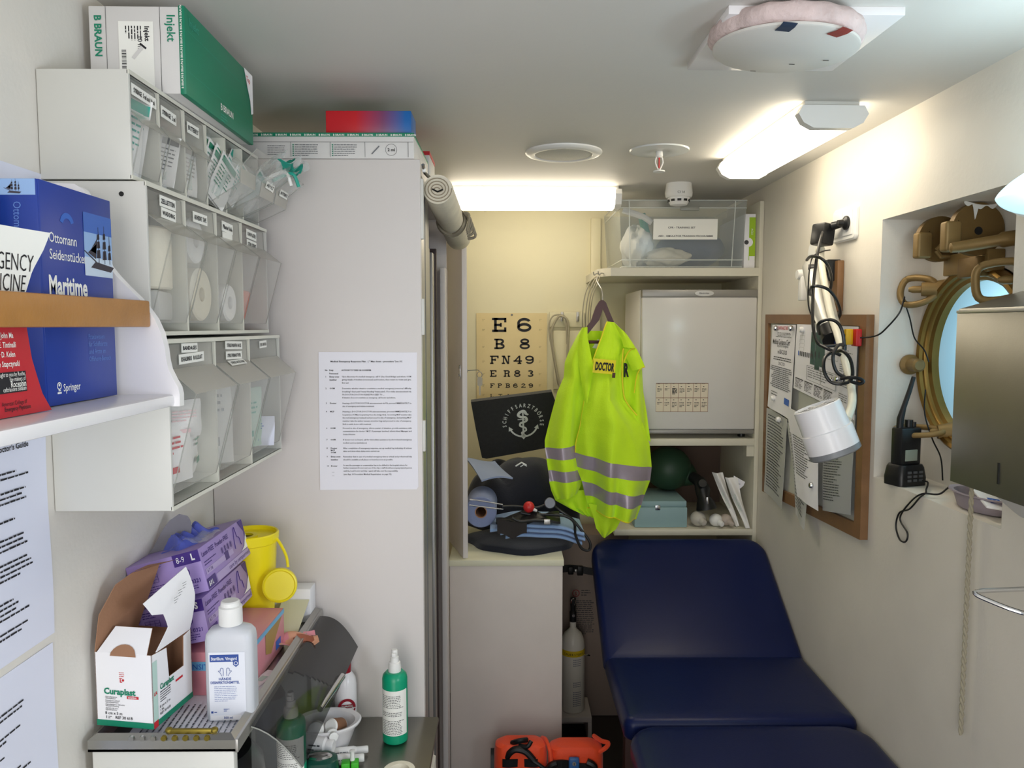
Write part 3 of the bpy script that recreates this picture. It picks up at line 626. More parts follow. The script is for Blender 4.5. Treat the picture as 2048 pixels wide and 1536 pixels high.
# ---------------------------------------------------------------- steel worktop and the small tray cabinet on it
WT = .79
t = thing('work_counter', 'low counter with a dull steel top standing before the tall cabinet', 'counter', (-.4, 1.2, 0))
b = MB(); b.box(XL+.001, -.154, .6, WY-.002, WT-.012, WT, 0, .003); b.build('steel_top', 'steel_brushed', t)
b = MB(); b.box(XL+.002, -.165, .6, WY-.004, 0, WT-.012, 0, .002); b.build('cupboard_body', 'cabinet_white', t)
b = MB(); b.box(-.166, -.150, .6, 1.58, WT-.075, WT-.022, 0, .003); b.build('edge_rail', 'cabinet_white', t)
TY0, TY1, TX0, TX1 = 1.14, 1.69, -.642, -.416
t = thing('tray_cabinet', 'small white cabinet with a steel tray top and smoked acrylic flap on the counter', 'cabinet', (-.53, 1.4, WT))
b = MB(); b.box(TX0+.004, TX1-.004, TY0+.004, TY0+.02, WT, 1.030, 0, .002); b.box(TX0, TX0+.012, TY0+.02, TY1, WT, 1.030); b.box(TX0, TX1-.02, TY1-.014, TY1, WT, 1.03); b.box(TX1-.018, TX1-.004, TY1-.03, TY1, WT, 1.03)
b.build('body', 'unit_white', t)
b = MB(); b.box(TX0, TX1, TY0, TY1, 1.028, 1.032)
for x0, x1, y0, y1, dx, dy in ((TX0, TX1, TY0, TY0, 0, 1), (TX0, TX1, TY1, TY1, 0, -1), (TX0, TX0, TY0, TY1, 1, 0), (TX1, TX1, TY0, TY1, -1, 0)):
    lip = .012
    for (o, z0), (o2, z1) in (((0, 1.028), (0, 1.046)), ((0, 1.046), (.010, 1.053)), ((.010, 1.053), (.0135, 1.032))):
        b.poly([(x0+dx*o+(o*abs(dy) if abs(dy) else 0), y0+dy*o+(o if dx else 0), z0), (x1+dx*o-(o*abs(dy)), y1+dy*o-(o if dx else 0), z0), (x1+dx*o2-(o2*abs(dy)), y1+dy*o2-(o2 if dx else 0), z1), (x0+dx*o2+(o2*abs(dy)), y0+dy*o2+(o2 if dx else 0), z1)])
b.box(TX1-.001, TX1+.004, TY0, TY1, 1.026, 1.047, 1, .001)
b.build('steel_tray', ['steel', 'alu'], t)
b = MB()                                                          # row of notches bent out of the front lip
for k in range(8):
    x = -.575+.0165*k; b.cyl((x, TY0-.0012, 1.049), (x, TY0+.003, 1.0495), .0042, m=0 if k < 3 else 1, seg=12)
b.build('notches', ['steel', mat('old_brass', '8a7a35', .45, .8).name], t)
b = MB()
for x in (-.522, -.452): b.ball((x, TY0+.012, 1.056), .006, 0, sz=.8, seg=12, nr=8)
b.box(-.522, -.452, TY0+.008, TY0+.014, 1.050, 1.059, 0, .002); b.build('brass_bracket', 'old_brass', t)
def flapP(u, v):
    y = 1.195+.46*u; x = TX1+.006+.080*v; return (x, y, 1.038-.032*v-.037*v*v+(.003+.009*u)*math.sin(3.1*v)+.002*u)
b = MB(); b.grid(flapP, 60, 40, 0, .003, lambda u, v: 1 if u > .42 and v > .04 and (u-.42)*1.25 > .18*v*v else 0)
b.build('acrylic_flap', [mat('smoked', '1d1f22', .08, alpha=.52, spec=.6).name, mat('smoked_dark', '0e0f11', .12, alpha=.93, spec=.6).name], t)
b = MB(); b.poly([flapP(0, 0), flapP(0, .33), flapP(0, .66), flapP(0, 1), (TX1+.08, 1.195, .94), (TX1+.075, 1.195, .86), (TX1+.004, 1.195, .86)], 0); b.tube([flapP(0, v/6) for v in range(7)]+[(TX1+.08, 1.195, .94), (TX1+.075, 1.195, .86)], .0013, 1, 6)
b.build('acrylic_end', ['clear', 'clear_edge'], t)
b = MB(); b.cyl((-.328, 1.49, .982), (-.340, 1.36, .982), .007, .0055, 0, 16); b.ball((-.328, 1.49, .982), .007, 0); b.build('flap_handle', 'chrome', t)
# ---------------------------------------------------------------- on the tray
b = MB(); b.T = RZ((-.52, 1.26, 1.0345), 4); b.grid(lambda u, v: (-.085+.175*u, -.10+.2*v, .002*math.sin(4*u)*math.sin(5*v)), 10, 10, 0, .0006)
F = RZ((0, 0, .0032), 0)
for k in range(16): b.lines(F @ Matrix.Rotation(math.pi/2, 4, 'Z'), -.09, .09, -.078+.0095*k-.0, 1, .01, .003, 1, 1, k)
tag(b.build('printed_leaflet', ['paper', 'alu_dark']), 'printed sheet lying flat in the steel tray under the bottle', 'paper')
# open plaster box
t = thing('plaster_roll_box', 'opened white and green plaster box with brown inside on the tray corner', 'box', (-.6, 1.21, 1.054))
T = Matrix.Translation((-.548, 1.158, 1.054)) @ Matrix.Rotation(math.radians(-9), 4, 'Z')
w, d, h, th = .097, .108, .118, .0014
b = MB(); b.T = T
def panel(P, n):                                                  # card sheet, white outside and brown inside
    n = Vector(n)*th; A = [b.v(p) for p in P]; B = [b.v(Vector(p)+n) for p in P]; k = len(P)
    b.f(A, 0); b.f(B[::-1], 1)
    for i in range(k): b.f([A[i], B[i], B[(i+1) % k], A[(i+1) % k]], 1)
panel([(-w, 0, 0), (0, 0, 0), (0, 0, h), (-w, 0, h)], (0, 1, 0))
for q in (((0, 0), (d, 0), (d, h*.55), (0, h*.55)), ((0, h*.55), (d*.40, h*.55), (d*.36, h*.97), (0, h)), ((d*.78, h*.55), (d, h*.55), (d, h), (d*.80, h*.97))): panel([(0, y, z) for y, z in q], (-1, 0, 0))
panel([(0, d, 0), (-w, d, 0), (-w, d, h), (0, d, h)], (0, -1, 0)); panel([(-w, d, 0), (-w, 0, 0), (-w, 0, h), (-w, d, h)], (1, 0, 0)); panel([(-w, 0, 0), (-w, d, 0), (0, d, 0), (0, 0, 0)], (0, 0, 1))
b.build('carton_body', ['carton_white', 'carton_brown'], t)
b = MB(); b.T = T; cu = [(-.054+.022*math.cos(a*math.pi/10)+.006, -.0004+.0012, h-.004+.0165*math.sin(a*math.pi/10)) for a in range(11)]
panel([(-w+.004, 0, h), (-.008, 0, h), (-.012, .022, h+.034), (-w+.022, .022, h+.034)], (0, 1, 0))
b.poly([(x, -.0012+.62*(z-h)*(z > h), z) for x, y, z in cu], 1); b.build('front_flap', ['carton_white', 'carton_brown'], t)
b = MB(); b.T = T
LF = [(0, .012, 0), (.3, .040, .030), (.55, .030, .055), (.7, .006, .062), (1, .0, .082)]; RF = [(0, .106, 0), (.5, .108, .06), (1, .098, .110)]
lf = lambda T_, v, i: interp([(r[0], r[i]) for r in T_], v)
b.grid(lambda u, v: (.010*math.sin(3*v)-.012*v*(1-u), lf(LF, v, 1)*(1-u)+lf(RF, v, 1)*u, h+lf(LF, v, 2)*(1-u)+lf(RF, v, 2)*u), 8, 20, 0, .0014)
for k in range(3): b.lines(frame((.0125, .045+.012*k, h+.075+.008*k), (0, 1, 0), (0, 0, 1)), 0, .014, 0, 3, .004, .001, 1)
b.build('side_flap', ['carton_white', 'alu_dark'], t)
b = MB(); b.T = T
panel([(-w, d, h), (-w, 0, h), (-w+.002, .01, h+.055), (-w+.018, .03, h+.098), (-w+.034, .05, h+.112), (-w+.05, d*.9, h+.112), (-w+.012, d, h+.06)], (1, 0, -.1))
b.poly([(-w+.034, .05, h+.113), (-w+.05, d*.9, h+.113), (-w+.085, d*.9, h+.122), (-w+.062, .05, h+.126)], 0)
b.build('back_flap', ['carton_brown', 'carton_brown'], t).data.materials.append(MATS['carton_white'])
b = MB(); b.T = T; F = frame((-w, -.0006, 0), (1, 0, 0), (0, 0, 1)); FR = frame((.0006, 0, 0), (0, 1, 0), (0, 0, 1))
b.rect(F, 0, w, 0, .0095, 0); b.rect(FR, 0, d, 0, .0095, 0); b.rect(FR, 0, .012, .0096, h*.9, 3); b.rect(FR, 0, .011, 0, .011, 1, .0003)
tx = lambda s, x, z, sz, m, bo=0, FF=F, sx=1: b.text(s, FF @ Matrix.Translation((x, z, .0002)), sz, m, bo, 'L', sx)
tx('Curaplast', .014, .052, .0138, 0, .035); b.rect(F, .053, .073, .046, .0505, 1); tx('sensitive', .055, .0472, .0042, 4, .02)
for k, s in enumerate(('Hypoallergenes', 'Wundpflaster', 'Pansement adhésif', 'hypoallergénique', 'Hypoallergenic Adhesive', 'Wound Dressing', 'Apósito de cura', 'hipoalergénico')): tx(s, .016, .0465-.0026*k-.0009*(k//2), .0033, 2)
tx('8 cm x 5 m', .015, .0190, .0064, 2, .01); tx('1', .0155, .0125, .0064, 2, .02); tx('REF 30 618', .032, .0125, .0064, 2, .01)
b.lines(F, .02, .027, .0150, 2, .0025, .0012, 2)
tx('L', .042, .072, .0078, 1, .05); b.disc(F @ Matrix.Translation((.0475, .0755, 0)), .002, 1, 12); b.lines(F, .041, .051, .087, 4, .003, .0012, 1)
tx('Curaplast', .018, .055, .0125, 0, .035, FR, .75); tx('8 cm x 5 m', .016, .026, .006, 2, .01, FR); tx('1 Stk.', .016, .0205, .005, 2, .01, FR); tx('REF 30 618', .016, .0145, .006, 2, .01, FR)
b.lines(FR, .018, .06, .05, 5, .0038, .0015, 2, .7); tx('LR', .002, .052, .0075, 1, .04, FR); b.rect(FR, .06, .08, .048, .0515, 1)
b.build('printing', ['green_ink', 'red', 'ink', mat('mint', 'b9d6cd', .5).name, 'carton_white'], t)
# glove boxes
mat('lilac', '9c86c4', .4); mat('lilac_pale', 'b3a2d3', .4); mat('violet', '3c1f7d', .4); mat('nitrile', '5a67c8', .45, bump=.3, bscale=60); mat('pink_box', 'd98f9b', .35); mat('sky_label', '6fb4dd', .4); mat('amber', 'e0a43c', .4)
def glove_box(label, M, size, rng, opened):
    t = thing('glove_box', label, 'box', M @ Vector((.06, .12, 0)), 'purple glove boxes')
    w, L, h = .128, .235, .075; b = MB(); b.T = M; b.box(0, w, 0, L, 0, h, 0, .0015); b.build('box', 'lilac', t)
    b = MB(); b.T = M; F = frame((0, -.0006, 0), (1, 0, 0), (0, 0, 1)); FR = frame((w+.0006, 0, 0), (0, 1, 0), (0, 0, 1))
    b.rect(F, .082, w, .054, h, 0); b.text(rng, F @ Matrix.Translation((.087, .0595, .0003)), .015, 2, -.005, sx=.75); b.text(size, F @ Matrix.Translation((.113, .0595, .0003)), .016, 2, .04, sx=.8)
    b.disc(F @ Matrix.Translation((.096, .040, 0)), .0088, 0, 28, .0076); b.text('S', F @ Matrix.Translation((.096, .0345, .0002)), .0155, 0, .02, 'C', .8)
    b.text('CE 0321', F @ Matrix.Translation((.089, .0195, 0)), .0098, 0, .015, sx=.92); b.lines(F, .089, .122, .014, 3, .004, .0014, 0, .8)
    b.lines(F, .022, .075, .066, 3, .0042, .0016, 0, .8, 2); b.lines(F, .02, .07, .03, 5, .0042, .0014, 0, .9, 6); b.lines(F, .01, .06, .009, 2, .0042, .0018, 0, .8, 9)
    for k in range(4): b.rect(F, .024, .05, .052-.005*k, .0525-.005*k, 0); b.rect(F, .024+.0085*k, .0246+.0085*k, .037, .0525, 0)
    b.disc(F @ Matrix.Translation((.0105, .058, 0)), .0072, 0, 20, .0064)
    for a in (90, 210, 330): b.disc(F @ Matrix.Translation((.0105+.0026*math.cos(math.radians(a)), .058+.0026*math.sin(math.radians(a)), 0)), .0022, 0, 10)
    b.text('Latex-FREE  Powder-FREE', FR @ Matrix.Translation((.008, .058, 0)), .0125, 0, .01, fit=.135); b.lines(FR, .01, .085, .047, 2, .005, .002, 0, .8, 4)
    for k in range(4): b.disc(FR @ Matrix.Translation((.10+.016*k, .045, 0)), .006, 0, 12, .0052); b.rect(FR, .098+.016*k, .102+.016*k, .041, .049, 0)
    b.rect(FR, .008, .15, .026, .036, 1); b.rect(FR, .105, .125, .024, .039, 0, .0002); b.text('6 7  7 8', FR @ Matrix.Translation((.014, .0285, .0003)), .008, 0, .01)
    b.rect(FR, .001, .042, .002, .020, 0); b.text(rng+' '+size, FR @ Matrix.Translation((.006, .006, .0003)), .012, 2, .03, sx=.8); b.rect(FR, .046, .234, .002, .016, 1)
    b.text('care by sempermed', FR @ Matrix.Translation((.11, .005, .0003)), .012, 0, 0, fit=.12)
    b.poly([FR @ Vector(p) for p in ((.208, .074, 0), (.234, .074, 0), (.234, .02, 0), (.226, .03, 0), (.23, .05, 0), (.218, .062, 0))], 0)
    b.poly([FR @ Vector(p) for p in ((.192, .018, .0002), (.234, .018, .0002), (.234, .045, .0002), (.212, .024, .0002))], 2)
    b.tube([FR @ Vector(p) for p in ((.165, .03, 0), (.17, .05, 0), (.178, .066, 0), (.184, .068, 0), (.187, .05, 0), (.196, .046, 0), (.2, .03, 0))], .0006, 0, 4, 4)
    b.build('printing', ['violet', 'lilac_pale', 'carton_white'], t)
    if opened:
        b = MB(); b.T = M; b.grid(lambda u, v: (.036+.066*(u-.5)*math.sqrt(max(.0, 1-max(0, (v-.35)/.65)**2.2))+.024*v, .085+.04*v, h+.001+.054*v-.010*math.sin(3*v)), 12, 12, 0, .0015); b.build('torn_lid', mat('card_grey', '8b8994', .7).name, t)
        b = MB(); b.T = M
        for k in range(4): b.grid(lambda u, v: (.035+.065*u+.006*math.sin(6*v+k), .045+.03*k+.05*v+.008*math.sin(7*u), h-.006+.030*math.sin(math.pi*u)*math.sin(math.pi*v)+.006*math.sin(11*u+9*v+k)), 12, 10, 0, .0006)
        b.build('gloves', 'nitrile', t)
        b = MB(); b.T = M; b.grid(lambda u, v: (.062+.06*u, .035+.10*v, h+.001+.014*math.sin(math.pi*u)*(1-v*.5)+.003*math.sin(14*u+8*v)), 12, 12, 0); b.build('torn_film', 'film', t)
glove_box('upper purple glove box, torn open with blue gloves showing', Matrix.Translation((-.637, 1.30, 1.1915)) @ EU((0, 0, 0), -1.5, -14.5, 2.0), 'L', '8-9', True)
glove_box('lower purple glove box under the torn open purple one', Matrix.Translation((-.638, 1.297, 1.1135)) @ EU((0, 0, 0), -1.5, -10.5, 1.5), 'S', '6-7', False)
t = thing('pink_glove_box', 'pink glove box under the purple boxes behind the disinfectant bottle', 'box', (-.52, 1.42, 1.0335))
M = Matrix.Translation((-.582, 1.31, 1.0335)) @ Matrix.Rotation(math.radians(-1), 4, 'Z'); w, L, h = .128, .215, .078
b = MB(); b.T = M; b.box(0, w, 0, L, 0, h, 0, .0015); b.build('box', 'pink_box', t)
b = MB(); b.T = M; F = frame((0, -.0006, 0), (1, 0, 0), (0, 0, 1)); FR = frame((w+.0006, 0, 0), (0, 1, 0), (0, 0, 1))
b.rect(F, .004, w-.001, .045, .061, 0); b.text('SENSITIVE', F @ Matrix.Translation((.020, .0475, .0003)), .0135, 3, .012); b.disc(F @ Matrix.Translation((.008, .027, 0)), .0135, 1, 28); b.text('M', F @ Matrix.Translation((.008, .021, .0003)), .016, 2, .03, 'C')
b.text('100 X', F @ Matrix.Translation((.001, .008, 0)), .007, 2, 0); b.rect(FR, .0, L, .068, .0775, 0); b.poly([FR @ Vector(p) for p in ((.1, .068, 0), (.2, .068, 0), (.13, .02, 0), (.10, .03, 0))], 4); b.rect(FR, .16, .19, .012, .03, 3)
b.build('printing', ['sky_label', 'amber', 'carton_white', 'mid_blue', mat('tan', 'a98a52', .5).name], t)
# disinfectant bottle
t = thing('disinfectant_bottle', 'translucent white disinfectant bottle with blue printed label on the tray', 'bottle', (-.4535, 1.238, 1.034))
b = MB(); T = Matrix.Translation((-.4535, 1.238, 1.0348)) @ Matrix.Rotation(math.radians(3), 4, 'Z'); b.T = T
def rr(w, d, r, n=6):
    P = []
    for cx, cy, a0 in ((w/2-r, d/2-r, 0), (-w/2+r, d/2-r, 90), (-w/2+r, -d/2+r, 180), (w/2-r, -d/2+r, 270)):
        P += [(cx+r*math.cos(math.radians(a0+90*k/n)), cy+r*math.sin(math.radians(a0+90*k/n))) for k in range(n+1)]
    return P
def loftp(b, rows, m=0):                                          # stack of outlines (points, z)
    R_ = [[b.v((x, y, z)) for x, y in P] for P, z in rows]; n = len(R_[0])
    for A, B in zip(R_, R_[1:]):
        for k in range(n): b.f([A[k], A[(k+1) % n], B[(k+1) % n], B[k]], m)
    b.f(R_[0][::-1], m); b.f(R_[-1], m)
loftp(b, [(rr(.072, .040, .012), 0), (rr(.077, .045, .013), .003), (rr(.0775, .0455, .013), .05), (rr(.0775, .0455, .013), .132), (rr(.075, .044, .014), .143), (rr(.066, .040, .016), .150), (rr(.045, .034, .0165), .154), (rr(.030, .030, .0149), .156), (rr(.030, .030, .0149), .160)])
b.build('bottle_body', mat('hdpe', 'dfe3ea', .3, trans=.15, alpha=.93).name, t)
b = MB(); b.T = T; b.lathe([(0, .157), (.0185, .157), (.019, .160), (.0185, .186), (.0155, .188), (.015, .194), (.013, .196), (0, .196)], None, 0, 36); b.build('cap', 'white_plastic', t)
b = MB(); b.T = T; F = frame((-.03, -.0235, 0), (1, 0, 0), (0, 0, 1)); b.rect(F, 0, .058, .004, .118, 0)
F = F @ Matrix.Translation((0, 0, .0003)); b.rect(F, .002, .048, .102, .114, 1); b.text('Sterillium. Virugard', F @ Matrix.Translation((.004, .105, .0003)), .0075, 0, .02, fit=.041)
b.poly([F @ Vector((x, y, .0002)) for x, y in ((.039, .105), (.048, .105), (.048, .097), (.0435, .093), (.039, .097))], 1); b.disc(F @ Matrix.Translation((.0435, .0995, .0004)), .0032, 0, 14, .0022)
for sgn, cx in ((-1, .0205), (1, .031)):                           # two raised hands
    pts = [(0, 0), (-.002, .005), (-.0055, .008), (-.0045, .0092), (-.0022, .0078), (-.0018, .0125), (-.0008, .0128), (.0002, .0135), (.0012, .0128), (.0022, .0128), (.0028, .006), (.0022, 0)]
    b.tube([F @ Vector((cx+sgn*-x*1.0, .0785+y, .0003)) for x, y in pts], .00035, 1, 4)
b.text('HÄNDE', F @ Matrix.Translation((.0255, .0715, 0)), .0058, 1, .03, 'C'); b.text('DESINFEKTIONSMITTEL', F @ Matrix.Translation((.0255, .0655, 0)), .0058, 1, .03, 'C', fit=.046)
b.lines(F, .008, .045, .060, 9, .003, .0012, 2, 1, 3); b.lines(F, .022, .032, .022, 2, .003, .0014, 1); b.rect(F, .001, .05, .0045, .0125, 3, .0001); b.text('500 ml', F @ Matrix.Translation((.022, .0065, .0003)), .0052, 1, .02)
b.rect(F, .002, .0055, .016, .0195, 1); b.lines(F, .007, .016, .017, 1, .003, .0016, 1); b.lines(F, .002, .013, .0072, 1, .003, .0014, 1); b.lines(F, .036, .048, .0072, 1, .003, .0012, 2)
b.build('label_print', [mat('bottle_label', 'e2e5ee', .35).name, mat('label_blue', '2d4b96', .4).name, mat('label_grey_blue', '8d98bd', .5).name, 'carton_white'], t)
# sharps bin
mat('sharps_yellow', 'f2e01c', .35)
t = thing('sharps_bin', 'yellow sharps bucket with its round lid hanging from a strap', 'bin', (-.535, 1.585, 1.0335))
b = MB(); M = Matrix.Translation((-.535, 1.588, 1.0335))
b.lathe([(0, 0), (.040, 0), (.042, .003), (.052, .195), (.056, .197), (.057, .214), (.055, .217), (.052, .216), (.052, .208), (.0, .205)], M, 0, 40)
b.build('bucket', 'sharps_yellow', t)
b = MB(); b.lathe([(.018, .2055), (.0185, .211), (.027, .211), (.0275, .2055)], M @ Matrix.Translation((-.012, -.005, 0)), 0, 28); b.lathe([(0, .2062), (.018, .2062)], M @ Matrix.Translation((-.012, -.005, 0)), 1, 28); b.build('drop_opening', ['sharps_yellow', mat('dark_yellow', '6d6410', .5).name], t)
b = MB(); C0 = Vector((-.464, 1.545, 1.150)); FL = frame(C0, (1, .25, 0), (0, .15, 1))
b.lathe([(0, .004), (.029, .004), (.031, .006), (.034, .005), (.035, .001), (.035, -.007), (.033, -.009), (0, -.009)], FL, 0, 40); b.build('hanging_lid', 'sharps_yellow', t)
b = MB(); b.tube([(-.481, 1.585, 1.238), (-.468, 1.575, 1.225), (-.455, 1.565, 1.205), (-.449, 1.555, 1.185)], .003, 0, 8, 6); b.build('lid_strap', 'sharps_yellow', t)
# white box, card, packet, scraps at the back of the tray
t = thing('white_box', 'open white cardboard box at the far end of the steel tray', 'box', (-.475, 1.65, 1.0335))
b = MB(); b.box(-.512, -.427, 1.642, 1.686, 1.0335, 1.108, 0, .001); b.build('box', 'carton_white', t)
b = MB(); b.grid(lambda u, v: (-.487+.058*u-.004*v, 1.6405-.095*v, 1.085-.046*v), 4, 6, 0, .001); b.build('lid_flap', mat('cream_card', 'd5d3b8', .6).name, t)
b = MB(); b.T = EU((-.445, 1.52, 1.036), 0, -4, 24); b.grid(lambda u, v: (-.05+.11*u, -.03+.05*v, .006+.012*math.sin(6*u+2*v)*math.sin(5*v+1)+.006*v), 14, 10, 0, .0008, lambda u, v: (0, 1, 2)[int((math.sin(9*u+3*v)+math.sin(8*v-2*u)+2)*.74)])
tag(b.build('foil_packet', ['pink_box', mat('skin_tone', 'd9a184', .5).name, mat('brown_pack', '9b5a44', .5).name]), 'crumpled pink and brown plaster packet near the tray far end', 'packet')
b = MB(); b.T = EU((-.448, 1.355, 1.034), 0, 0, 74); b.box(-.045, .045, -.012, .012, 0, .004, 0, .001); b.rect(frame((0, 0, .0044), (1, 0, 0), (0, 1, 0)), .0, .02, -.006, .006, 1)
tag(b.build('swab_sachet', ['carton_white', 'mint']), 'small white sachet lying at the tray edge by the pink box', 'sachet')
# ---------------------------------------------------------------- on the steel worktop
mat('spray_green', '0d9a72', .3); mat('cap_red', '8f1526', .35)
def spray(name, label, x, y, s, cap=True):
    t = thing(name, label, 'bottle', (x, y, WT)); M = Matrix.Translation((x, y, WT+.0005)) @ Matrix.Scale(s, 4)
    b = MB(); b.lathe([(0, 0), (.024, 0), (.027, .003), (.027, .138), (.025, .146), (.019, .152), (.013, .153), (0, .153)], M, 0, 36); b.build('bottle_body', 'spray_green', t)
    b = MB(); b.lathe([(0, .152), (.0135, .152), (.0138, .163), (.0125, .172), (.0095, .174), (.009, .184), (.0068, .185), (.0068, .198), (.0055, .2), (0, .2)], M, 0, 28); b.box(x-.0045*s, x+.0045*s, y-.011*s, y, WT+.188*s, WT+.196*s, 0, .001); b.build('spray_head', 'white_plastic', t)
    b = MB(); A = [math.radians(200+14*k) for k in range(11)]; r = .0273*s
    for i in range(10): b.poly([(x+r*math.cos(A[i]), y+r*math.sin(A[i]), WT+.022*s), (x+r*math.cos(A[i+1]), y+r*math.sin(A[i+1]), WT+.022*s), (x+r*math.cos(A[i+1]), y+r*math.sin(A[i+1]), WT+.12*s), (x+r*math.cos(A[i]), y+r*math.sin(A[i]), WT+.12*s)], 0)
    F = frame((0, 0, 0), (1, 0, 0), (0, 0, 1)); R_ = random.Random(9)
    for k in range(24):
        if k in (8, 9, 13, 14): continue
        z = WT+(.108-.0036*k)*s
        a = -.9; e = .75*R_.uniform(.75, 1)
        while a < e:
            n = a+R_.uniform(.06, .2); q = []
            for aa, zz in ((a, 0), (n, 0), (n, .0012), (a, .0012)): q.append((x+(r+.0003)*math.sin(aa-.05), y-(r+.0003)*math.cos(aa-.05), z+zz))
            b.poly(q, 1); a = n+.05
    b.build('bottle_label', ['label_white', 'dark_grey'], t)
spray('spray_bottle', 'green spray bottle standing free at the worktop right end', -.239, 1.600, 1.0)
spray('spray_bottle', 'green spray bottle seen through the smoked acrylic flap', -.408, 1.41, 1.0)
t = thing('tablet_bottle', 'white bottle with dark red cap standing behind the white bowl', 'bottle', (-.360, 1.672, WT)); M = Matrix.Translation((-.360, 1.672, WT+.0005))
b = MB(); b.lathe([(0, 0), (.022, 0), (.0245, .003), (.0245, .09), (.022, .105), (.015, .116), (.012, .119), (0, .119)], M, 0, 32); b.build('bottle_body', 'white_gloss', t)
b = MB(); b.lathe([(0, .118), (.0125, .118), (.0128, .142), (.0115, .145), (0, .145)], M, 0, 28); b.build('cap', 'cap_red', t)
b = MB(); FB = frame((-.353, 1.672-.0246, WT+.048), (1, .28, 0), (0, 0, 1)); b.disc(FB, .0195, 0, 32, .0135, -5, 185); b.rect(FB, -.012, .012, -.002, .006, 0); b.text('ZAPROX', FB @ Matrix.Translation((0, .0, .0003)), .0058, 1, .03, 'C'); b.disc(FB, .0195, 0, 20, .0165, 190, 350); b.build('bottle_label', ['cap_red', 'label_white'], t)
t = thing('kidney_bowl', 'white oval bowl holding small rolls on the steel worktop', 'bowl', (-.38, 1.572, WT))
b = MB(); M = Matrix.Translation((-.380, 1.572, WT+.0005)) @ Matrix.Rotation(math.radians(10), 4, 'Z')
b.lathe([(0, 0), (.036, 0), (.042, .004), (.056, .045), (.064, .052), (.066, .057), (.063, .059), (.054, .056), (.04, .012), (0, .008)], M, 0, 44, sx=1.1, sy=.85); b.build('bowl', 'white_gloss', t)
b = MB(); F = Matrix.Translation((-.395, 1.545, WT+.053)) @ Euler((1.25, .1, .1)).to_matrix().to_4x4(); b.lathe([(0, -.012), (.0155, -.012), (.0165, -.01), (.0165, .014), (.014, .0155), (.0, .016)], F, 0, 28); tag(b.build('tape_reel', 'gauze_white'), 'round white plaster reel resting in the white bowl', 'tape')
b = MB(); F = Matrix.Translation((-.358, 1.562, WT+.052)) @ Euler((1.15, .25, -.5)).to_matrix().to_4x4(); b.lathe([(0, -.022), (.014, -.022), (.0155, -.018), (.0155, .018), (.013, .021), (0, .022)], F, 0, 28, ms=[1, 1, 0, 1, 1]); tag(b.build('tape_reel', [mat('tape_brown', '8a6247', .7).name, 'white_plastic']), 'brown plaster reel resting in the white bowl', 'tape')
b = MB(); F = Matrix.Translation((-.358, 1.528, WT+.050)) @ Euler((1.35, 0, .4)).to_matrix().to_4x4(); b.lathe([(0, -.02), (.012, -.02), (.013, .002), (.009, .004), (.009, .016), (.0, .018)], F, 0, 24); tag(b.build('drop_vial', 'white_plastic'), 'small white capped vial leaning on the bowl front edge', 'vial')
def tube_pack(label, a, c, r, m, capm, band=None):
    a, c = Vector(a), Vector(c); t = thing('ointment_tube', label, 'tube', a); b = MB(); d = c-a
    b.loft([(a, r*1.05), (a+d*.1, r*1.06), (a+d*.7, r), (a+d*.76, r*.8)], 0, 20); F = frame(a+d*.2+Vector((0, -r*1.02, r*.3)), d, (0, .3, 1)); b.lines(F, 0, d.length*.45, 0, 2, r*.5, r*.2, 1); b.build('tube_body', [m, 'alu_dark'], t)
    b = MB(); b.loft([(a+d*.76, r*.78), (a+d*.97, r*.78), (c, r*.7)], 0, 20)
    if band: b.loft([(a+d*.72, r*1.03), (a+d*.78, r*1.03)], 1, 20)
    b.build('cap', [capm]+([band] if band else []), t)
tube_pack('white ointment tube with white cap lying nearest the bowl', (-.385, 1.522, WT+.012), (-.288, 1.545, WT+.0105), .0095, 'gauze_white', 'white_plastic')
tube_pack('white ointment tube with magenta band lying before the other tube', (-.385, 1.494, WT+.0125), (-.290, 1.512, WT+.0115), .0105, 'white_gloss', 'white_plastic', mat('magenta', 'c23aa0', .4).name)
tube_pack('thick plain white tube lying in front of the bowl', (-.412, 1.515, WT+.041), (-.350, 1.505, WT+.039), .0165, 'white_gloss', 'white_gloss')
t = thing('tape_dispenser', 'dark green plastic dispenser with a clear window on the worktop front', 'dispenser', (-.362, 1.425, WT))
b = MB(); b.T = RZ((-.365, 1.452, WT+.0005), 6); loftp(b, [(rr(.07, .05, .018), 0), (rr(.072, .052, .02), .02), (rr(.066, .047, .02), .044), (rr(.05, .034, .016), .05)]); b.build('dispenser_body', mat('deep_green', '12483c', .35).name, t)
b = MB(); b.T = RZ((-.365, 1.447, WT+.051), 6); b.lathe([(.018, -.003), (.02, .001), (.016, .004), (0, .0045)], None, 0, 28, sx=1.25, sy=.7); b.build('clear_window', 'chrome', t)
t = thing('drip_clip', 'bright green plastic clip with white stem on the worktop front edge', 'clip', (-.303, 1.45, WT)); b = MB(); b.T = RZ((-.310, 1.474, WT+.0005), 8)
b.box(-.018, -.001, -.01, .01, 0, .026, 0, .002); b.box(.001, .016, -.01, .01, 0, .026, 0, .002); b.box(-.016, .014, -.006, .006, 0, .01, 0); b.build('clip_body', mat('bright_green', '3fb52a', .4).name, t)
b = MB(); b.T = RZ((-.307, 1.478, WT+.026), 0); b.lathe([(0, 0), (.005, 0), (.004, .015), (.006, .02), (0, .022)], None, 0, 16); b.build('stem', 'white_plastic', t)
b = MB(); M = Matrix.Translation((-.210, 1.450, WT+.0005)); b.lathe([(.02, .0), (.031, .0), (.0315, .002), (.0315, .020), (.031, .022), (.02, .022), (.02, 0)], M, 0, 36); tag(b.build('tape_roll', 'cotton'), 'cream tape roll at the front edge of the worktop', 'tape')
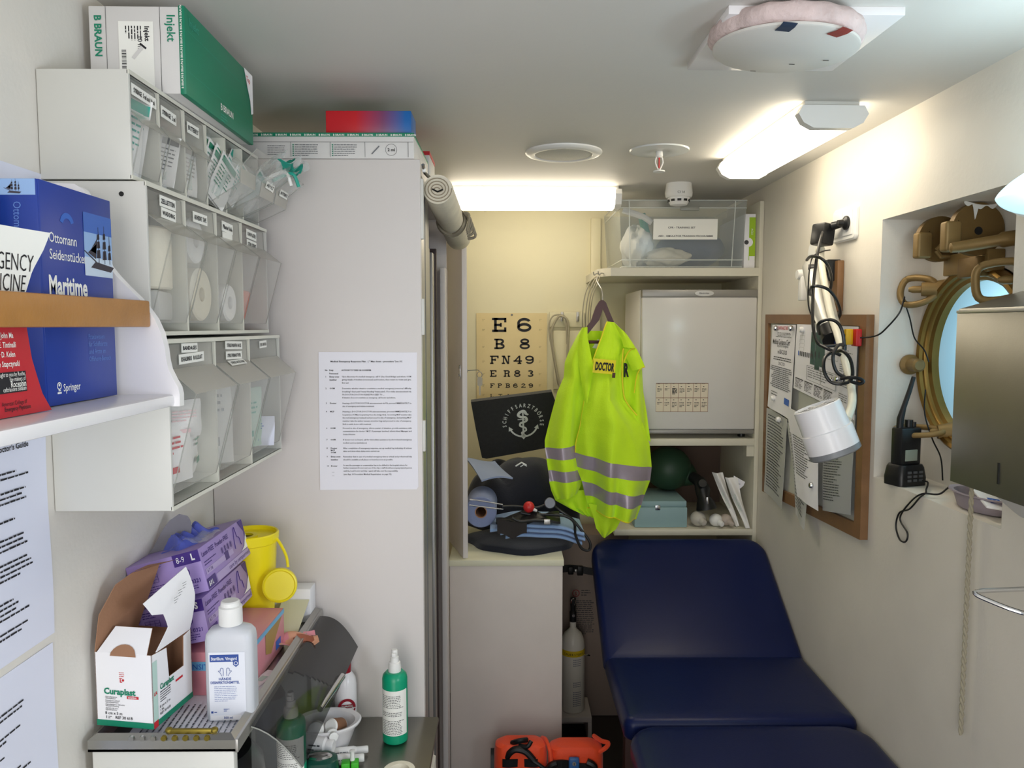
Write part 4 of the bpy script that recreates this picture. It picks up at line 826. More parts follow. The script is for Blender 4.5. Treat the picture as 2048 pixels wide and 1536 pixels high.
b = MB(); b.T = RZ((-.5, 1.30, WT+.0005), 0); b.lathe([(0, 0), (.075, 0), (.08, .02), (.07, .12), (.05, .15), (0, .16)], None, 0, 32, sy=1.2); tag(b.build('instrument_case', 'black_plastic'), 'black rounded case in the shadow under the steel tray', 'case')
t = thing('dark_bottle', 'dark grey labelled bottle under the tray behind the black case', 'bottle', (-.475, 1.50, WT)); M = Matrix.Translation((-.475, 1.50, WT+.0005))
b = MB(); b.lathe([(0, 0), (.028, 0), (.03, .003), (.03, .15), (.02, .17), (.012, .175), (.012, .2), (0, .2)], M, 0, 32, ms=[0, 0, 1, 0, 0, 0, 0]); b.build('bottle_body', ['black_plastic', mat('slate', '59636c', .5).name], t)
# ---------------------------------------------------------------- open locker door and the low cabinet
D0, D1 = Vector((-.127, 2.52, .907)), Vector((-.197, 2.755, .907)); DX = (D1-D0).normalized()
t = thing('locker_door', 'narrow open locker door standing edge on above the low white cabinet', 'door', D0)
b = MB(); b.T = frame(D0, DX, (0, 0, 1)); L = (D1-D0).length
b.box(0, L, 0, 1.085, -.017, 0, 0, .0015); b.build('door_panel', 'cabinet_grey', t)
b = MB(); b.T = frame(D0, DX, (0, 0, 1)); b.box(.02, .035, .60, .645, -.020, -.017, 0, .001); b.cyl((.0275, .61, -.020), (.0275, .61, -.024), .004, m=0, seg=10); b.cyl((.0275, .637, -.020), (.0275, .637, -.023), .004, m=0, seg=10); b.build('strike_plate', 'chrome', t)
b = MB(); b.T = frame(D0, DX, (0, 0, 1)); b.cyl((.0275, .625, 0), (.0275, .625, .006), .007, m=0, seg=16); b.build('lock', 'chrome', t)
b = MB(); b.T = frame(D0, DX, (0, 0, 1)); b.box(L-.012, L+.001, 0, 1.05, -.019, -.017, 0)
for k in range(34): b.rect(frame((L-.006, .01+.031*k, -.0194), (1, 0, 0), (0, 1, 0)), -.0015, .0015, 0, .017, 1)
b.build('slotted_strip', ['black', 'grey_plastic'], t)
b = MB(); b.grid(lambda u, v: Vector((-.222+.012*u+.004*math.sin(9*v), 2.64+.06*u-.012*math.sin(math.pi*u)+.006*math.sin(11*v+4*u), 1.34+.24*v)), 10, 18, 0)
tag(b.build('plastic_pouch', mat('film_grey', 'b9b9b6', .25, alpha=.35, bump=.6, bscale=50).name), 'dusty clear plastic pouch hanging on the dark side of the open locker door', 'pouch')
t = thing('key', 'small key on a ring hanging from the open locker door lock', 'key', (-.09, 2.545, 1.45)); kx = -.088; ky = 2.553
b = MB(); b.tube([(-.132, 2.547, 1.532), (-.112, 2.551, 1.5335), (kx-.006, ky, 1.534), (kx, ky, 1.53)], .0012, 0, 6, 5); b.tube([(kx+.0085*math.cos(a*.524), ky, 1.518+.0105*math.sin(a*.524)) for a in range(13)], .0011, 0, 6); b.build('ring', 'alu_dark', t)
b = MB(); F = frame((kx+.001, ky, 1.45), (1, 0, 0), (0, 0, 1)); b.prism([(-.002, 0), (.002, 0), (.003, .03), (.0085, .034), (.0085, .056), (.004, .0615), (-.004, .0615), (-.0085, .056), (-.0085, .034), (-.003, .03)], F, -.001, .001); b.build('blade', mat('key_metal', '6f6a5c', .4, .9).name, t)
t = thing('low_cabinet', 'low white cabinet with a scuffed front below the folded clothes', 'cabinet', (0, 2.9, 0))
b = MB(); b.box(-.19, .192, 2.5, 3.41, .885, .906, 0, .002); b.build('cabinet_top', mat('cabinet_cream', 'd8d6bd', .5, bump=.05).name, t)
b = MB(); b.box(-.188, .188, 2.504, 3.41, 0, .885, 0, .002); b.build('cabinet_body', mat('cabinet_beige', 'cfc6bf', .5, bump=.05, bscale=40, var=.04, vscale=7).name, t)
# ---------------------------------------------------------------- back wall: eye chart, hook rail, tubing
t = thing('eye_chart', 'yellowed eye test chart with black letters pinned to the back wall', 'eye chart', (.025, 3.415, 1.2))
b = MB(); b.box(-.131, .182, 3.414, 3.4165, 1.22, 1.737, 0); b.build('card', mat('chart_card', 'd6c391', .5, var=.04, vscale=6).name, t)
b = MB(); b.cyl((.026, 3.4135, 1.729), (.026, 3.410, 1.729), .0045, .003, 0, 12); b.build('pin', 'alu_dark', t)
b = MB(); F = frame((0, 3.4132, 0), (1, 0, 0), (0, 0, 1))
def slab(ch, cx, z, h, w):                                        # slab-serif test letters
    st = h*.19; x0 = cx-w/2; x1 = cx+w/2; z1 = z+h; q = lambda a, c, d, e: b.rect(F, a, c, d, e, 0); r = st*.85
    sx = w/h
    def arc(x, zc, rx, rz, a0, a1, m=14):
        P = []
        for i in range(m+1):
            a = math.radians(a0+(a1-a0)*i/m); P.append((x+rx*math.cos(a), zc+rz*math.sin(a), x+(rx-st)*math.cos(a), zc+(rz-st)*math.sin(a)))
        for p, n in zip(P, P[1:]): b.poly([F @ Vector((p[0], p[1], 0)), F @ Vector((n[0], n[1], 0)), F @ Vector((n[2], n[3], 0)), F @ Vector((p[2], p[3], 0))], 0)
    lx = x0+w*.14
    if ch in 'EFBPLR':
        q(lx, lx+st, z, z1); q(x0, lx+st+w*.08, z, z+r); q(x0, lx+st+w*.08, z1-r, z1)
    if ch in 'EF': q(lx, x1, z1-r, z1); q(x1-r, x1, z1-h*.32, z1); q(lx, x0+w*.62, z+h/2-r/2, z+h/2+r/2); q(x0+w*.55, x0+w*.68, z+h*.36, z+h*.64)
    if ch in 'EL': q(lx, x1, z, z+r); q(x1-r, x1, z, z+h*.32)
    if ch in 'BPR':
        q(lx, x0+w*.62, z1-r, z1); q(lx, x0+w*.62, z+h*.5-r/2, z+h*.5+r/2); arc(x0+w*.62, z+h*.74, w*.32, h*.26, -90, 90)
    if ch == 'B': q(lx, x0+w*.62, z, z+r); arc(x0+w*.62, z+h*.27, w*.38, h*.27, -90, 90)
    if ch == 'R': q(x0+w*.66, x0+w*.66+st, z, z+h*.5); q(x0+w*.6, x1, z, z+r)
    if ch == 'N':
        q(lx, lx+st*.7, z, z1); q(x1-w*.14-st*.7, x1-w*.14, z, z1); q(x0, lx+st+w*.05, z, z+r); q(x0, lx+st, z1-r, z1); q(x1-w*.3, x1, z1-r, z1)
        b.poly([F @ Vector(p) for p in ((lx, z1, 0), (lx+st*1.2, z1, 0), (x1-w*.14, z, 0), (x1-w*.14-st*1.2, z, 0))][::-1], 0)
    if ch == 'T': q(cx-st/2, cx+st/2, z, z1); q(x0, x1, z1-r, z1); q(x0, x0+r, z1-h*.3, z1); q(x1-r, x1, z1-h*.3, z1); q(cx-w*.22, cx+w*.22, z, z+r)
    if ch in '6890': pass
    if ch == '8': arc(cx, z+h*.75, w*.43, h*.25+st*.1, 0, 360, 24); arc(cx, z+h*.28, w*.5, h*.28+st*.1, 0, 360, 24)
    if ch == '6': arc(cx, z+h*.32, w*.5, h*.32, 0, 360, 24); arc(cx, z+h*.62, w*.5, h*.38, 30, 180); q(cx-w*.5, cx-w*.5+st, z+h*.3, z+h*.62)
    if ch == '9': arc(cx, z+h*.68, w*.5, h*.32, 0, 360, 24); arc(cx, z+h*.38, w*.5, h*.38, 210, 360); q(cx+w*.5-st, cx+w*.5, z+h*.38, z+h*.7)
    if ch == '4': q(cx+w*.12, cx+w*.12+st, z, z1); q(x0, x1, z+h*.27, z+h*.27+r); b.poly([F @ Vector(p) for p in ((x0, z+h*.27, 0), (x0+st*1.1, z+h*.27, 0), (cx+w*.12+st, z1, 0), (cx+w*.12, z1, 0))], 0); q(cx-.02*w, cx+w*.42, z, z+r)
    if ch == '3': arc(cx, z+h*.75, w*.43, h*.26, -90, 150); arc(cx, z+h*.28, w*.48, h*.28, -150, 90)
    if ch == '2': arc(cx, z+h*.68, w*.46, h*.32, 0, 170); q(x0, x1, z, z+r); q(x1-r, x1, z, z+h*.25); b.poly([F @ Vector(p) for p in ((x0+.02*w, z+r, 0), (x0+.3*w, z+r, 0), (cx+w*.46, z+h*.68, 0), (cx+w*.46-st, z+h*.68, 0))], 0)
    if ch == 'A': 
        for s_ in (-1, 1): b.poly([F @ Vector(p) for p in ((cx+s_*w*.42, z, 0), (cx+s_*w*.42-s_*st, z, 0), (cx-s_*st*.2, z1, 0), (cx+s_*st*.8, z1, 0))][::s_], 0)
        q(cx-w*.25, cx+w*.25, z+h*.28, z+h*.28+r)
for s, xs, z, h, w in (('E6', (-.030, .081), 1.654, .062, .063), ('B8', (-.029, .083), 1.578, .046, .046), ('FN49', (-.052, .0, .052, .104), 1.512, .037, .038), ('ER83', (-.057, .004, .050, .108), 1.455, .029, .029), ('FPB629', (-.061, -.027, .008, .042, .077, .110), 1.406, .019, .020), ('LTA42', (-.062, -.025, .010, .045, .08), 1.364, .014, .016)):
    for c_, x in zip(s, xs): slab(c_, x, z, h, w)
for z in (1.704, 1.66, 1.585, 1.52, 1.465, 1.415, 1.372):
    for x in (-.099, .152): b.lines(F, x-.006, x+.006, z+.004, 2, .006, .002, 1, 1, int(z*1e3))
b.build('letters', ['ink', mat('chart_grey', '9b8c68', .6).name], t)
t = thing('hook_board', 'small cream board with two hooks beside the eye chart', 'hook rail', (.265, 3.4, 1.4))
b = MB(); b.box(.192, .345, 3.404, 3.418, 1.675, 1.742, 0, .002); b.box(.21, .335, 3.408, 3.418, 1.40, 1.660, 0, .002); b.build('board', 'wall_cream', t)
for x in (.247, .316):
    b = MB(); b.box(x-.006, x+.006, 3.398, 3.404, 1.70, 1.742, 0, .001); b.tube([(x, 3.398, 1.71), (x, 3.382, 1.705), (x, 3.376, 1.722)], .0035, 0, 8, 5); b.build('hook', 'alu', t)
mat('tubing', '9d9680', .5)
b = MB(); X0 = .247
b.tube([(.24, 3.375, 1.40), (.222, 3.375, 1.486), (.204, 3.376, 1.6), (.2, 3.376, 1.66), (.225, 3.376, 1.715), (X0, 3.378, 1.722), (.268, 3.376, 1.705), (.274, 3.376, 1.66), (.270, 3.377, 1.55), (.272, 3.377, 1.46)], .0052, 0, 8, 8)
b.tube([(.23, 3.38, 1.42), (.205, 3.38, 1.56), (.188, 3.38, 1.67), (.205, 3.38, 1.722), (X0, 3.383, 1.727), (.262, 3.38, 1.70), (.268, 3.38, 1.60)], .0032, 0, 6, 8)
tag(b.build('rubber_tubing', 'tubing'), 'grey rubber tubing looped over the hook beside the eye chart', 'tubing')
# ---------------------------------------------------------------- right rear shelf unit
t = thing('shelf_unit', 'cream built-in shelf unit holding the fridge and the clear storage box', 'shelf unit', (.66, 3.15, .88))
b = MB(); b.box(.953, .969, 2.92, 3.418, 0, 2.147, 0, .001); b.build('upright', 'shelf_cream', t)
b = MB(); b.prism([(.353, 3.418), (.353, 2.99), (.395, 2.92), (.953, 2.92), (.953, 3.418)], Matrix.Translation((0, 0, 0)), 1.868, 1.899); b.build('shelf_board', 'shelf_cream', t)
b = MB(); b.box(.418, .953, 2.92, 3.418, 1.222, 1.249, 0, .001); b.build('shelf_board', 'shelf_cream', t)
b = MB(); b.box(.418, .953, 2.92, 3.418, .872, .896, 0, .001); b.build('shelf_board', 'shelf_cream', t)
b = MB(); b.box(.42, .953, 3.38, 3.41, .896, 1.222); b.build('back_panel', mat('nook_back_shade', '5c4a3f', .7).name, t)  # shade at the back of the nook is put into this dark brown
b = MB(); b.box(.925, .953, 2.925, 2.97, 1.18, 1.222); b.build('shelf_cleat', 'shelf_cream', t)
for p in ((.372, 2.956, 1.880), (.357, 2.98, 1.880)):
    b = MB(); P = Vector(p); b.cyl(P, P+Vector((-.012, -.012, 0)), .0025, m=0, seg=8); b.tube([P+Vector((-.012, -.012, 0)), P+Vector((-.02, -.02, -.006)), P+Vector((-.024, -.026, .006))], .0022, 0, 6, 4); b.build('screw_hook', 'alu', t)
b = MB()
for k, (dx, l) in enumerate(((0, .0), (.012, .03), (.022, .01), (.03, -.02))):
    b.tube([(.345+dx*.4, 2.955, 1.868), (.318+dx, 2.93, 1.845), (.297+dx, 2.915, 1.79), (.288+dx, 2.91, 1.70), (.298+dx, 2.91, 1.60+l), (.33+dx*.6, 2.92, 1.58)], .0022, 0, 6, 8)
tag(b.build('tubing_bundle', 'tubing'), 'thin grey tubes hanging in loops from the upper shelf corner', 'tubing')
# fridge
t = thing('mini_fridge', 'small white fridge with a silver grip strip on the middle shelf', 'fridge', (.74, 3.1, 1.25))
b = MB(); b.box(.512, .950, 2.955, 3.32, 1.272, 1.818, 0, .006); b.build('body', 'white_gloss', t)
b = MB(); b.box(.514, .951, 2.918, 2.953, 1.284, 1.790, 0, .006, 3); b.build('door', mat('fridge_door', 'cfcdc9', .18, bump=.01).name, t)
b = MB(); b.box(.514, .951, 2.914, 2.955, 1.789, 1.817, 0, .003); b.build('grip_strip', mat('fridge_grey', '8f8d88', .4, .3).name, t)
b = MB(); b.lathe([(0, .001), (.036, .001), (.038, -.001), (.038, -.004), (0, -.004)], frame((.748, 2.9135, 1.803), (1, 0, 0), (0, 0, 1)) @ Matrix.Rotation(0, 4, 'X'), 0, 32, sy=.30); b.text('Electrolux', frame((.748, 2.9118, 1.8005), (1, 0, 0), (0, 0, 1)), .009, 1, .01, 'C'); b.build('badge', ['alu', 'dark_grey'], t)
b = MB(); b.box(.517, .949, 2.920, 2.955, 1.268, 1.284, 0, .003); b.build('bottom_strip', 'fridge_grey', t)
for x in (.55, .92): 
    b = MB(); b.cyl((x, 2.98, 1.2495), (x, 2.98, 1.273), .014, m=0, seg=16); b.build('foot', 'black_plastic', t)
for x in (.55, .92):
    b = MB(); b.cyl((x, 3.28, 1.2495), (x, 3.28, 1.273), .014, m=0, seg=16); b.build('foot', 'black_plastic', t)
t = thing('calendar_sheet', 'small printed table of two rows stuck on the fridge door', 'notice', (.67, 2.917, 1.35))
b = MB(); FF = frame((.571, 2.9173, 1.353), (1, 0, 0), (0, 0, 1)); w, h = .199, .110; b.rect(FF, 0, w, 0, h); b.build('sheet', mat('table_paper', 'd8cdb8', .6).name, t)
b = MB(); FF = frame((.571, 2.9169, 1.353), (1, 0, 0), (0, 0, 1))
for i in range(8): b.rect(FF, i*w/7-.0006*(i > 0), i*w/7+.0006, 0, h, 0)
for z in (0, .052, .055, .107, h-.001): b.rect(FF, 0, w, z, z+.0011, 0)
for i in range(7):
    for r, z in enumerate((.042, .096)):
        dark = i == 2 and r == 1; n = random.randint(2, 4)
        b.lines(FF, i*w/7+.009, i*w/7+.018, z+(0 if r else .003), 1, .006, .003, 1, 1, i); b.lines(FF, i*w/7+.005, (i+1)*w/7-.004, z-.0075, 6 if dark else n, .0042 if dark else .0052, .0032 if dark else .0022, 1, 1, i+9*r)
    b.lines(FF, i*w/7+.006, (i+1)*w/7-.006, .1065, 1, .004, .002, 1, 1, i)
b.build('printing', [mat('table_line', '7a4a34', .7).name, 'ink'], t)
# clear storage box and what lies in it
t = thing('storage_box', 'clear plastic storage box with a typed training label on the top shelf', 'box', (.66, 3.12, 1.9))
mat('box_clear', 'aeb7b9', .12, alpha=.36, spec=.5); mat('box_rib', 'dfe4e2', .2, alpha=.6)
b = MB(); zb, zt = 1.9015, 2.152; T0, T1 = (.425, .905, 2.925, 3.37), (.44, .895, 2.94, 3.36)
def wall4(b, z0, z1, A, B, m=0):
    C = lambda R, z: [(R[0], R[2], z), (R[1], R[2], z), (R[1], R[3], z), (R[0], R[3], z)]
    a, c = C(A, z0), C(B, z1)
    for i in range(4): b.poly([a[i], a[(i+1) % 4], c[(i+1) % 4], c[i]], m)
wall4(b, zb, zt, T1, T0); b.poly([(T1[0], T1[2], zb), (T1[1], T1[2], zb), (T1[1], T1[3], zb), (T1[0], T1[3], zb)], 0); b.build('box_body', 'box_clear', t)
b = MB()
for x, xx in ((.47, .462), (.855, .862)): b.tube([(x, 2.938, zb), (xx, 2.923, zt)], .0022, 0, 6)
for z, o in ((zb+.002, .0), (zb+.028, .0017), (2.122, .0135), (zt-.002, .0148)):
    for a, c in (((.44-o, 2.938-o), (.895+o*.67, 2.938-o)), ((.44-o, 2.938-o), (.44-o, 3.36))):
        b.tube([(a[0], a[1], z), (c[0], c[1], z)], .0022, 0, 6)
b.build('ribs', 'box_rib', t)
b = MB(); b.box(.655, .725, 2.919, 2.926, 2.112, 2.128, 0, .002); b.build('latch', 'clear_edge', t)
b = MB(); FL = frame((.554, 2.9265, 2.005), (1, 0, 0), (0, -.053, 1)); b.rect(FL, 0, .242, 0, .076, 0); b.rect(FL, 0, .242, 0, .076, 0, -.0008)
b.text('CPR - TRAINING SET', FL @ Matrix.Translation((.055, .041, .0006)), .0092, 1, .015, fit=.103); b.text('AED - SIMULATOR TRAINING PROGRAMME', FL @ Matrix.Translation((.019, .0095, .0006)), .0092, 1, .015, fit=.207); b.build('label', ['label_white', 'ink'], t)
mat('cloth_blue', '55617c', .85, bump=.3, bscale=40); mat('bag_white', 'dcdcd6', .6, bump=.5, bscale=25)
def blob(name, label, cat, c, r, m, seed, amp=.18, s=(1, 1, 1)):
    b = MB(); R = random.Random(seed); ph = [R.uniform(0, 6) for _ in range(6)]
    def f(u, v):
        a, e = 2*math.pi*u, math.pi*(v-.5); k = 1+amp*(math.sin(3*a+ph[0])*math.cos(2*e+ph[1])+.6*math.sin(5*a+4*e+ph[2])+.4*math.sin(9*a-6*e+ph[3]))
        return (c[0]+r*s[0]*k*math.cos(e)*math.cos(a), c[1]+r*s[1]*k*math.cos(e)*math.sin(a), c[2]+r*s[2]*k*math.sin(e))
    b.grid(f, 40, 24); return tag(b.build(name, m), label, cat)
blob('folded_cloth', 'blue grey cloth filling the bottom right of the clear storage box', 'cloth', (.745, 3.15, 1.984), .11, 'cloth_blue', 3, .05, (1.24, 1.4, .66))
blob('plastic_sack', 'white crumpled bag at the left end inside the storage box', 'bag', (.515, 3.06, 1.99), .08, 'bag_white', 5, .12, (.75, 1.3, .95))
blob('cream_bag', 'cream plastic bag at the bottom middle inside the storage box', 'bag', (.62, 3.02, 1.945), .07, 'cotton', 8, .1, (1.3, .8, .5))
b = MB(); b.T = EU((.525, 2.985, 2.06), 0, -14, 0); b.box(0, .022, 0, .05, -.05, .05, 0, .003); tag(b.build('teal_sleeve', mat('teal_pack', '2f8f7b', .5).name), 'teal green packet upright inside the storage box', 'packet')
b = MB(); b.tube([(.45, 3.0, 2.125), (.52, 2.99, 2.10), (.56, 2.985, 2.075)], .012, 0, 10, 6); tag(b.build('face_mask', 'gauze_white'), 'pale tube leaning across the storage box top corner', 'tube')
t = thing('file_box', 'white and lime green file box standing at the right of the storage box', 'file box', (.925, 3.1, 1.9))
b = MB(); b.box(.907, .949, 2.955, 3.3, 1.8995, 2.104, 0, .001); b.build('box', 'carton_white', t)
b = MB(); FB = frame((.907, 2.9542, 1.8995), (1, 0, 0), (0, 0, 1)); b.rect(FB, .018, .042, .03, .192, 0); b.disc(FB @ Matrix.Translation((.016, .098, .0002)), .017, 1, 28); b.disc(FB @ Matrix.Translation((.0085, .098, .0004)), .0085, 2, 24); b.rect(FB, .02, .041, .002, .046, 1, .0002); b.lines(FB, .03, .034, .04, 3, .01, .003, 2)
b.text('ACLS', FB @ Matrix.Translation((.026, .15, .0004)) @ Matrix.Rotation(-math.pi/2, 4, 'Z'), .01, 1); b.build('spine_print', [mat('lime', '9fc422', .5).name, 'carton_white', 'dark_grey'], t)
t = thing('smoke_detector', 'white smoke detector on the ceiling before the storage box', 'detector', (.634, 2.862, CE))
MS = Matrix.Translation((.634, 2.862, CE)) @ Matrix.Diagonal((1, 1, .76, 1))
b = MB(); b.lathe([(0, 0), (.046, 0), (.050, -.045), (.048, -.062), (.044, -.068), (0, -.068)], MS, 0, 36); b.text('C11d', frame((.618, 2.811, 2.158), (1, 0, 0), (0, 0, 1)), .012, 1, .01); b.build('base', ['white_plastic', 'dark_grey'], t)
b = MB(); b.lathe([(.040, -.066), (.040, -.074), (.036, -.090), (.030, -.102), (.018, -.106), (0, -.107)], MS, 0, 36)
for k in range(10):
    a = math.radians(36*k+9); b.prism([(-.007, -.004), (.007, -.004), (.007, .004), (-.007, .004)], Matrix.Translation((.634, 2.862, CE-.0625)) @ Matrix.Rotation(a, 4, 'Z') @ frame((.0365, 0, 0), (0, 1, 0), (0, 0, 1)), -.002, .003, 1)
b.build('sensor_head', ['white_plastic', 'black'], t)
# ---------------------------------------------------------------- lower nook
b = MB(); b.box(.50, .706, 2.945, 3.2, .8965, .976, 0, .004); b.box(.502, .704, 2.95, 3.2, .976, 1.0, 0, .004); b.box(.58, .60, 2.943, 2.95, .965, .985, 1, .002)
tag(b.build('instrument_box', [mat('case_teal', '8aa7ab', .5).name, 'chrome']), 'grey blue case in the lower nook behind the jacket', 'case')
t = thing('resuscitator', 'dark green resuscitator bag with a black valve in the lower nook', 'resuscitator', (.72, 3.15, .9))
b = MB(); b.ball((.67, 3.14, 1.094), .095, 0, 1.0, 1.0, .95, 28, 18); b.loft([((.74, 3.12, 1.07), .05), ((.765, 3.08, 1.06), .025)], 0, 20); b.build('bag', mat('dark_green_rubber', '24402c', .5).name, t)
b = MB(); b.loft([((.752, 3.06, 1.075), .022), ((.772, 3.02, 1.06), .024), ((.775, 2.985, 1.035), .03), ((.775, 2.975, 1.01), .024), ((.782, 2.965, .985), .036), ((.785, 2.962, .965), .040)], 0, 20); b.cyl((.765, 2.97, 1.06), (.765, 2.95, 1.07), .016, m=0, seg=14); b.box(.776, .784, 2.93, 2.945, .99, 1.02, 1, .002); b.build('valve', ['black_plastic', 'chrome'], t)
for k, (x, z, r, lab) in enumerate(((.752, .93, .031, 'clear grey rubber bulb on the lower nook floor beside the case'), (.822, .924, .026, 'white rubber bulb in the middle of the lower nook floor'), (.861, .925, .024, 'brownish bulb at the right of the lower nook floor'))):
    b = MB(); b.ball((x, 2.962, z-.002), r, 0, 1, 1, .95); b.loft([((x+.008, 2.94, z-.006), r*.5), ((x+.016, 2.925, z-.012), r*.38), ((x+.017, 2.922, z-.012), r*.2)], 0, 16)
    tag(b.build('rubber_bulb', [mat('bulb_clear', 'c9c4ba', .35, alpha=.8).name, 'white_plastic', mat('bulb_tan', 'b7aaa0', .5).name][k]), lab, 'bulb')
for k, (a, c, w, lab) in enumerate((((.905, 2.96, .899), (.835, 3.0, 1.10), .035, 'long white wrapped packet leaning at the left in lower nook'), ((.936, 2.93, .899), (.875, 2.955, 1.09), .04, 'crumpled white paper packet leaning at the right in lower nook'))):
    b = MB(); A, C_ = Vector(a), Vector(c); 
    b.grid(lambda u, v: A.lerp(C_, v)+Vector(((u-.5)*w*(.45+.75*v), -.012*math.sin(math.pi*u)-.006*math.sin(7*u+6*v+k), .003*math.sin(8*v))), 10, 20, 0, .002); b.lines(frame(A.lerp(C_, .35)+Vector((-.01, -.022, 0)), C_-A, (-1, 0, .3)), 0, .08, .002, 2, .006, .002, 1)
    tag(b.build('wrapped_packet', ['gauze_white', 'green_pale']), lab, 'packet')
b = MB(); b.poly([(.885, 2.95, 1.10), (.93, 2.95, 1.075), (.925, 2.952, 1.06), (.89, 2.952, 1.03)]); b.lines(frame((.893, 2.9492, 1.07), (1, 0, -.3), (.3, 0, 1)), 0, .02, 0, 2, .008, .003, 1); tag(b.build('paper_slip', ['paper', 'ink']), 'white printed slip stuck up between the wrapped packets', 'paper')
# ---------------------------------------------------------------- high visibility jacket on its hanger
mat('hivis', 'c6f018', .7, sheen=.2, bump=.25, bscale=220); mat('hivis_yellow', 'eadd2a', .6); mat('reflective', 'a59aa6', .35, .25, bump=.1, bscale=150)
mat('hanger_wood', '4a2420', .35, bump=.08, bscale=90)
t = thing('coat_hanger', 'dark brown wooden coat hanger hooked on the upper shelf corner', 'hanger', (.35, 2.8, 1.65))
b = MB(); F = frame((0, 2.81, 0), (1, 0, 0), (0, 0, 1))
b.prism([(.292, 1.676), (.309, 1.698), (.326, 1.749), (.339, 1.770), (.347, 1.774), (.352, 1.762), (.350, 1.735), (.339, 1.702), (.318, 1.676), (.296, 1.649)], F @ Matrix.Rotation(0, 4, 'Z'), -.008, .008)
b.prism([(.344, 1.774), (.354, 1.774), (.364, 1.765), (.377, 1.732), (.392, 1.698), (.402, 1.67), (.386, 1.672), (.372, 1.698), (.360, 1.728), (.350, 1.745)], frame((0, 2.818, 0), (1, 0, 0), (0, 0, 1)), -.006, .008)
b.build('hanger_arms', 'hanger_wood', t)
b = MB(); b.cyl((.288, 2.80, 1.622), (.395, 2.80, 1.622), .006, m=0, seg=12); b.build('trouser_bar', 'hanger_wood', t)
b = MB(); b.tube([(.352, 2.812, 1.772), (.349, 2.82, 1.81), (.340, 2.85, 1.835), (.336, 2.88, 1.852), (.345, 2.91, 1.864), (.352, 2.938, 1.861)], .0022, 0, 8, 8); b.build('hook', 'alu', t)
t = thing('safety_jacket', 'neon yellow safety jacket with two reflective bands hanging on a wooden hanger', 'jacket', (.36, 2.78, .92))
def cloth(name, rows, Y, fn, nu, sub, ms, mats, thick=.002):
    b = MB(); R_, M_ = [], []
    for i, ((l, r), (l2, r2)) in enumerate(zip(rows, rows[1:])):
        n = sub[i] if isinstance(sub, (list, tuple)) else sub
        for k in range(n): R_.append(((l[0]+(l2[0]-l[0])*k/n, l[1]+(l2[1]-l[1])*k/n), (r[0]+(r2[0]-r[0])*k/n, r[1]+(r2[1]-r[1])*k/n))); M_.append(ms[i])
    R_.append(rows[-1]); n = len(R_)-1
    def P(u, v):
        i = min(int(round(v*n)), n); (lx, lz), (rx, rz) = R_[i]; x = lx+(rx-lx)*u; z = lz+(rz-lz)*u
        return (x, Y+fn(u, i/n, x, z), z)
    b.grid(P, nu, n, 0, thick, lambda u, v: M_[min(int(v*n), n-1)])
    return b.build(name, mats, t, angle=60)
RP = [((0.363, 1.696), (0.388, 1.693)), ((0.352, 1.668), (0.412, 1.66)), ((0.341, 1.636), (0.434, 1.617)), ((0.318, 1.574), (0.418, 1.574)), ((0.299, 1.516), (0.414, 1.507)), ((0.281, 1.416), (0.421, 1.419)), ((0.265, 1.323), (0.495, 1.328)), ((0.251, 1.26), (0.521, 1.251)), ((0.25, 1.224), (0.531, 1.166)), ((0.255, 1.172), (0.527, 1.115)), ((0.275, 1.119), (0.509, 1.061)), ((0.287, 1.065), (0.497, 1.021)), ((0.298, 1.017), (0.478, 0.973))]
def foldR(u, v, x, z):
    k = min(1, max(0, (1.70-z)/.35)); lo = min(1, max(0, (1.30-z)/.25))
    return (-.045*math.sin(math.pi*min(1, u*1.05))*k+.03*(1-k)+.012*k*math.sin(7*u+2*z*3)-lo*.026*math.cos(15*(x-.28)/.2)*math.exp(-((u-.25)/.35)**2)-.010*math.sin(10*u+8*z)*lo
            +lo*.006*math.sin(40*x+6*z)+.045*max(0, u-.72)**1.5*4*k-.008*math.sin(14*u-9*z)*k+lo*.05*math.exp(-(u/.13)**2)+.012*lo*math.exp(-((u-.5)/.05)**2)-.010*(1-lo)*k*(1-abs(math.sin(5*u+4.5*z)))**2)
cloth('front_panel', RP, 2.74, foldR, 44, 7, [0, 0, 0, 0, 0, 0, 0, 0, 1, 0, 1, 0], ['hivis', 'reflective'])
LP = [((0.275, 1.673), (0.286, 1.675)), ((0.258, 1.645), (0.288, 1.636)), ((0.228, 1.586), (0.299, 1.577)), ((0.214, 1.548), (0.31, 1.531)), ((0.211, 1.495), (0.311, 1.488)), ((0.188, 1.443), (0.305, 1.434)), ((0.166, 1.358), (0.292, 1.344)), ((0.142, 1.263), (0.278, 1.272)), ((0.142, 1.237), (0.276, 1.252)), ((0.147, 1.197), (0.275, 1.204)), ((0.153, 1.155), (0.278, 1.159)), ((0.158, 1.115), (0.278, 1.121)), ((0.166, 1.081), (0.270, 1.093)), ((0.18, 1.048), (0.258, 1.068))]
cloth('sleeve_panel', LP, 2.775, lambda u, v, x, z: -.034*math.sin(math.pi*u)+.05*max(0, u-.7)**1.5*min(1, max(0, (1.3-z)*4))-.014*(1-abs(math.sin(4*u+5*z+.6)))**2*min(1, max(0, (1.62-z)*4))+.012*math.sin(9*u+6*z)*min(1, max(0, (1.68-z)*4))+.004*math.sin(50*x+10*z), 30, 5, [0]*8+[1, 0, 1, 0, 0], ['hivis', 'reflective'])
lap = [((0.272, 1.674), (0.288, 1.676)), ((0.262, 1.645), (0.289, 1.640)), ((0.256, 1.59), (0.302, 1.577)), ((0.262, 1.53), (0.312, 1.531)), ((0.272, 1.47), (0.305, 1.46)), ((0.284, 1.40), (0.296, 1.40))]
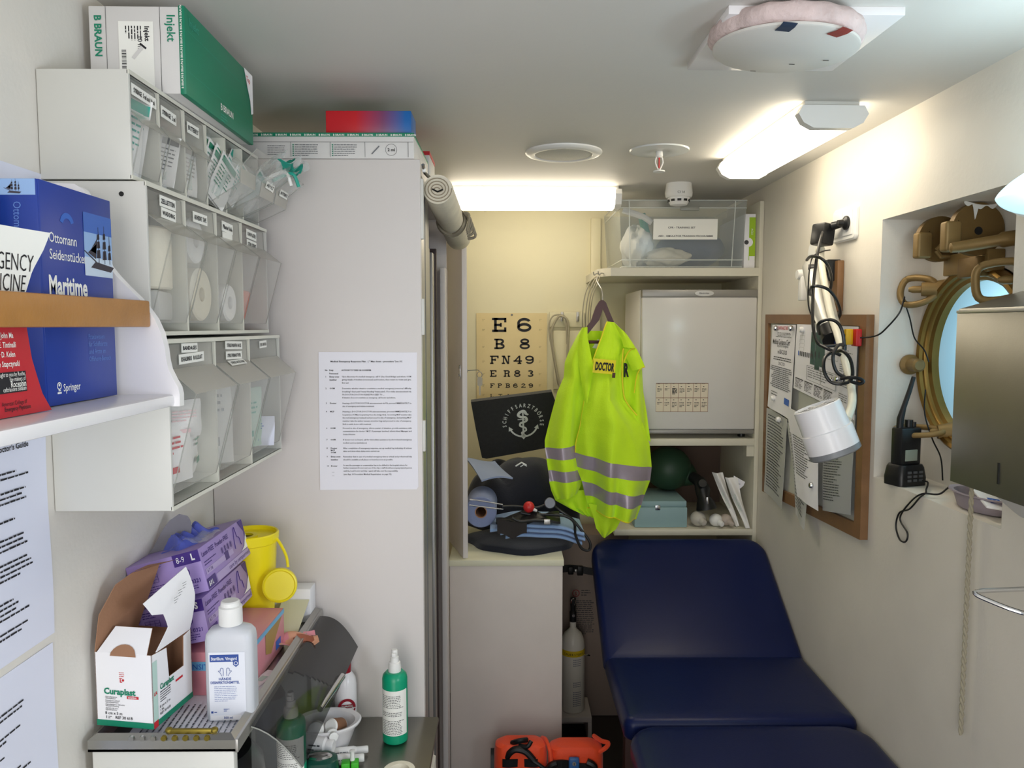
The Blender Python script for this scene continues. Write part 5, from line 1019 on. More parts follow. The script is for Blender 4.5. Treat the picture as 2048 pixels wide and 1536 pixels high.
cloth('lapel', lap, 2.742, lambda u, v, x, z: -.010*math.sin(math.pi*u), 8, 4, [0]*5, ['hivis'])
SL = [((0.388, 1.690), (0.452, 1.622)), ((0.40, 1.64), (0.470, 1.590)), ((0.407, 1.612), (0.492, 1.54)), ((0.412, 1.485), (0.500, 1.44)), ((0.412, 1.413), (0.515, 1.358)), ((0.432, 1.322), (0.529, 1.258))]
cloth('shoulder_panel', SL, 2.79, lambda u, v, x, z: -.022*math.sin(math.pi*u)+.010*math.sin(11*u+5*v), 18, 6, [0]*5, ['hivis'])
cap = [((0.386, 1.692), (0.43, 1.648)), ((0.41, 1.64), (0.455, 1.612)), ((0.42, 1.605), (0.462, 1.600))]
cloth('sleeve_cap', cap, 2.742, lambda u, v, x, z: -.012*math.sin(math.pi*u*.8)+.01*u, 10, 4, [0]*2, ['hivis'])
cap2 = [((0.42, 1.60), (0.466, 1.600)), ((0.43, 1.57), (0.492, 1.548)), ((0.455, 1.52), (0.498, 1.532))]
cloth('sleeve_cap', cap2, 2.757, lambda u, v, x, z: -.010*math.sin(math.pi*u), 10, 4, [0]*2, ['hivis'])
BK = [((0.287, 1.662), (0.382, 1.662)), ((0.278, 1.593), (0.415, 1.593)), ((0.252, 1.483), (0.453, 1.483)), ((0.216, 1.3), (0.505, 1.299)), ((0.19, 1.114), (0.505, 1.114)), ((0.192, 1.039), (0.470, 1.02)), ((0.285, 0.978), (0.44, 0.986))]
cloth('back_panel', BK, 2.845, lambda u, v, x, z: .02*math.sin(math.pi*u)+.008*math.sin(12*u+4*v), 24, 6, [0]*6, ['hivis'])
cloth('back_hem', [((0.172, 1.075), (0.30, 1.08)), ((0.182, 1.040), (0.31, 1.04)), ((0.225, 1.018), (0.315, 1.005)), ((0.285, 0.985), (0.325, 0.975))], 2.79, lambda u, v, x, z: .006*math.sin(14*u+5*v), 16, 5, [0, 0, 0], ['hivis'])
TL = [((0.300, 1.035), (0.437, 1.015)), ((0.319, 0.984), (0.422, 0.978)), ((0.329, 0.943), (0.401, 0.939)), ((0.353, 0.911), (0.364, 0.911))]
cloth('shirt_tail', TL, 2.765, lambda u, v, x, z: -.014*math.sin(math.pi*u)+.004*math.sin(10*u), 14, 6, [0]*3, ['hivis'])
b = MB()
def edge(pts, dy, r=.0026): b.tube([(x, dy, z) for x, z in pts], r, 0, 6, 4)
def onR(u, k):
    (lx, lz), (rx, rz) = RP[k]; x = lx+(rx-lx)*u; z = lz+(rz-lz)*u; return (x, 2.738+foldR(u, k/12, x, z), z)
b.tube([onR(.003, k) for k in range(9)], .0026, 0, 6, 4); b.tube([onR(i/24, 12) for i in range(25)], .0024, 0, 6); edge([(0.418, 1.60), (0.4145, 1.54), (0.418, 1.46), (0.430, 1.41), (.47, 1.36)], 2.742)
edge([(0.462, 1.600), (.448, 1.598), (.432, 1.58), (.42, 1.55)], 2.745); edge([(0.498, 1.534), (.482, 1.528), (.468, 1.50), (.46, 1.44)], 2.748, .002); edge([(0.286, 1.677), (0.288, 1.64), (0.299, 1.58), (0.310, 1.53)], 2.743)
b.build('edge_piping', 'hivis_yellow', t)
b = MB(); FP = frame((.304, 2.700, 1.517), (.079, .012, -.008), (.003, 0, .05)); b.box(0, 0, 0, 0, 0, 0) if 0 else None
b.T = FP; b.grid(lambda u, v: (.081*u, .050*v, .004*math.sin(math.pi*u)), 10, 4, 0, .002)
b.text('DOCTOR', Matrix.Translation((.0065, .011, .0048)), .039, 1, .045, fit=.069); b.build('name_patch', ['hivis_yellow', 'ink'], t)
b = MB(); b.T = FP; b.box(.072, .083, -.012, .006, .001, .004, 0, .001); b.build('patch_clip', mat('maroon', '4a2c28', .6).name, t)
b = MB(); b.text('R', frame((.422, 2.752, 1.50), (1, .5, 0), (0, 0, 1)), .065, 0, .05, sx=.5); b.build('side_lettering', 'ink', t)
b = MB(); b.poly([(.318, 2.836, 1.600), (.338, 2.836, 1.632), (.346, 2.836, 1.628), (.345, 2.836, 1.595)]); b.build('care_label', 'gauze_white', t)
# ---------------------------------------------------------------- things piled on the low cabinet
b = MB(); FB_ = frame((-.140, 3.05, 1.378), (.318, .0, .040), (.03, -.25, 1)); b.T = FB_
P = [(0, 0), (.325, 0), (.352, -.12), (.372, -.218), (.36, -.232), (.2, -.243), (.03, -.252), (.012, -.245), (.004, -.12)]
b.prism(P, Matrix.Identity(4), -.03, .0, 0)
tag(b.build('felt_bag', 'felt'), 'dark grey felt bag with a white anchor emblem leaning on the back wall', 'bag') if 0 else None
t = thing('felt_bag', 'dark grey felt bag with a white anchor emblem leaning before the eye chart', 'bag', (.03, 3.05, 1.12)); b.build('bag_body', 'felt', t)
b = MB(); b.T = FB_ @ Matrix.Translation((0, 0, .0015)); cx, cy, R_ = .203, -.112, .068
b.T = b.T @ Matrix.Rotation(-.08, 4, 'Z'); cx, cy = .205, -.100
I = Matrix.Identity(4); s = 'SCHIFFSARZTBÖRSE'
for k, ch in enumerate(s):
    a = math.radians(188-196*k/(len(s)-1)); b.text(ch, Matrix.Translation((cx+R_*math.cos(a), cy+R_*math.sin(a), 0)) @ Matrix.Rotation(a-math.pi/2, 4, 'Z'), .0225, 0, .02, 'C', .74)
b.disc(Matrix.Translation((cx, cy, 0)), .062, 0, 30, .055, 210, 335)
for a, r in ((205, .0585), (340, .0585)):
    q = Vector((cx+r*math.cos(math.radians(a)), cy+r*math.sin(math.radians(a)), 0)); d = Vector((-math.sin(math.radians(a)), math.cos(math.radians(a)), 0))*(1 if a > 270 else -1); n = Vector((-d.y, d.x, 0)); b.poly([q+d*.012, q-d*.006+n*.010, q-d*.006-n*.010])
b.poly([(cx-.003, cy+.046, 0), (cx+.003, cy+.046, 0), (cx+.004, cy-.06, 0), (cx-.004, cy-.06, 0)]); b.poly([(cx-.014, cy-.054, 0), (cx, cy-.071, 0), (cx+.014, cy-.054, 0), (cx, cy-.046, 0)])
b.rect(I, cx-.022, cx+.012, cy+.014, cy+.017, 0, .0002)
sn = [(cx+.012, cy+.040), (cx+.004, cy+.051), (cx-.012, cy+.046), (cx-.019, cy+.034), (cx-.008, cy+.026), (cx+.010, cy+.024), (cx+.015, cy+.012), (cx+.004, cy+.004), (cx-.010, cy-.0), (cx-.013, cy-.011), (cx-.002, cy-.017), (cx+.009, cy-.022), (cx+.011, cy-.032), (cx+.002, cy-.037), (cx-.007, cy-.041), (cx-.005, cy-.051)]
pts = smooth([(x, y, .0003) for x, y in sn], 6); n_ = len(pts)
b.loft([(p, .0058*(1-.55*i/n_)) for i, p in enumerate(pts)], 0, 6, sy=.12)
b.poly([(cx+.008, cy+.047, .0006), (cx+.024, cy+.037, .0006), (cx+.018, cy+.032, .0006), (cx+.008, cy+.036, .0006)])
b.build('emblem', mat('print_white', 'd5d8d4', .7).name, t)
def heap(name, label, cat, fn, m, nu=40, nv=30, thick=.004, tagit=True):
    b = MB(); b.grid(fn, nu, nv, 0, thick); return tag(b.build(name, m, angle=70), label, cat)
def pile(cx, cy, rx, ry, z0, h, seed, amp=.02, pw=.45):
    R = random.Random(seed); ph = [R.uniform(0, 6.3) for _ in range(8)]
    def f(u, v):
        a = 2*math.pi*u; r = v; k = max(0, 1-r**4)**pw; w = 1+.06*math.sin(3*a+ph[0])+.04*math.sin(7*a+ph[1])
        x = cx+rx*r*w*math.cos(a); y = cy+ry*r*w*math.sin(a)
        z = z0+h*k*(1-.16*(1-abs(math.sin(8*x+5*y+ph[6])))**3-.12*(1-abs(math.sin(6*y-11*x+ph[7])))**3+.10*math.sin(3*x/rx+ph[2])*math.cos(2*y/ry+ph[3]))+amp*k*(math.sin(21*x+9*y+ph[4])*.6+math.sin(33*y-14*x+ph[5])*.4)
        return (x, y, max(z0, z))
    return f
heap('dark_garment', 'black folded garment lying flat under the light blue cloths', 'clothing', pile(.06, 2.72, .20, .16, .9065, .024, 2, .001, .3), 'navy', 48, 20, .0)
for k, (x0, x1, y0, z, lab) in enumerate(((-.002, .262, 2.600, .9365, 'lowest folded light blue cloth in the pile on the cabinet'), (-.02, .272, 2.594, .9550, 'middle folded light blue cloth in the pile on the cabinet'), (-.055, .268, 2.586, .9735, 'topmost folded light blue cloth, under the black stethoscopes'))):
    def f(u, v, x0=x0, x1=x1, y0=y0, z=z):
        x = x0+(x1-x0)*u; h = .0165
        dz = .016*math.sin(math.pi*min(1, max(0, (x+.06)/.30)))-.55*max(0, x-.16)**2*2+.002*math.sin(40*x)
        L = .20; a = 2*math.pi*v
        yy = y0+L/2-L/2*math.copysign(abs(math.cos(a))**.35, math.cos(a)); zz = h/2*math.copysign(abs(math.sin(a))**.5, math.sin(a))
        return (x, yy, z+dz+h/2+zz)
    b = MB(); b.grid(f, 36, 40)
    for e in (0, 1): b.poly([f(e, i/40) for i in range(40)][::1 if e else -1])
    tag(b.build('folded_cloth', mat('light_blue', '86a3cc', .9, sheen=.3, bump=.3, bscale=150).name, angle=60), lab, 'cloth')
heap('navy_jacket', 'dark navy jacket heaped behind the paper roll under the felt bag', 'clothing', pile(.06, 3.03, .22, .20, .9065, .245, 11, .014, .5), 'navy', 60, 34, .0)
b = MB(); F = frame((.035, 2.809, 1.164), (1, 0, 0), (0, 0, 1))
b.tube([F @ Vector(p) for p in ((0, 0, 0), (.022, .014, 0), (.040, .004, 0))], .003, 0, 6); b.tube([F @ Vector(p) for p in ((.018, -.002, 0), (.030, .006, 0), (.042, .0, 0))], .002, 0, 6)
tag(b.build('sleeve_badge', 'print_white'), 'small white chevron badge on the navy jacket', 'badge')
b = MB(); b.T = EU((-.065, 2.83, 1.15), 12, 0, 20); b.grid(lambda u, v: (-.06+.12*u, -.10+.2*v, .012*math.sin(3*u+2*v)), 10, 10, 0, .006); tag(b.build('folded_towel', mat('grey_blue', '8f9cb8', .9, bump=.2).name), 'small grey blue towel behind the paper roll beside the locker door', 'towel')
t = thing('paper_roll', 'blue paper towel roll lying end on beside the locker door', 'paper roll', (-.088, 2.72, .975))
b = MB(); b.lathe([(.021, 0), (.052, 0), (.055, .003), (.055, .18), (.052, .183), (.021, .183), (.021, 0)], frame((-.088, 2.645, 1.032), (1, 0, 0), (0, 0, 1)) @ Matrix.Rotation(math.pi, 4, 'X'), 0, 44); b.build('paper', mat('paper_blue', '7f8bb0', .85, bump=.15, bscale=150).name, t)
b = MB(); b.lathe([(.018, .0), (.0212, .0), (.0212, .18), (.018, .18), (.018, 0)], frame((-.088, 2.6445, 1.032), (1, 0, 0), (0, 0, 1)) @ Matrix.Rotation(math.pi, 4, 'X'), 0, 28); b.build('core', 'carton_brown', t)
def stetho(label, prongs, pts, disc, bell=None):
    t = thing('stethoscope', label, 'stethoscope', pts[0]); b = MB(); b.tube(pts, .0048, 0, 8, 8); b.build('rubber_tube', 'black_plastic', t)
    b = MB()
    for p in prongs: b.tube(p, .0024, 0, 8, 5)
    b.build('ear_tubes', 'chrome', t)
    if disc: b = MB(); b.lathe([(0, .004), (.017, .004), (.0195, .001), (.0195, -.004), (.012, -.009), (0, -.01)], disc, 0, 28); b.build('chest_piece', 'alu_dark', t)
stetho('black stethoscope with chrome ear tubes and grey disc on the light blue cloths', [[(-.125, 2.60, 1.088), (-.06, 2.60, 1.078), (-.012, 2.605, 1.068)], [(-.125, 2.59, 1.070), (-.06, 2.595, 1.060), (-.010, 2.60, 1.053)]],
       [(-.012, 2.60, 1.062), (.03, 2.605, 1.062), (.10, 2.61, 1.055), (.15, 2.615, 1.066), (.19, 2.60, 1.045), (.225, 2.60, 1.02), (.255, 2.598, .985), (.287, 2.596, .94), (.285, 2.594, .912), (.258, 2.590, .92), (.238, 2.588, .965), (.232, 2.588, 1.01), (.20, 2.588, 1.032), (.15, 2.59, 1.036), (.09, 2.60, 1.034), (.05, 2.60, 1.04)], frame((.150, 2.596, 1.075), (1, 0, .1), (0, .3, 1)))
b = MB(); b.ball((.078, 2.60, 1.061), .0195, 0); b.cyl((.094, 2.598, 1.053), (.106, 2.596, 1.048), .006, .004, 1, 12); tag(b.build('reflex_ball', [mat('ball_red', 'c32a2a', .4).name, 'carton']), 'small red rubber ball among the black tubes', 'ball')
t = thing('pressure_cuff', 'black blood pressure cuff lying rumpled on the light blue cloths', 'cuff', (.06, 2.62, .97))
b = MB(); b.grid(lambda u, v: (-.035+.22*u, 2.575+.09*v, 1.012+.020*math.sin(3*u)*math.sin(math.pi*v)+.008*math.sin(11*u+4*v)+.012*u), 24, 12, 0, .008); b.build('cuff', 'black', t)
b = MB(); b.grid(lambda u, v: (-.03+.10*u, 2.572-.012*v, 1.02-.055*v*(1-.5*abs(u-.5))+.004*math.sin(9*u)), 14, 8, 0, .003); b.build('cuff_flap', mat('cuff_dark', '241f1e', .8).name, t)
b = MB(); b.tube([(.02, 2.572, 1.03), (.05, 2.57, 1.018), (.09, 2.57, 1.022), (.14, 2.572, 1.02)], .0055, 0, 8, 6); b.box(.128, .150, 2.566, 2.575, 1.008, 1.026, 1, .002); b.build('hose', ['black_plastic', 'alu'], t)
# ---------------------------------------------------------------- oxygen bottle corner
b = MB(); b.box(.205, .345, 2.99, 3.16, .085, .107, 0, .002); b.box(.33, .345, 2.99, 3.16, 0, .085); b.box(.205, .22, 3.0, 3.16, 0, .085); b.box(.22, .33, 3.14, 3.155, 0, .085)
tag(b.build('bottle_stand', 'cabinet_beige'), 'low wooden stand under the white oxygen bottle', 'stand')
t = thing('oxygen_bottle', 'white oxygen bottle with a yellow band between low cabinet and couch', 'gas bottle', (.273, 3.06, .107)); M = Matrix.Translation((.273, 3.06, .1075))
b = MB(); b.lathe([(0, 0), (.044, 0), (.0485, .006), (.0485, .27), (.046, .295), (.036, .32), (.02, .336), (.013, .345), (.013, .372), (0, .372)], M, 0, 40); b.build('cylinder', mat('bottle_white', 'd8d2c6', .35).name, t)
b = MB(); b.lathe([(.0488, .238), (.0490, .239), (.0490, .262), (.0488, .263)], M, 0, 40)
for k, ch in enumerate('SAUERSTOFF'):
    a = math.radians(-90+(k-4.5)*10); b.text(ch, M @ Matrix.Translation((.0494*math.cos(a), .0494*math.sin(a), .245)) @ Matrix.Rotation(a+math.pi/2, 4, 'Z') @ Matrix.Rotation(math.pi/2, 4, 'X'), .012, 1, .01, 'C')
b.build('yellow_band', [mat('band_yellow', 'd8b81f', .4).name, 'ink'], t)
b = MB()
for z, n in ((.225, 4), (.13, 3), (.09, 8)):
    for k in range(n):
        for j in range(6):
            a = math.radians(-92+j*7); q = lambda aa, zz: M @ Vector((.0491*math.cos(aa), .0491*math.sin(aa), zz))
            b.poly([q(a, z-.008*k), q(a+.085, z-.008*k), q(a+.085, z-.008*k+.003), q(a, z-.008*k+.003)], 0)
b.build('print', mat('print_blue', '5a6076', .6).name, t)
b = MB(); b.lathe([(0, .37), (.014, .37), (.0145, .41), (.011, .414), (.011, .43), (.0125, .44), (.011, .468), (0, .47)], M, 0, 24); b.cyl(M @ Vector((0, 0, .40)), M @ Vector((.0, -.02, .40)), .006, m=1, seg=12); b.build('valve', ['black_plastic', 'chrome'], t)
b = MB(); b.tube([M @ Vector(p) for p in ((0, -.008, .435), (-.008, -.012, .45), (-.006, -.012, .466), (.006, -.012, .466), (.008, -.012, .45), (0, -.008, .435))], .0022, 0, 6, 4); b.tube([(.315, 3.02, .352), (.325, 3.01, .357), (.338, 3.01, .355)], .003, 0, 6, 4); b.build('valve_loop', 'chrome', t)
t = thing('equipment_case', 'brown printed case strapped upright behind the oxygen bottle', 'case', (.28, 3.28, 0))
b = MB(); b.box(.205, .52, 3.2, 3.38, 0, .80, 0, .01); b.build('case_body', mat('taupe', '8a7a70', .6).name, t)
b = MB(); FQ = frame((.205, 3.1992, .0), (1, 0, 0), (0, 0, 1)); b.disc(FQ @ Matrix.Translation((.092, .545, 0)), .016, 1, 24, .0125); b.text('S', FQ @ Matrix.Translation((.092, .537, 0)), .02, 1, .02, 'C'); b.lines(FQ, .115, .16, .555, 3, .01, .004, 0); b.lines(FQ, .09, .18, .51, 18, .0085, .004, 0, .9)
b.build('case_print', ['dark_grey', mat('logo_red', '8d2b2b', .6).name], t)
b = MB(); b.grid(lambda u, v: (.20+.20*u, 3.192-.004*math.sin(8*u), .632+.03*v+.008*math.sin(5*u)), 16, 3, 0, .004); b.box(.262, .285, 3.178, 3.192, .632, .664, 0, .003); b.box(.30, .325, 3.176, 3.192, .628, .668, 0, .004); b.box(.29, .30, 3.18, 3.19, .642, .654, 1, .001); b.build('strap', ['black', 'alu'], t)
# ---------------------------------------------------------------- examination couch
mat('couch_blue', '0e1a46', .34, spec=.28, bump=.05, bscale=220, var=.06, vscale=4)
t = thing('examination_couch', 'dark blue padded examination couch with raised backrest along the right wall', 'couch', (.64, 2.1, 0))
def cushion(name, o, xd, sd, w, l, h, r, dome=.008, r2=None):
    b = MB(); b.T = frame(Vector(o), xd, sd)
    r2 = r if r2 is None else r2                                  # r at the far end, r2 at the near end
    def shp(ins):
        P = []
        for cx, cy, a0, q in ((1, 1, 0, r), (0, 1, 90, r), (0, 0, 180, r2), (1, 0, 270, r2)):
            q = max(.004, q-ins); X = w-ins-q if cx else ins+q; Y = l-ins-q if cy else ins+q
            P += [(X+q*math.cos(math.radians(a0+90*k/8)), Y+q*math.sin(math.radians(a0+90*k/8))) for k in range(9)]
        return P
    rows = [(shp(.012), 0), (shp(.003), .004), (shp(0), .012), (shp(0), h-.024), (shp(.0025), h-.013), (shp(.009), h-.005), (shp(.02), h-.001), (shp(.045), h+.0008), (shp(.09), h+.0014)]
    loftp(b, rows); return b.build(name, 'couch_blue', t, angle=70)
cushion('backrest', (.318, 2.432, .548), (1, 0, 0), (0, .84, .545), .648, .530, .064, .075, .008, .02)
cushion('seat', (.322, 2.015, .548), (1, 0, 0), (0, 1, 0), .645, .425, .062, .02, .008, .03)
cushion('leg_rest', (.324, .95, .548), (1, 0, 0), (0, 1, 0), .643, 1.055, .060, .085, .008, .06)
b = MB()
for y0, y1 in ((1.0, 1.99), (2.03, 2.43)): b.box(.36, .92, y0, y1, .505, .547, 0)
b.T = frame((.36, 2.45, .53), (1, 0, 0), (0, .84, .545)); b.box(0, .56, 0, .45, -.03, -.002, 0); b.T = Matrix.Identity(4)
b.box(.40, .46, 1.05, 2.42, .45, .505, 0); b.box(.82, .88, 1.05, 2.42, .45, .505, 0); b.build('base_frame', 'black', t)
for x, y in ((.40, 1.1), (.88, 1.1), (.40, 2.36), (.88, 2.36)):
    b = MB(); b.box(x-.025, x+.025, y-.025, y+.025, 0, .46, 0, .003); b.build('leg', 'black' if y < 2 else mat('rust', '3c211b', .6).name, t)
# ---------------------------------------------------------------- orange emergency bag
mat('orange_fabric', 'f04a1c', .6, bump=.25, bscale=120, sheen=.2); mat('silver_patch', 'd8d3d0', .4)
t = thing('emergency_bag', 'bright orange emergency bag with black straps on the floor before the cabinet', 'bag', (.14, 2.33, 0))
def puff(name, x0, x1, y0, y1, h, m='orange_fabric'):
    b = MB(); b.T = Matrix.Translation(((x0+x1)/2, (y0+y1)/2, 0)); w, d = x1-x0, y1-y0
    loftp(b, [(rr(w*.94, d*.94, .03), .002), (rr(w, d, .035), .03), (rr(w*1.02, d*1.02, .04), h*.5), (rr(w, d, .035), h-.03), (rr(w*.95, d*.93, .03), h-.008), (rr(w*.8, d*.8, .03), h)]); return b.build(name, m, t)
puff('left_compartment', -.038, .128, 2.296, 2.372, .378); puff('right_compartment', .132, .305, 2.296, 2.372, .37)
BAGZ = Matrix.Translation((0, .068, -.022))
b = MB(); b.T = BAGZ; b.tube([(.115, 2.30, .39), (.125, 2.27, .40), (.135, 2.235, .385), (.14, 2.225, .35)], .006, 0, 8, 5); b.build('fabric_fold', 'orange_fabric', t)
b = MB(); b.T = BAGZ; b.tube([(.28, 2.3, .395), (.300, 2.26, .40), (.318, 2.24, .405), (.312, 2.24, .39), (.29, 2.24, .375)], .007, 0, 8, 5); b.build('fabric_fold', 'orange_fabric', t)
b = MB(); b.T = BAGZ
b.grid(lambda u, v: (-.012+.11*u, 2.226-.003*math.sin(9*u), .335+.026*v), 10, 2, 0, .004); b.tube([(.0, 2.24, .352), (.01, 2.23, .378), (.03, 2.228, .392), (.06, 2.226, .385), (.085, 2.222, .36)], .0105, 0, 8, 6)
b.tube([(.018, 2.25, .40), (.04, 2.235, .415), (.065, 2.25, .41)], .008, 0, 8, 5); b.tube([(.04, 2.235, .40), (.065, 2.225, .402), (.078, 2.23, .418)], .007, 0, 8, 5)
b.tube([(.08, 2.222, .36), (.105, 2.218, .345), (.125, 2.216, .33)], .006, 0, 8, 5); b.build('left_strap', 'black', t)
b = MB(); b.T = BAGZ; b.grid(lambda u, v: (.135+.135*u, 2.224-.003*math.sin(9*u), .325+.028*v+.006*math.sin(6*u)), 10, 2, 0, .006); b.tube([(.125, 2.22, .325), (.14, 2.216, .345), (.155, 2.218, .35)], .012, 0, 8, 5); b.tube([(.25, 2.22, .355), (.27, 2.216, .345), (.275, 2.218, .32)], .011, 0, 8, 5); b.build('right_strap', 'black', t)
b = MB(); b.T = BAGZ; b.box(.010, .118, 2.222, 2.228, .20, .318, 0, .001); b.build('reflective_patch', 'silver_patch', t)
b = MB(); b.T = BAGZ; b.box(.150, .272, 2.222, 2.228, .19, .304, 0, .001); b.build('reflective_patch', 'silver_patch', t)
b = MB(); b.T = BAGZ; b.box(.193, .226, 2.208, 2.224, .28, .372, 0, .006); b.cyl((.2095, 2.207, .357), (.2095, 2.204, .357), .006, m=1, seg=14); b.text('S', frame((.2095, 2.2035, .353), (1, 0, 0), (0, 0, 1)), .01, 2, .02, 'C'); b.build('blue_tag', [mat('tag_blue', '2a5f9c', .4).name, 'alu', 'ink'], t)
b = MB(); b.grid(lambda u, v: (-.05+.02*u, 2.30+.08*v, .02+.31*math.sin(1.5*v+.2)), 4, 10, 0, .004); b.build('side_strap', 'black', t)
# ---------------------------------------------------------------- porthole in its recess
FX = frame((NX, PC.y, PC.z), (0, -1, 0), (0, 0, 1))               # faces the room (local z = -X)
b = MB(); b.lathe([(.196, -.02), (.196, .012), (.200, .02), (.204, .022), (.206, .030), (.213, .034), (.219, .030), (.221, .012), (.221, 0), (.224, 0)], FX, 0, 72); b.lathe([(.188, -.012), (.188, .006), (.1965, .012)], FX, 0, 72)
win = struct(b.build('window_1', 'brass')); win['label'] = 'round brass framed porthole in the wall recess'
ORG[win.name] = win.location.copy()
m = mat('porthole_glass', 'cfe6ee', .35); nt = m.node_tree; bs = nt.nodes['Principled BSDF']; out = nt.nodes['Material Output']
tl = nt.nodes.new('ShaderNodeBsdfTranslucent'); tl.inputs[0].default_value = lin('a9d0da'); gl = nt.nodes.new('ShaderNodeBsdfGlossy'); gl.inputs['Roughness'].default_value = .12; mx = nt.nodes.new('ShaderNodeMixShader'); mx.inputs[0].default_value = .08
nt.links.new(tl.outputs[0], mx.inputs[1]); nt.links.new(gl.outputs[0], mx.inputs[2]); nt.links.new(mx.outputs[0], out.inputs[0])
b = MB(); b.lathe([(0, -.012), (.192, -.012)], FX, 0, 72); b.build('window_glass', 'porthole_glass', win)
mat('brass_dark', '6f5730', .5, .4, bump=.1, bscale=60, var=.1, vscale=15)
def hinge_plate(y, x0, x1, zc, r, hole):
    b = MB(); F = frame((0, y, 0), (1, 0, 0), (0, 0, 1)); cx = x1-r
    P = [(x0+.03, zc-r*.75)]+[(cx+r*math.cos(math.radians(a)), zc+r*math.sin(math.radians(a))) for a in range(-120, 181, 10)]+[(x0+.03, zc+r*.35)]
    b.prism(P, F, -.009, .009)
    b.box(x0, x0+.036, y-.014, y+.014, zc-r*.85, zc+r*.30, 1, .006, 3)
    if hole: b.cyl((cx, y-.0095, zc-.004), (cx, y-.0005, zc-.004), .009, m=2, seg=16)
    else: b.tube([(x0+.045, y-.012, zc-.028), (x0+.055, y-.014, zc-.016), (x0+.09, y-.014, zc-.012), (x0+.09, y-.014, zc-.042), (x0+.055, y-.014, zc-.042), (x0+.045, y-.012, zc-.028)], .006, 1, 8)
    o = b.build('hinge_plate', ['brass_dark', 'brass_paint', 'black'], win)
hinge_plate(1.865, .985, 1.096, 1.888, .054, False); hinge_plate(1.715, .966, 1.098, 1.893, .058, True)
b = MB(); b.grid(lambda u, v: (1.005+.09*u, 1.7045, 1.955-.010*math.sin(3*u)-v*(.006+.034*max(0, 1-abs(u-.28)*14)+.004*math.sin(20*u))), 40, 3); b.build('paint_run', 'grey_plastic', win)
b = MB(); b.loft([((.958, 1.672, 1.848), .004), ((.960, 1.671, 1.848), .0105), ((.985, 1.668, 1.851), .0125), ((1.05, 1.650, 1.862), .0125), ((1.056, 1.648, 1.863), .0165), ((1.09, 1.64, 1.868), .0165)], 0, 20); b.build('hinge_pin', 'brass_paint', win)
b = MB(); b.box(1.06, 1.099, 1.70, 1.875, 1.80, 1.85, 0, .003); b.box(1.045, 1.07, 1.712, 1.79, 1.79, 1.835, 1, .003); b.build('hinge_bracket', ['brass_paint', 'brass_dark'], win)
def dog(pts, bolt, r=.0085):
    b = MB(); b.tube(pts, r, 0, 12, 5, True)
    (p, q) = bolt; p, q = Vector(p), Vector(q)
    b.loft([(p, .005), (p.lerp(q, .12), .009), (p.lerp(q, .35), .009), (p.lerp(q, .36), .017), (p.lerp(q, .75), .021), (q, .024)], 0, 18, ms=[0, 0, 1, 0, 0]); b.build('clamp_nut', ['brass_paint', 'brass_dark'], win)
dog([(1.03, 2.0-.02, 1.80), (1.015, 1.985, 1.765), (1.02, 1.965, 1.735), (1.05, 1.935, 1.74), (1.075, 1.92, 1.765), (1.062, 1.93, 1.795)], ((1.02, 1.955, 1.772), (1.092, 1.918, 1.772)))
dog([(1.0, 1.625, 1.805), (.992, 1.63, 1.77), (1.0, 1.618, 1.735), (1.04, 1.575, 1.74), (1.07, 1.56, 1.775), (1.045, 1.575, 1.81)], ((1.02, 1.60, 1.775), (1.092, 1.565, 1.775)))
dog([(1.015, 1.975, 1.417), (1.0, 1.94, 1.412), (1.005, 1.90, 1.408), (1.05, 1.865, 1.415), (1.075, 1.87, 1.424), (1.05, 1.94, 1.424)], ((1.05, 1.885, 1.418), (1.095, 1.87, 1.42)), .007)
b = MB(); b.lathe([(0, 0), (.024, 0), (.026, .004), (.026, .010), (.017, .016), (.017, .05), (.012, .055), (0, .055)], frame((1.05, 1.998, 1.580), (1, 0, 0), (0, 0, 1)), 0, 28); b.build('stay_socket', 'brass_paint', win)
b = MB(); b.box(1.055, 1.099, 1.62, 1.735, 1.335, 1.362, 0, .002); b.box(1.05, 1.099, 1.60, 1.75, 1.362, 1.368, 1, .001); b.build('drip_sill', ['brass_paint', 'white_plastic'], win)
# ---------------------------------------------------------------- things on and by the sill
t = thing('handheld_radio', 'black handheld radio with a tall antenna standing in a charger', 'radio', (.99, 1.9, NZ0))
b = MB(); b.T = RZ((1.003, 1.905, NZ0+.0005), 18); loftp(b, [(rr(.084, .062, .012), 0), (rr(.086, .064, .014), .02), (rr(.078, .058, .014), .045), (rr(.070, .052, .012), .052)])
for k in range(3):
    for j in range(3): b.box(-.024+.018*j, -.013+.018*j, -.0335, -.031, .012+.010*k, .018+.010*k, 1)
b.build('charger', ['black_plastic', 'alu_dark'], t)
b = MB(); b.T = RZ((1.003, 1.905, NZ0+.05), 18); b.box(-.032, .032, -.018, .018, 0, .095, 0, .006); b.box(-.02, .018, -.0195, -.017, .012, .040, 1, .001); b.build('radio_body', ['black_plastic', mat('lcd', '8d9488', .3).name], t)
b = MB(); b.T = RZ((1.003, 1.905, NZ0+.145), 18); b.cyl((.006, 0, 0), (.006, 0, .018), .010, m=0, seg=16); b.cyl((.022, 0, 0), (.022, 0, .012), .006, m=0, seg=12); b.build('knob', 'black_plastic', t)
b = MB(); b.T = RZ((1.003, 1.905, NZ0+.145), 18); b.loft([((-.022, 0, -.002), .0085), ((-.021, 0, .022), .0085), ((-.012, 0, .05), .0062), ((.004, 0, .09), .0058), ((.016, 0, .125), .005)], 0, 14); b.build('antenna', 'black', t)
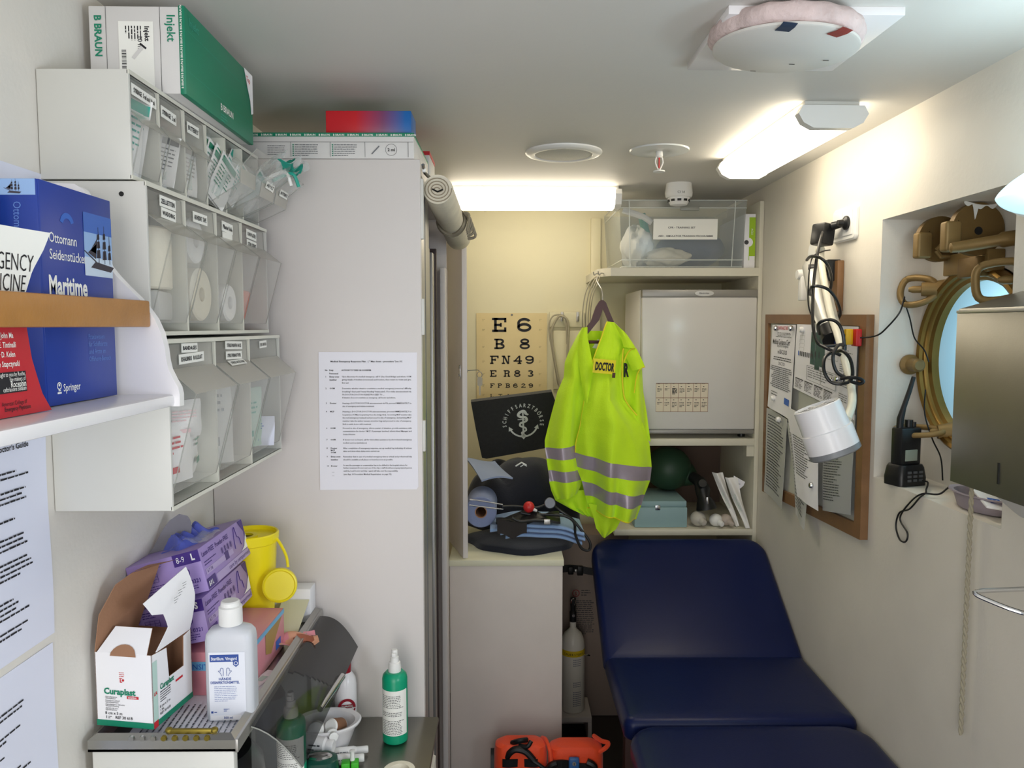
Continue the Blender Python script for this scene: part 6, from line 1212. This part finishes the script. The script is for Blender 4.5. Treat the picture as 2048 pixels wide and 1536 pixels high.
b = MB(); b.tube([(1.035, 1.88, 1.297), (1.03, 1.85, 1.30), (1.02, 1.83, 1.297), (1.0, 1.80, 1.292), (.985, 1.775, 1.289), (.966, 1.765, 1.28), (.962, 1.80, 1.245), (.962, 1.845, 1.225), (.962, 1.86, 1.188), (.962, 1.84, 1.160), (.962, 1.812, 1.162), (.962, 1.805, 1.185), (.962, 1.842, 1.212), (.962, 1.80, 1.26), (.968, 1.76, 1.29), (1.0, 1.745, 1.293), (1.03, 1.75, 1.31), (1.035, 1.72, 1.30)], .0021, 0, 6, 8)
tag(b.build('charger_cable', 'black'), 'black charger cable hanging in a twisted loop below the sill', 'cable')
b = MB(); b.tube([(.93, 2.04, 1.648), (.962, 1.995, 1.655), (.975, 1.96, 1.68), (.99, 1.935, 1.715), (1.01, 1.955, 1.752), (1.015, 1.965, 1.745)], .0021, 0, 6, 8); b.tube([(1.012, 1.962, 1.748), (1.03, 1.962, 1.70), (1.035, 1.945, 1.65), (1.05, 1.925, 1.62), (1.06, 1.92, 1.59)], .0019, 0, 6, 8); b.tube([(1.06, 1.93, 1.52), (1.055, 1.92, 1.46), (1.06, 1.89, 1.40), (1.06, 1.85, 1.36), (1.05, 1.82, 1.31)], .0019, 0, 6, 8)
tag(b.build('hanging_cable', 'black'), 'thin black wire strung from the brass clamp toward the corkboard', 'cable')
t = thing('kidney_dish', 'grey cardboard kidney dish with packets on the porthole sill', 'dish', (1.03, 1.63, NZ0))
b = MB(); M = Matrix.Translation((1.032, 1.625, NZ0+.0005)) @ Matrix.Rotation(math.radians(96), 4, 'Z'); b.lathe([(0, 0), (.036, 0), (.040, .003), (.047, .032), (.054, .036), (.053, .039), (.046, .037), (.037, .006), (0, .004)], M, 0, 40, sx=1.75, sy=1.0); b.build('dish', mat('pulp', '9a9098', .85, bump=.3, bscale=60).name, t)
b = MB(); b.T = EU((1.02, 1.585, NZ0+.030), 8, -10, 75); b.box(-.05, .05, -.026, .026, 0, .006, 0, .002); b.rect(Matrix.Translation((0, 0, .0064)), -.03, .0, -.012, .012, 1); b.text('LS', Matrix.Translation((-.026, -.007, .0068)), .018, 0, .02)
tag(b.build('dressing_packet', ['carton_white', 'mid_blue']), 'white packet with blue print lying in the grey kidney dish', 'packet')
b = MB(); R0 = Vector((.955, 1.55, 1.40)); pts = []
for k in range(2):
    b.loft([((R0.x+.0022*math.cos(i*.9+math.pi*k), R0.y+.0022*math.sin(i*.9+math.pi*k), 1.40-.0048*i), .0031) for i in range(121)], 0, 8)
tag(b.build('pull_rope', mat('rope', 'a39c88', .9, bump=.4, bscale=200).name), 'twisted pale rope hanging down from behind the steel dispenser', 'rope')
t = thing('towel_dispenser', 'brushed steel paper towel dispenser on the wall beside the porthole', 'dispenser', (.91, 1.3, 1.39))
b = MB(); b.prism([(.968, 1.745), (.853, 1.712), (.849, 1.706), (.849, 1.385), (.968, 1.385)][::-1], frame((0, 0, 0), (1, 0, 0), (0, 0, 1)), -1.447, -1.16); b.build('housing', 'steel_brushed', t)
b = MB(); b.box(.8475, .850, 1.303, 1.3065, 1.408, 1.445, 0); b.build('level_slot', 'black', t)
b = MB(); b.box(.847, .8495, 1.16, 1.447, 1.704, 1.709, 0, .0005); b.build('lid_edge', 'alu', t)
b = MB(); b.grid(lambda u, v: (.89+.07*v+.01*math.sin(3*v), 1.18+.235*u-.02*v, 1.386-.062*math.sin(1.5*v)), 6, 10, 0, .0015); b.build('towel_chute', 'grey_plastic', t)
t = thing('dispenser_lever', 'bent chrome lever arm sticking out at the right edge below the steel dispenser', 'lever', (.9, 1.16, 1.27))
b = MB(); b.tube([(.968, 1.165, 1.277), (.80, 1.163, 1.272), (.735, 1.161, 1.2695), (.727, 1.158, 1.2665), (.735, 1.15, 1.262), (.768, 1.125, 1.252), (.80, 1.12, 1.250), (.968, 1.12, 1.252)], .0036, 0, 10, 4); b.build('wire', 'chrome', t)
b = MB(); b.box(.958, .9695, 1.09, 1.19, 1.235, 1.29, 0, .003); b.build('wall_fixing', 'white_plastic', t)
t = thing('wall_lamp', 'lit oval wall lamp with a white rim at the upper right', 'wall lamp', (.97, 1.2, 1.9))
mat('cool_glow', 'cfeaf5', .3, emit='b4dff0', estr=.8)
l = bpy.data.lights.new('wall_lamp_light', 'POINT'); l.energy = 1.6; l.color = (.72, .92, 1.0); l.shadow_soft_size = .04; o = bpy.data.objects.new('wall_lamp_light', l); COL.objects.link(o); o.location = (.835, 1.21, 1.955)
def lens(k, d, y0=1.225, L=.236, H=.056):                           # pointed oval outline, k scales it, d its height off the wall
    return lambda u: (.968-d, y0+L*k*math.cos(2*math.pi*u), 1.907+H*k*math.sin(2*math.pi*u)*abs(math.sin(2*math.pi*u))**.35)
def stack(b, rows, m=0, n=72):
    R_ = [[b.v(lens(k, d)(i/n)) for i in range(n)] for k, d in rows]
    for A, B in zip(R_, R_[1:]):
        for i in range(n): b.f([A[i], A[(i+1) % n], B[(i+1) % n], B[i]], m)
    return R_
b = MB(); R_ = stack(b, [(.90, .02), (.89, .045), (.84, .07), (.74, .088), (.55, .098), (.3, .102)]); b.f(R_[-1]); b.build('glass_shade', 'cool_glow', t)
b = MB(); stack(b, [(1.0, 0), (1.02, .01), (1.02, .022), (.98, .034), (.91, .036), (.895, .024)]); b.build('rim', 'white_plastic', t)
# ---------------------------------------------------------------- cork board and papers
t = thing('notice_board', 'wood framed notice board with pinned papers on the right wall', 'notice board', (.96, 2.42, 1.07))
OT = [(2.816, 1.722), (2.024, 1.710), (2.018, 1.108), (2.806, 1.070)]; IT = [(2.785, 1.690), (2.062, 1.680), (2.056, 1.146), (2.775, 1.108)]
b = MB()
for x, m in ((.969, 0), (.948, 0)): pass
for i in range(4):
    j = (i+1) % 4
    for q in (((.948, OT[i]), (.948, OT[j]), (.948, IT[j]), (.948, IT[i])), ((.969, OT[i]), (.969, OT[j]), (.948, OT[j]), (.948, OT[i])), ((.948, IT[i]), (.948, IT[j]), (.962, IT[j]), (.962, IT[i]))): b.poly([(x, *p) for x, p in q])
b.build('frame', 'wood_frame', t)
b = MB(); b.poly([(.958, *p) for p in OT]); b.poly([(.9685, *p) for p in OT]); b.build('board_surface', mat('board_grey', 'c3c4bd', .6, var=.05).name, t)
def pinned(label, P, X, seed, fn, mname='paper', curl=.006, cat='notice', bow=0):
    t2 = thing('pinned_sheet', label, cat, (X, (P[0][0]+P[1][0])/2, P[3][1]), 'papers on the notice board')
    bl = lambda u, v: tuple((P[0][i]*(1-u)+P[1][i]*u)*(1-v)+(P[3][i]*(1-u)+P[2][i]*u)*v for i in (0, 1))
    def S(u, v, o=0):
        y, z = bl(u, v); return Vector((X-o-curl*(math.sin(3.1*v+seed)*.5+.5)*v-.003*math.sin(5*u+seed)-bow*v*v, y, z))
    b = MB(); b.grid(S, 12, 16, 0, -.0006); b.build('sheet', mname, t2)
    b = MB()
    def bar(u0, u1, v0, v1, m=0): b.poly([S(u0, v0, .0012), S(u1, v0, .0012), S(u1, v1, .0012), S(u0, v1, .0012)], m)
    fn(bar, S, b); b.build('printing', ['dark_grey', 'red', 'mid_blue', 'deep_green', 'alu_dark'], t2)
    return t2
R7 = random.Random(12)
def rows(bar, u0, u1, v0, v1, n, m=0, h=.45, cen=False):
    for k in range(n):
        v = v0+(v1-v0)*k/n; hh = (v1-v0)/n*h; L = (u1-u0)*R7.uniform(.6, 1); a = u0+((u1-u0)-L)/2*(1 if cen else 0); e = a+L
        while a < e: w = R7.uniform(.02, .09); bar(a, min(a+w, e), v, v+hh, m); a += w+.012
def tx7(b, S, s, u, v, sz, m=0, bold=.01, fit=None, al='C'):
    o = S(u, v, .0016); b.text(s, frame(o, S(u+.01, v)-S(u, v), (0, 0, 1)), sz, m, bold, al, fit=fit)
def cert(bar, S, b):
    tx7(b, S, 'SCHIFFSARZTBÖRSE', .5, .055, .016, 1, .01, .11); rows(bar, .2, .85, .09, .15, 4, 0, .35, True); tx7(b, S, 'Medical Guidance Certificate', .52, .225, .026, 0, .01, .175); tx7(b, S, 'Ship Doctor Emergencies', .5, .255, .014, 0, 0, .09)
    tx7(b, S, 'on SEA CLOUD', .5, .33, .02, 0, .01, .075); rows(bar, .1, .95, .37, .42, 2, 0, .4, True); tx7(b, S, 'DOCTOR', .5, .46, .016, 0, 0, .05); rows(bar, .05, .95, .48, .74, 12, 4, .5, True); rows(bar, .15, .5, .78, .84, 2, 4, .4); bar(.68, .9, .80, .87, 2)
def plan(bar, S, b):
    for (u0, u1, v0, v1) in ((.27, .34, .10, .55), (.345, .42, .10, .60), (.42, .50, .16, .55)): bar(u0, u1, v0, v1, 3)
    for k in range(6): bar(.285+.03*(k % 3)*2, .30+.03*(k % 3)*2, .16+.2*(k//3), .24+.2*(k//3), 0)
    for k in range(4): bar(.08, .16, .16+.06*k, .162+.06*k); bar(.08, .082, .16+.06*k, .205+.06*k); bar(.158, .16, .16+.06*k, .205+.06*k)
    for k in range(9): bar(.06+.03*k, .075+.03*k, .40, .47, 2 if k == 0 else 0)
    for v in (.58, .78): bar(.22, .7, v, v+.004)
    for u in (.22, .45, .7): bar(u, u+.004, .58, .78)
    rows(bar, .24, .68, .6, .76, 5, 4, .3)
    for k in range(4): bar(.03+.16*k, .17+.16*k, .815, .83, 0); rows(bar, .03+.16*k, .17+.16*k, .84, .97, 7, 0, .4)
    for k in range(5): rows(bar, .75, .95, .1+.17*k, .2+.17*k, 4, 4, .3)
    bar(.55, .72, .2, .203); bar(.55, .72, .42, .423); bar(.55, .552, .2, .42); bar(.72, .722, .2, .42)
txtonly = lambda n, m=4, u0=.08, u1=.92: (lambda bar, S, b: rows(bar, u0, u1, .06, .92, n, m, .35))
pinned('narrow certificate sheet pinned at the upper left of the notice board', [(2.722, 1.684), (2.512, 1.684), (2.512, 1.37), (2.722, 1.395)], .945, 1, cert, bow=.01)
pinned('wide deck plan sheet pinned at the top right of the notice board', [(2.492, 1.686), (2.058, 1.678), (2.066, 1.425), (2.508, 1.478)], .9455, 2, plan)
pinned('grey text sheet hanging at the lower left of the notice board', [(2.765, 1.385), (2.552, 1.368), (2.578, 1.058), (2.765, 1.078)], .944, 3, txtonly(26), mat('paper_grey', 'b9bab8', .6).name)
pinned('slanted grey sheet hanging below the notice board frame', [(2.56, 1.36), (2.36, 1.33), (2.35, 1.045), (2.43, 1.075)], .940, 4, txtonly(24), 'paper_grey', .012)
pinned('white ring binder page with punched edge hanging behind the exam lamp head', [(2.555, 1.412), (2.30, 1.40), (2.232, 1.135), (2.40, 1.142)], .934, 5, lambda bar, S, b: ([bar(.02, .06, .3+.016*k, .307+.016*k) for k in range(26)], rows(bar, .12, .8, .3, .75, 16, 0, .35)), 'paper', .014)
def only(bar, S, b): rows(bar, .05, .7, .1, .9, 30, 4, .35); tx7(b, S, 'only', .72, .30, .045, 0, .01)
pinned('grey plastic sleeve with a handwritten word at the lower right of the notice board', [(2.26, 1.42), (2.062, 1.44), (2.062, 1.165), (2.24, 1.135)], .9415, 6, only, mat('sleeve_grey', 'a9abad', .3).name)
for k, (y, z, m, lab) in enumerate(((2.672, 1.672, 'chrome', 'silver pin at the top left corner of the certificate sheet'), (2.53, 1.672, 'chrome', 'silver pin at the top right corner of the certificate sheet'), (2.44, 1.668, 'white_plastic', 'white magnet at the top left of the deck plan sheet'), (2.66, 1.43, 'white_plastic', 'white magnet at the foot of the certificate sheet'), (2.60, 1.362, 'white_plastic', 'white magnet at the top of the lower left grey sheet'), (2.285, 1.20, 'chrome', 'silver pin at the foot of the ring binder page'), (2.20, 1.525, 'chrome', 'left one of two silver pins below the cable loops'), (2.165, 1.531, 'chrome', 'right one of two silver pins below the cable loops'))):
    b = MB(); X = .941 if k not in (3, 4, 5) else (.926 if k == 5 else .932); b.lathe([(0, .012), (.007, .011), (.0095, .006), (.0095, .001), (.006, -.004), (0, -.004)], frame((X, y, z), (0, -1, 0), (0, 0, 1)), 0, 18)
    tag(b.build('board_magnet', m), lab, 'pin', 'pins on the notice board')
t = thing('key_tag', 'red and yellow plastic tag hanging on the notice board beside the lamp arm', 'tag', (.94, 2.04, 1.65))
b = MB(); b.box(.905, .925, 2.045, 2.062, 1.630, 1.672, 0, .003); b.box(.925, .942, 2.03, 2.062, 1.626, 1.672, 1, .004); b.build('tag_body', [mat('tag_yellow', 'e0b020', .4).name, mat('tag_red', 'c02020', .4).name], t)
b = MB(); b.tube([(.91, 2.054, 1.632), (.909, 2.054, 1.58), (.907, 2.054, 1.53)], .0022, 0, 6); b.box(.876, .91, 2.05, 2.058, 1.650, 1.658, 0); b.build('strap', 'black', t)
# ---------------------------------------------------------------- wall socket and exam lamp
t = thing('wall_socket', 'white double wall socket with rounded frame above the exam lamp', 'socket', (.965, 2.2, 1.92))
b = MB(); FW = frame((.9695, 2.21, 1.968), (0, -1, 0), (0, 0, 1)); b.T = FW; loftp(b, [(rr(.150, .096, .014), 0), (rr(.150, .096, .014), .006), (rr(.142, .088, .012), .010)]); b.box(-.06, .06, -.034, .034, .0098, .0125, 0, .001); b.box(-.001, .001, -.034, .034, .0124, .0128, 1); b.build('plate', ['white_plastic', 'grey_plastic'], t)
b = MB(); b.T = FW; b.lathe([(.0205, .0125), (.0205, .004), (0, .004)], Matrix.Translation((.032, 0, 0)), 0, 28); b.lathe([(.0225, .0126), (.0205, .0132)], Matrix.Translation((.032, 0, 0)), 1, 28); b.build('outlet', ['grey_plastic', 'white_plastic'], t)
t = thing('plug_adapter', 'black plug with transformer block in the right half of wall socket', 'plug', (.93, 2.18, 1.93))
b = MB(); b.T = FW; b.lathe([(0, .013), (.019, .013), (.020, .016), (.019, .02), (.010, .026), (.008, .04), (0, .041)], Matrix.Translation((.032, 0, 0)), 0, 24); b.build('plug_head', 'black_plastic', t)
b = MB(); b.T = EU((.922, 2.235, 1.944), 0, 8, 20); b.box(-.030, .014, -.022, .03, -.034, .028, 0, .006); b.loft([((.0, -.02, .02), .012), ((.012, -.045, .027), .010), ((.016, -.058, .026), .0105)], 0, 14); b.build('transformer_block', 'black_plastic', t)
t = thing('exam_lamp', 'white examination lamp with bendy arm reaching out from the right wall', 'lamp', (.93, 2.3, 1.75))
b = MB(); b.box(.95, .9695, 2.215, 2.298, 1.722, 1.868, 0, .003); b.build('wooden_mount', 'wood_frame', t)
b = MB(); b.lathe([(0, .02), (.036, .02), (.040, .015), (.040, .0), (0, 0)], frame((.9695, 2.40, 1.905), (0, -1, 0), (0, 0, 1)), 0, 32); b.build('wall_disc', 'white_plastic', t)
b = MB(); b.box(.915, .955, 2.24, 2.27, 1.835, 1.868, 0, .004); b.box(.93, .968, 2.235, 2.262, 1.81, 1.872, 0, .003); b.cyl((.88, 2.25, 1.845), (.90, 2.24, 1.845), .014, m=0, seg=16); b.build('bracket', 'black_plastic', t)
TB = [(0.92, 2.27, 1.902), (0.9, 2.2, 1.839), (0.879, 2.12, 1.772), (0.869, 2.06, 1.709), (0.861, 2.0, 1.663), (0.851, 1.94, 1.613), (0.844, 1.89, 1.566), (0.833, 1.84, 1.52), (0.815, 1.8, 1.492), (0.79, 1.765, 1.465)]
b = MB(); b.tube(TB, .0095, 0, 14, 6); b.ball(TB[0], .014, 0); b.build('bendy_arm', mat('arm_cream', 'e6e2d0', .35).name, t)
SH = [Vector((0.905, 2.29, 1.868)), Vector((0.888, 2.19, 1.778)), Vector((0.872, 2.10, 1.695)), Vector((0.870, 2.07, 1.672))]
b = MB(); b.loft([(SH[0], .018), (SH[0].lerp(SH[1], .15), .030), (SH[1], .033), (SH[2], .034), (SH[3], .032)], 0, 28, sy=.8); b.build('shade_sleeve', mat('sleeve_silver', 'bdbcb6', .3, .35).name, t)
b = MB(); b.loft([(SH[3], .029), (SH[3]+Vector((-.002, -.03, -.028)), .027)], 0, 20); b.cyl((.885, 2.06, 1.665), (.889, 2.04, 1.625), .014, m=1, seg=14); b.build('sleeve_end', ['black', mat('deep_blue', '26356e', .5).name], t)
b = MB(); b.lathe([(0, .012), (.014, .012), (.016, .006), (.016, -.03), (0, -.032)], frame((.93, 2.44, 1.842), (0, -1, 0), (0, 0, 1)), 0, 20); b.box(.925, .945, 2.42, 2.45, 1.76, 1.835, 0, .004); b.build('wall_clip', 'white_plastic', t)
HA, HB = Vector((.708, 1.742, 1.499)), Vector((.751, 1.728, 1.388)); d = (HB-HA).normalized(); MH = frame(HA, d.cross(Vector((0, 1, 0))), d.cross(d.cross(Vector((0, 1, 0))))); MH = MH if (MH.to_3x3() @ Vector((0, 0, 1))).dot(d) > 0 else frame(HA, -d.cross(Vector((0, 1, 0))), d.cross(d.cross(Vector((0, 1, 0)))))
b = MB(); b.lathe([(.046, .006), (.050, 0), (.0525, .002), (.0535, .05), (.054, .058), (.0575, .060), (.058, .064), (.0575, .104)], MH, 0, 48); b.build('lamp_head', 'white_gloss', t)
b = MB(); b.lathe([(.0575, .104), (.0577, .116), (.054, .119), (0, .119)], MH, 0, 48); b.build('lens_rim', mat('rim_grey', '7d7f82', .35).name, t)
b = MB(); b.T = MH
for k in range(4): b.box(-.048, .048, -.0022, .0022, .002, .006) if 0 else b.poly([Matrix.Rotation(k*math.pi/4, 4, 'Z') @ Vector(p) for p in ((-.048, -.003, .003), (.048, -.003, .003), (.048, .003, .003), (-.048, .003, .003))])
b.lathe([(.018, .003), (.022, .003)], None, 0, 32); b.lathe([(0, .0025), (.008, .0025)], None, 0, 20); b.lathe([(0, .014), (.047, .014)], None, 1, 40); b.build('vent_grille', ['white_gloss', mat('vent_shadow', '9a9892', .6).name], t)
b = MB()
for q in ([(0.905, 2.235, 1.925), (0.889, 2.18, 1.942), (0.854, 2.12, 1.887), (0.829, 2.08, 1.803), (0.804, 2.02, 1.722), (0.793, 1.98, 1.663), (0.797, 1.95, 1.632), (0.825, 1.94, 1.63), (0.857, 1.94, 1.635)], [(0.855, 2.2, 1.867), (0.835, 2.12, 1.87), (0.843, 2.08, 1.863), (0.864, 2.08, 1.844), (0.902, 2.14, 1.807), (0.92, 2.2, 1.768)], [(0.859, 2.18, 1.767), (0.81, 2.05, 1.782), (0.825, 2.03, 1.784), (0.852, 2.03, 1.772), (0.882, 2.05, 1.742), (0.911, 2.1, 1.71), (0.915, 2.16, 1.683)],
    [(0.835, 2.05, 1.659), (0.8, 1.97, 1.685), (0.814, 1.95, 1.696), (0.832, 1.94, 1.691), (0.843, 1.93, 1.67), (0.85, 1.93, 1.632), (0.846, 1.93, 1.607), (0.815, 1.93, 1.62), (0.797, 1.95, 1.632)], [(0.857, 1.94, 1.63), (0.824, 1.9, 1.633), (0.799, 1.87, 1.616), (0.794, 1.86, 1.592), (0.8, 1.85, 1.568), (0.815, 1.84, 1.557)],
    [(0.821, 1.92, 1.614), (0.82, 1.87, 1.619), (0.83, 1.85, 1.601), (0.833, 1.84, 1.569), (0.827, 1.84, 1.548), (0.804, 1.84, 1.541), (0.783, 1.85, 1.547), (0.772, 1.86, 1.573), (0.782, 1.88, 1.603), (0.812, 1.9, 1.617)], [(0.797, 1.82, 1.555), (0.809, 1.8, 1.559), (0.83, 1.8, 1.557), (0.841, 1.8, 1.55), (0.831, 1.8, 1.544), (0.809, 1.8, 1.551)]): b.tube(q, .0042, 0, 8, 6)
b.tube([(0.92, 2.2, 1.895), (0.878, 2.15, 1.886), (0.843, 2.13, 1.868), (0.823, 2.1, 1.818), (0.816, 2.08, 1.736), (0.823, 2.05, 1.689)], .002, 0, 6, 6)
b.build('power_cord', 'black_plastic', t)
# ---------------------------------------------------------------- ceiling fittings
t = thing('ceiling_hatch', 'square white ceiling hatch with a round taped cover plate', 'ceiling vent', (.5, 1.42, CE))
b = MB(); b.T = RZ((.506, 1.43, CE), .6); b.box(-.145, .145, -.138, .138, -.014, 0, 0, .001); b.build('board', 'white_gloss', t)
MD = EU((.481, 1.365, 2.153), 1.0, 3.2, 0)
b = MB(); b.T = MD
def ins(u, v):
    a = 2*math.pi*u; p = math.pi*(v*1.3-.65); r = .116+.013*math.cos(p)*(1+.12*math.sin(5*a)+.08*math.sin(23*a)); return (r*math.cos(a), r*math.sin(a)*.98, .0235+.0165*math.sin(p)+.001*math.sin(17*a))
b.grid(ins, 80, 10); b.build('insulation_ring', mat('insulation', 'd9c6c4', .95, bump=.8, bscale=90, var=.22, vscale=18).name, t)
b = MB(); b.lathe([(0, 0), (.118, 0), (.121, .002), (.121, .006), (0, .006)], MD, 0, 64)
for a, r in ((-60, .07), (-20, .09), (-100, .112)): b.box(0, 0, 0, 0, 0, 0) if 0 else b.poly([MD @ Vector((r*math.cos(math.radians(a))+dx, -r*math.sin(math.radians(a))*1.0+dy, -.0006)) for dx, dy in ((-.005, -.001), (.005, -.002), (.006, .001), (-.004, .002))], 1)
b.build('cover_plate', ['ceiling_paint', 'dark_grey'], t)
for x, y, m in ((-.035, -.112, mat('tape_blue', '2d3c55', .6).name), (.055, -.103, mat('tape_red', '8f3a34', .6).name)):
    b = MB(); b.T = MD @ Matrix.Translation((x, y, -.0012)) @ Matrix.Rotation(.5 if x > 0 else .1, 4, 'Z'); b.grid(lambda u, v: (-.013+.024*u, -.012+.03*v, .008*max(0, .35-v)), 4, 6, 0, .0006); b.build('tape_strip', m, t)
t = thing('ceiling_speaker', 'round white ceiling speaker in the middle of the ceiling', 'speaker', (.173, 2.35, CE)); MC = Matrix.Translation((.173, 2.35, CE))
b = MB(); b.lathe([(.115, 0), (.115, -.004), (.110, -.008), (.098, -.012), (.088, -.011), (.084, -.006)], MC, 0, 56); b.build('rim', 'white_plastic', t)
b = MB(); b.lathe([(.086, -.008), (.06, -.013), (0, -.015)], MC, 0, 56); b.build('grille', mat('grille', 'c9c8c0', .6, bump=.6, bscale=500).name, t)
t = thing('sprinkler', 'ceiling sprinkler head with a thin deflector beside the speaker', 'sprinkler', (.455, 2.325, CE)); MC = Matrix.Translation((.455, 2.325, CE))
b = MB(); b.lathe([(.088, 0), (.086, -.004), (.06, -.007), (.03, -.008), (.02, -.003), (0, -.003)], MC, 0, 44); b.build('escutcheon', mat('sprinkler_plate', 'd5d8d6', .25).name, t)
b = MB(); b.lathe([(.010, -.003), (.011, -.018), (.007, -.022), (0, -.022)], MC, 0, 20)
for s in (-1, 1): b.tube([MC @ Vector((s*.008, 0, -.02)), MC @ Vector((s*.011, 0, -.036)), MC @ Vector((s*.003, 0, -.055)), MC @ Vector((0, 0, -.058))], .0022, 0, 6, 4)
b.cyl(MC @ Vector((0, 0, -.022)), MC @ Vector((0, 0, -.052)), .002, m=1, seg=8); b.lathe([(0, -.058), (.017, -.060), (.018, -.064), (0, -.063)], MC, 0, 20); b.build('head', ['white_plastic', 'red'], t)
